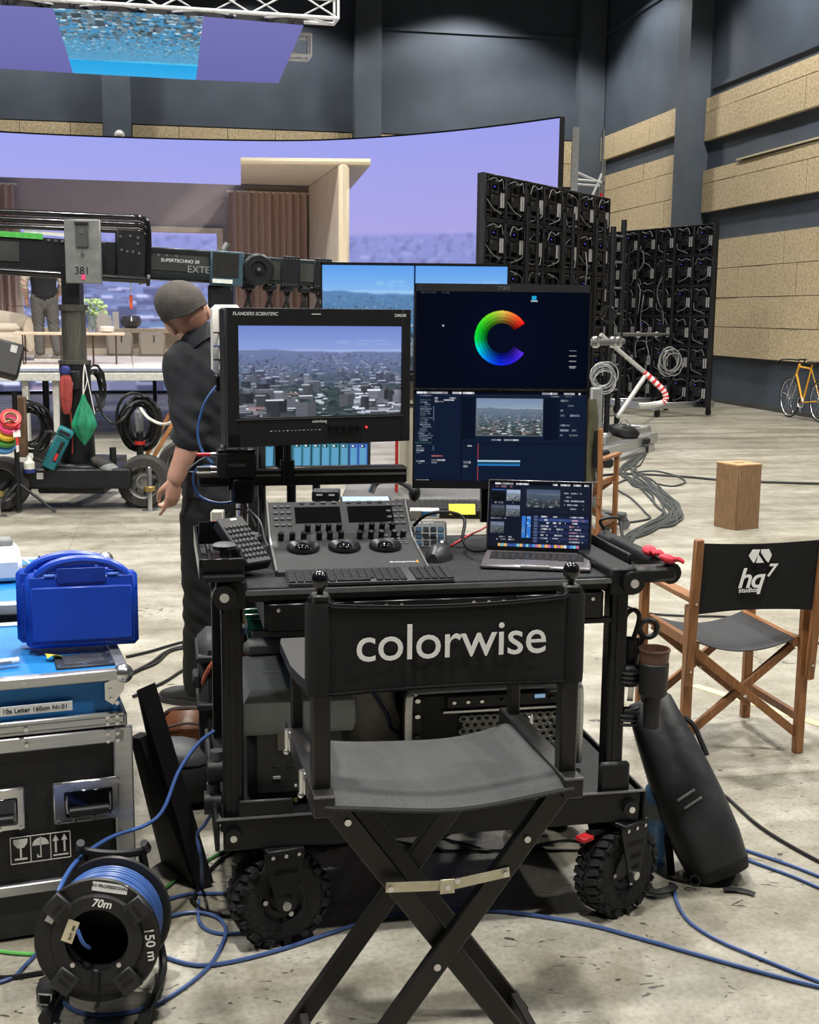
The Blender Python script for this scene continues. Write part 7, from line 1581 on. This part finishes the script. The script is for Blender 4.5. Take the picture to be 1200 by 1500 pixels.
fcable('loose cable loop beside the snaking cable bundle', [(930, 692), (960, 690), (990, 697), (1004, 706), (985, 712), (960, 708)], .009, mat('bundle_cable')); fcable('grey cable loop swinging wide left of the snaking bundle', [(925, 700), (905, 708), (903, 716), (925, 730), (945, 750), (950, 760), (900, 768), (875, 772)], .009, mat('bundle_cable'))
# ------------------------------------------------------------------ people
def fuse(mb, name, m, parent, voxel, smooth=4, fn=None):
    me = mb.mesh(name + '_raw', m, False); fixn(me); o = bpy.data.objects.new('tmp', me); COL.objects.link(o)
    r = o.modifiers.new('r', 'REMESH'); r.mode = 'VOXEL'; r.voxel_size = voxel; r.use_smooth_shade = True
    if smooth: s = o.modifiers.new('s', 'SMOOTH'); s.factor = .5; s.iterations = smooth
    dg = bpy.context.evaluated_depsgraph_get(); dg.update(); n = bpy.data.meshes.new_from_object(o.evaluated_get(dg)); bpy.data.objects.remove(o); n.name = name
    if fn:
        co = np.empty(len(n.vertices) * 3); n.vertices.foreach_get('co', co); no = np.empty(len(n.vertices) * 3); n.vertices.foreach_get('normal', no)
        co = co.reshape(-1, 3); no = no.reshape(-1, 3); n.vertices.foreach_set('co', (co + no * fn(co)[:, None]).ravel()); n.update()
    n.materials.clear(); n.materials.append(m); n.shade_smooth(); return obj(name, n, parent)
def limb(mb, pts, rad, k=4, n=14, up=Vector((0, 1, 0))):
    p = cat(pts, k); rr = [Vector(((r, r) if isinstance(r, (int, float)) else r) + (0,)) for r in rad]; rr = cat(rr, k); rings = []
    N = len(p)
    for i in range(N):
        t = (p[min(i + 1, N - 1)] - p[max(i - 1, 0)]).normalized(); x = up.cross(t)
        x = x.normalized() if x.length > .1 else Vector((1, 0, 0)).cross(t).normalized(); y = t.cross(x)
        rings.append([p[i] + x * (rr[i].x * math.cos(a)) + y * (rr[i].y * math.sin(a)) for a in [2 * PI * j / n for j in range(n)]])
    mb.loft(rings); mb.sph(p[0], min(rr[0].x, rr[0].y) * .98, 12, 8); mb.sph(p[-1], min(rr[-1].x, rr[-1].y) * .98, 12, 8)
SKIN = mat('skin', (204, 156, 134), .5, var=.06, scale=14)
def person(label, root, yaw, J, skin, jacket_m, trouser_m, shoe_m, hair_m, cap_m=None, sleeve=(.66, 'long'), s=1., vest=False, foot_dir=None):
    """J: joints in the person's own frame (x right, y forward, z up)."""
    t = thing('person', label, 'person', root, yaw); g = lambda k: Vector(J[k]) * s
    b = MB(); hd_ = g('head'); nk = g('neck'); f = Vector(J.get('look', (0, 1, 0))).normalized(); rt = f.cross(Vector(J.get('up', (0, 0, 1)))).normalized(); u_ = rt.cross(f)
    hm = Matrix((rt, f, u_)).transposed().to_4x4(); hm.translation = hd_
    hb = MB(hm)
    hb.sph((0, -.008 * s, .02 * s), (.077 * s, .096 * s, .1 * s), 20, 14); hb.sph((0, .03 * s, -.05 * s), (.06 * s, .068 * s, .068 * s), 18, 12); hb.sph((0, .06 * s, -.088 * s), (.03 * s, .028 * s, .022 * s), 12, 8)
    hb.sph((0, .098 * s, -.022 * s), (.013 * s, .018 * s, .026 * s), 10, 8); hb.sph((0, .085 * s, .018 * s), (.05 * s, .016 * s, .014 * s), 12, 8)
    for sd_ in (-1, 1): hb.sph((sd_ * .083 * s, -.008 * s, -.024 * s), (.014 * s, .025 * s, .036 * s), 10, 8, (0, sd_ * .25, 0))
    hb.sph((0, .088 * s, -.062 * s), (.024 * s, .012 * s, .009 * s), 10, 7)
    b.v += hb.v; b.f += [q for q in hb.f]; b.mi += hb.mi
    limb(b, [nk - Vector((0, 0, .05)) * s, nk + (hd_ - nk) * .5, hd_ + Vector((0, 0, -.03)) * s], [.062 * s, .056 * s, .058 * s])
    pv_, ch_ = g('pelvis'), g('chest')
    limb(b, [pv_ + Vector((0, 0, -.06)) * s, pv_, (pv_ + ch_) / 2, ch_, nk - Vector((0, 0, .03)) * s], [(.13 * s, .09 * s), (.15 * s, .1 * s), (.135 * s, .092 * s), (.16 * s, .1 * s), (.07 * s, .065 * s)])
    for q in 'LR':
        limb(b, [g('sh' + q), g('el' + q), g('wr' + q)], [.056 * s, .051 * s, .036 * s]); limb(b, [g('hip' + q), g('kn' + q), g('an' + q)], [.08 * s, .055 * s, .038 * s])
        ft = g('an' + q) + (foot_dir or Vector((0, 1, 0))) * .1 * s; limb(b, [g('an' + q), Vector((ft.x, ft.y, .04 * s + min(0, 0)))], [.03 * s, .018 * s])
        # hand: palm and five curled fingers
        w = g('wr' + q); d = Vector(J['hd' + q]).normalized(); pl = Vector(J['palm' + q]).normalized(); sd2 = d.cross(pl).normalized()     # pl: direction the fingers curl to
        limb(b, [w, w + d * .045 * s, w + d * .09 * s], [(.026 * s, .02 * s), (.036 * s, .019 * s), (.038 * s, .016 * s)], up=pl)
        for k, (o_, ln) in enumerate(((-.029, .9), (-.01, 1.), (.01, .97), (.028, .8))):
            c = J.get('curl' + q, (1, 1, 1, 1))[k]; p0 = w + d * .085 * s + sd2 * o_ * s; a1, a2, a3 = .45 * c, 1.25 * c, 1.9 * c
            dirs = [d * math.cos(a) + pl * math.sin(a) for a in (a1, a2, a3)]; pts = [p0 - d * .02 * s, p0]
            for dd, l_ in zip(dirs, (.04, .028, .022)): pts.append(pts[-1] + dd * l_ * ln * s)
            limb(b, pts, [.0095 * s, .0098 * s, .0092 * s, .0085 * s, .0075 * s], k=3, n=8)
        th = w + d * .025 * s - sd2 * .028 * s + pl * .008 * s
        limb(b, [th, th + d * .03 * s - sd2 * .018 * s + pl * .014 * s, th + d * .062 * s - sd2 * .012 * s + pl * .03 * s, th + d * .082 * s + pl * .036 * s], [.012 * s, .0115 * s, .0105 * s, .009 * s], k=3, n=8)
    body = fuse(b, 'body', skin, t, .0065 * s, 3)
    for sd_ in (-1, 1): MB(hm).sph((sd_ * .033 * s, .079 * s, .004 * s), .0115 * s, 10, 8).build('eye', mat('eye_white', (220, 216, 210), .3), t); MB(hm).sph((sd_ * .033 * s, .0885 * s, .004 * s), .005 * s, 8, 6).build('iris', mat('iris_dark', (40, 30, 24), .3), t)
    MB(hm).sph((0, .097 * s, -.062 * s), (.02 * s, .004 * s, .003 * s), 10, 6).build('mouth', mat('lips', (150, 84, 76), .5), t)
    # hair: short shell over the crown and the back
    h = MB(hm); h.sph((0, -.014 * s, .026 * s), (.0815 * s, .099 * s, .1 * s), 22, 14); h.sph((0, -.035 * s, -.02 * s), (.068 * s, .07 * s, .075 * s), 18, 10); fuse(h, 'hair', hair_m, t, .007 * s, 2)
    if cap_m:
        def capf(u, v):
            a = 2 * PI * u; ph = (1 - v) * R(98) + .02; b2 = 1 + .07 * max(0, math.sin(2 * ph)); x = .094 * math.cos(a) * math.sin(ph) * b2; y = .116 * math.sin(a) * math.sin(ph) * b2 - .01
            return hm @ Vector((x * s, y * s, (.038 + .109 * math.cos(ph) + .3 * y + .003 * math.sin(5 * a + 1) * math.sin(ph)) * s))
        cp_ = MB().sheet(capf, 36, 12, .006 * s).build('cap', cap_m, t); MB(hm).sheet(lambda u, v: Vector(((u - .5) * .14 * s, (.09 + .055 * v * math.sin(PI * (.15 + .7 * u))) * s, (.03 - .02 * v) * s)), 12, 5, .006 * s).build('cap_peak', cap_m, cp_)
        MB().tube([capf(k / 36, .0) for k in range(36)], .005 * s, 6, True).build('cap_band', cap_m, cp_)
    # upper garment
    j = MB(); limb(j, [pv_ + Vector((0, 0, .02)) * s, pv_ + Vector((0, 0, .1)) * s, (pv_ + ch_) / 2 + Vector((0, 0, .04)) * s, ch_, ch_ + (nk - ch_) * .55, nk - Vector((0, 0, .02)) * s], [(.175 * s, .125 * s), (.17 * s, .12 * s), (.165 * s, .118 * s), (.19 * s, .128 * s), (.165 * s, .105 * s), (.078 * s, .075 * s)])
    for q in 'LR':
        el, wr, sh = g('el' + q), g('wr' + q), g('sh' + q); end = el + (wr - el) * sleeve[0]
        limb(j, [ch_ + (sh - ch_) * .55 + Vector((0, 0, .05)) * s, sh + Vector((0, 0, .005)) * s, (sh + el) / 2, el, end], [.08 * s, .084 * s, .076 * s, .071 * s, .069 * s] if not vest else [.08 * s, .08 * s, .066 * s, .056 * s, .05 * s])
    def folds(co):
        d = .0045 * np.sin(co[:, 2] * 48 + 26 * co[:, 0] + 9 * co[:, 1]) * np.sin(co[:, 2] * 17 + co[:, 0] * 31 + 1) + .003 * np.sin(co[:, 2] * 90 - 50 * co[:, 1] + 30 * co[:, 0]) * np.cos(co[:, 0] * 22 + co[:, 2] * 9)
        e = np.minimum(np.linalg.norm(co - np.array(g('elL')), axis=1), np.linalg.norm(co - np.array(g('elR')), axis=1)); return (d * (.35 + 1.7 * np.exp(-(e / .14) ** 2))) * s
    jk = fuse(j, 'jacket', jacket_m, t, .009 * s, 3, folds)
    nn_ = (hd_ - nk).normalized(); cb = nk - Vector((0, 0, .012)) * s
    MB(frame(cb, Vector((1, 0, 0)) - nn_ * nn_.x, nn_.cross(Vector((1, 0, 0))))).lathe([(.078 * s, -.02 * s), (.074 * s, .025 * s), (.07 * s, .05 * s), (.065 * s, .05 * s), (.068 * s, .02 * s), (.07 * s, -.02 * s)], 26, cap=False).build('collar', jacket_m, jk)
    if vest:
        v_ = MB(); limb(v_, [pv_ + Vector((0, 0, .0)) * s, (pv_ + ch_) / 2, ch_, ch_ + (nk - ch_) * .6], [(.185 * s, .135 * s), (.176 * s, .13 * s), (.196 * s, .138 * s), (.15 * s, .112 * s)]); fuse(v_, 'vest', mat('vest_black', (22, 22, 26), .8), t, .012 * s, 2)
    # trousers
    tr_ = MB(); limb(tr_, [pv_ + Vector((0, 0, .07)) * s, pv_, pv_ + Vector((0, 0, -.1)) * s], [(.165 * s, .115 * s), (.175 * s, .125 * s), (.165 * s, .115 * s)])
    for q in 'LR':
        hp2, kn2, an2 = g('hip' + q), g('kn' + q), g('an' + q); limb(tr_, [hp2 + Vector((0, 0, .02)) * s, (hp2 + kn2) / 2, kn2, (kn2 + an2) / 2, an2 + Vector((0, 0, .02)) * s], [.105 * s, .095 * s, .08 * s, .076 * s, .068 * s])
    def tf(co):
        e = np.minimum(np.abs(co[:, 2] - J['knL'][2] * s), .4); return (.004 * np.sin(co[:, 2] * 70 + 34 * co[:, 0]) * np.sin(co[:, 2] * 23 + 40 * co[:, 0] + 2) * (.25 + 1.4 * np.exp(-(e / .14) ** 2)) + .002 * np.sin(co[:, 0] * 60 + co[:, 1] * 40)) * s
    fuse(tr_, 'trousers', trouser_m, t, .01 * s, 3, tf)
    for q in 'LR':
        an2 = g('an' + q); fd_ = (foot_dir or Vector((0, 1, 0))).normalized(); rt2 = fd_.cross(Vector((0, 0, 1))); sm_ = MB(); bz = J.get('floor', 0)
        base = Vector((an2.x, an2.y, bz)); rings = []
        for d_, w_, h_ in ((-.085, .03, .075), (-.07, .04, .1), (-.02, .042, .105), (.04, .042, .08), (.1, .05, .062), (.15, .048, .052), (.18, .034, .04), (.192, .015, .025)):
            rings.append([base + fd_ * d_ * s + rt2 * (w_ * s * math.copysign(abs(math.cos(a)) ** .7, math.cos(a))) + Vector((0, 0, (.004 + h_ * (.5 + .5 * math.copysign(abs(math.sin(a)) ** .7, math.sin(a)))) * s)) for a in [2 * PI * k / 18 for k in range(18)]])
        sm_.loft(rings); so_ = obj('shoe', fixn(sm_.mesh('shoe', shoe_m, True, 60)), t)
        sl = MB(); sl.loft([[Vector((q2.x, q2.y, bz + .001)) for q2 in ring_] for ring_ in [[base + (p_ - base) * 1.06 for p_ in r_] for r_ in ([[base + fd_ * d_ * s + rt2 * w_ * s * c_ for c_ in (-1, 1)] for d_, w_ in ((-.085, .03), (-.06, .042), (.04, .044), (.1, .053), (.15, .05), (.19, .025))])]] if False else [[base + fd_ * d_ * s + rt2 * w_ * s * c_ + Vector((0, 0, z_ * s)) for c_, z_ in ((-1, .001), (1, .001), (1, .026), (-1, .026))] for d_, w_ in ((-.092, .026), (-.07, .044), (.04, .046), (.1, .054), (.15, .051), (.185, .036), (.2, .014))]); obj('sole', fixn(sl.mesh('sole', mat('sole_dark', (44, 44, 46), .7) if not vest else mat('sole_white', (210, 206, 200), .6), False)), so_)
    return t
R0 = Vector((-.80, 5.02, 0)); YW = R(12); Ri = (Matrix.Translation(R0) @ Matrix.Rotation(YW, 4, 'Z')).inverted()
def L_(x, y, Y): return tuple(Ri @ P(x, y, Y))
J1 = dict(head=L_(272, 462, 5.02), neck=L_(296, 496, 5.0), chest=L_(318, 560, 5.02), pelvis=L_(328, 735, 5.04), look=(-.12, .95, -.25), up=(-.42, 0, .9),
          shL=L_(268, 532, 4.98), elL=L_(279, 632, 4.92), wrL=L_(257, 700, 4.90), shR=L_(388, 524, 5.12), elR=L_(398, 630, 5.2), wrR=L_(385, 640, 5.45),
          hipL=L_(300, 760, 5.02), knL=L_(296, 890, 5.0), anL=L_(291, 1008, 5.03), hipR=L_(355, 760, 5.06), knR=L_(360, 885, 5.14), anR=L_(362, 990, 5.2),
          hdL=(-.16, .06, -1), palmL=(-.62, .75, .1), hdR=(0, 1, -.1), palmR=(0, .2, -1), curlL=(.35, 1.0, 1.05, 1.1))
person('man in a flat cap, dark jacket and black trousers standing with his back turned', R0, YW, J1, SKIN, mat('charcoal_jacket', (40, 42, 46), .9, var=.12, scale=30, bump=.2, bscale=200), mat('black_trousers', (16, 17, 20), .85, var=.15, scale=20), mat('black_boot', (34, 35, 36), .6, var=.15, bump=.2, bscale=60), mat('cropped_hair', (150, 108, 88), .7), mat('grey_wool_cap', (66, 62, 58), .95, var=.15, scale=25, bump=.3, bscale=120), (.12, ''), 1.0, foot_dir=Vector((-.8, .6, 0)))
R1_ = Vector((P(68, 528, 18.0).x, 18.0, ZS)); q = dict(head=(.0, .06, 1.6), neck=(0, .02, 1.44), chest=(0, 0, 1.22), pelvis=(0, 0, .9), look=(-.2, 1, -.1), shL=(-.19, .0, 1.37), elL=(-.27, -.02, 1.1), wrL=(-.24, .1, .9), shR=(.19, 0, 1.37), elR=(.26, .03, 1.1), wrR=(.2, .16, .94),
          hipL=(-.09, 0, .88), knL=(-.09, .02, .48), anL=(-.08, -.02, .1), hipR=(.09, 0, .88), knR=(.12, .0, .48), anR=(.16, -.12, .1), hdL=(0, .3, -1), palmL=(.6, .6, 0), hdR=(-.1, .4, -1), palmR=(-.6, .6, 0))
person('man in a black vest and grey trousers standing on the stage behind the crane', R1_, R(20), q, SKIN, mat('beige_shirt', (176, 164, 150), .85), mat('grey_trousers', (88, 86, 82), .85), mat('grey_trainer', (120, 116, 110), .6), mat('dark_hair', (50, 38, 30), .8), None, (.7, ''), 1.0, vest=True, foot_dir=Vector((.75, -.3, 0)))
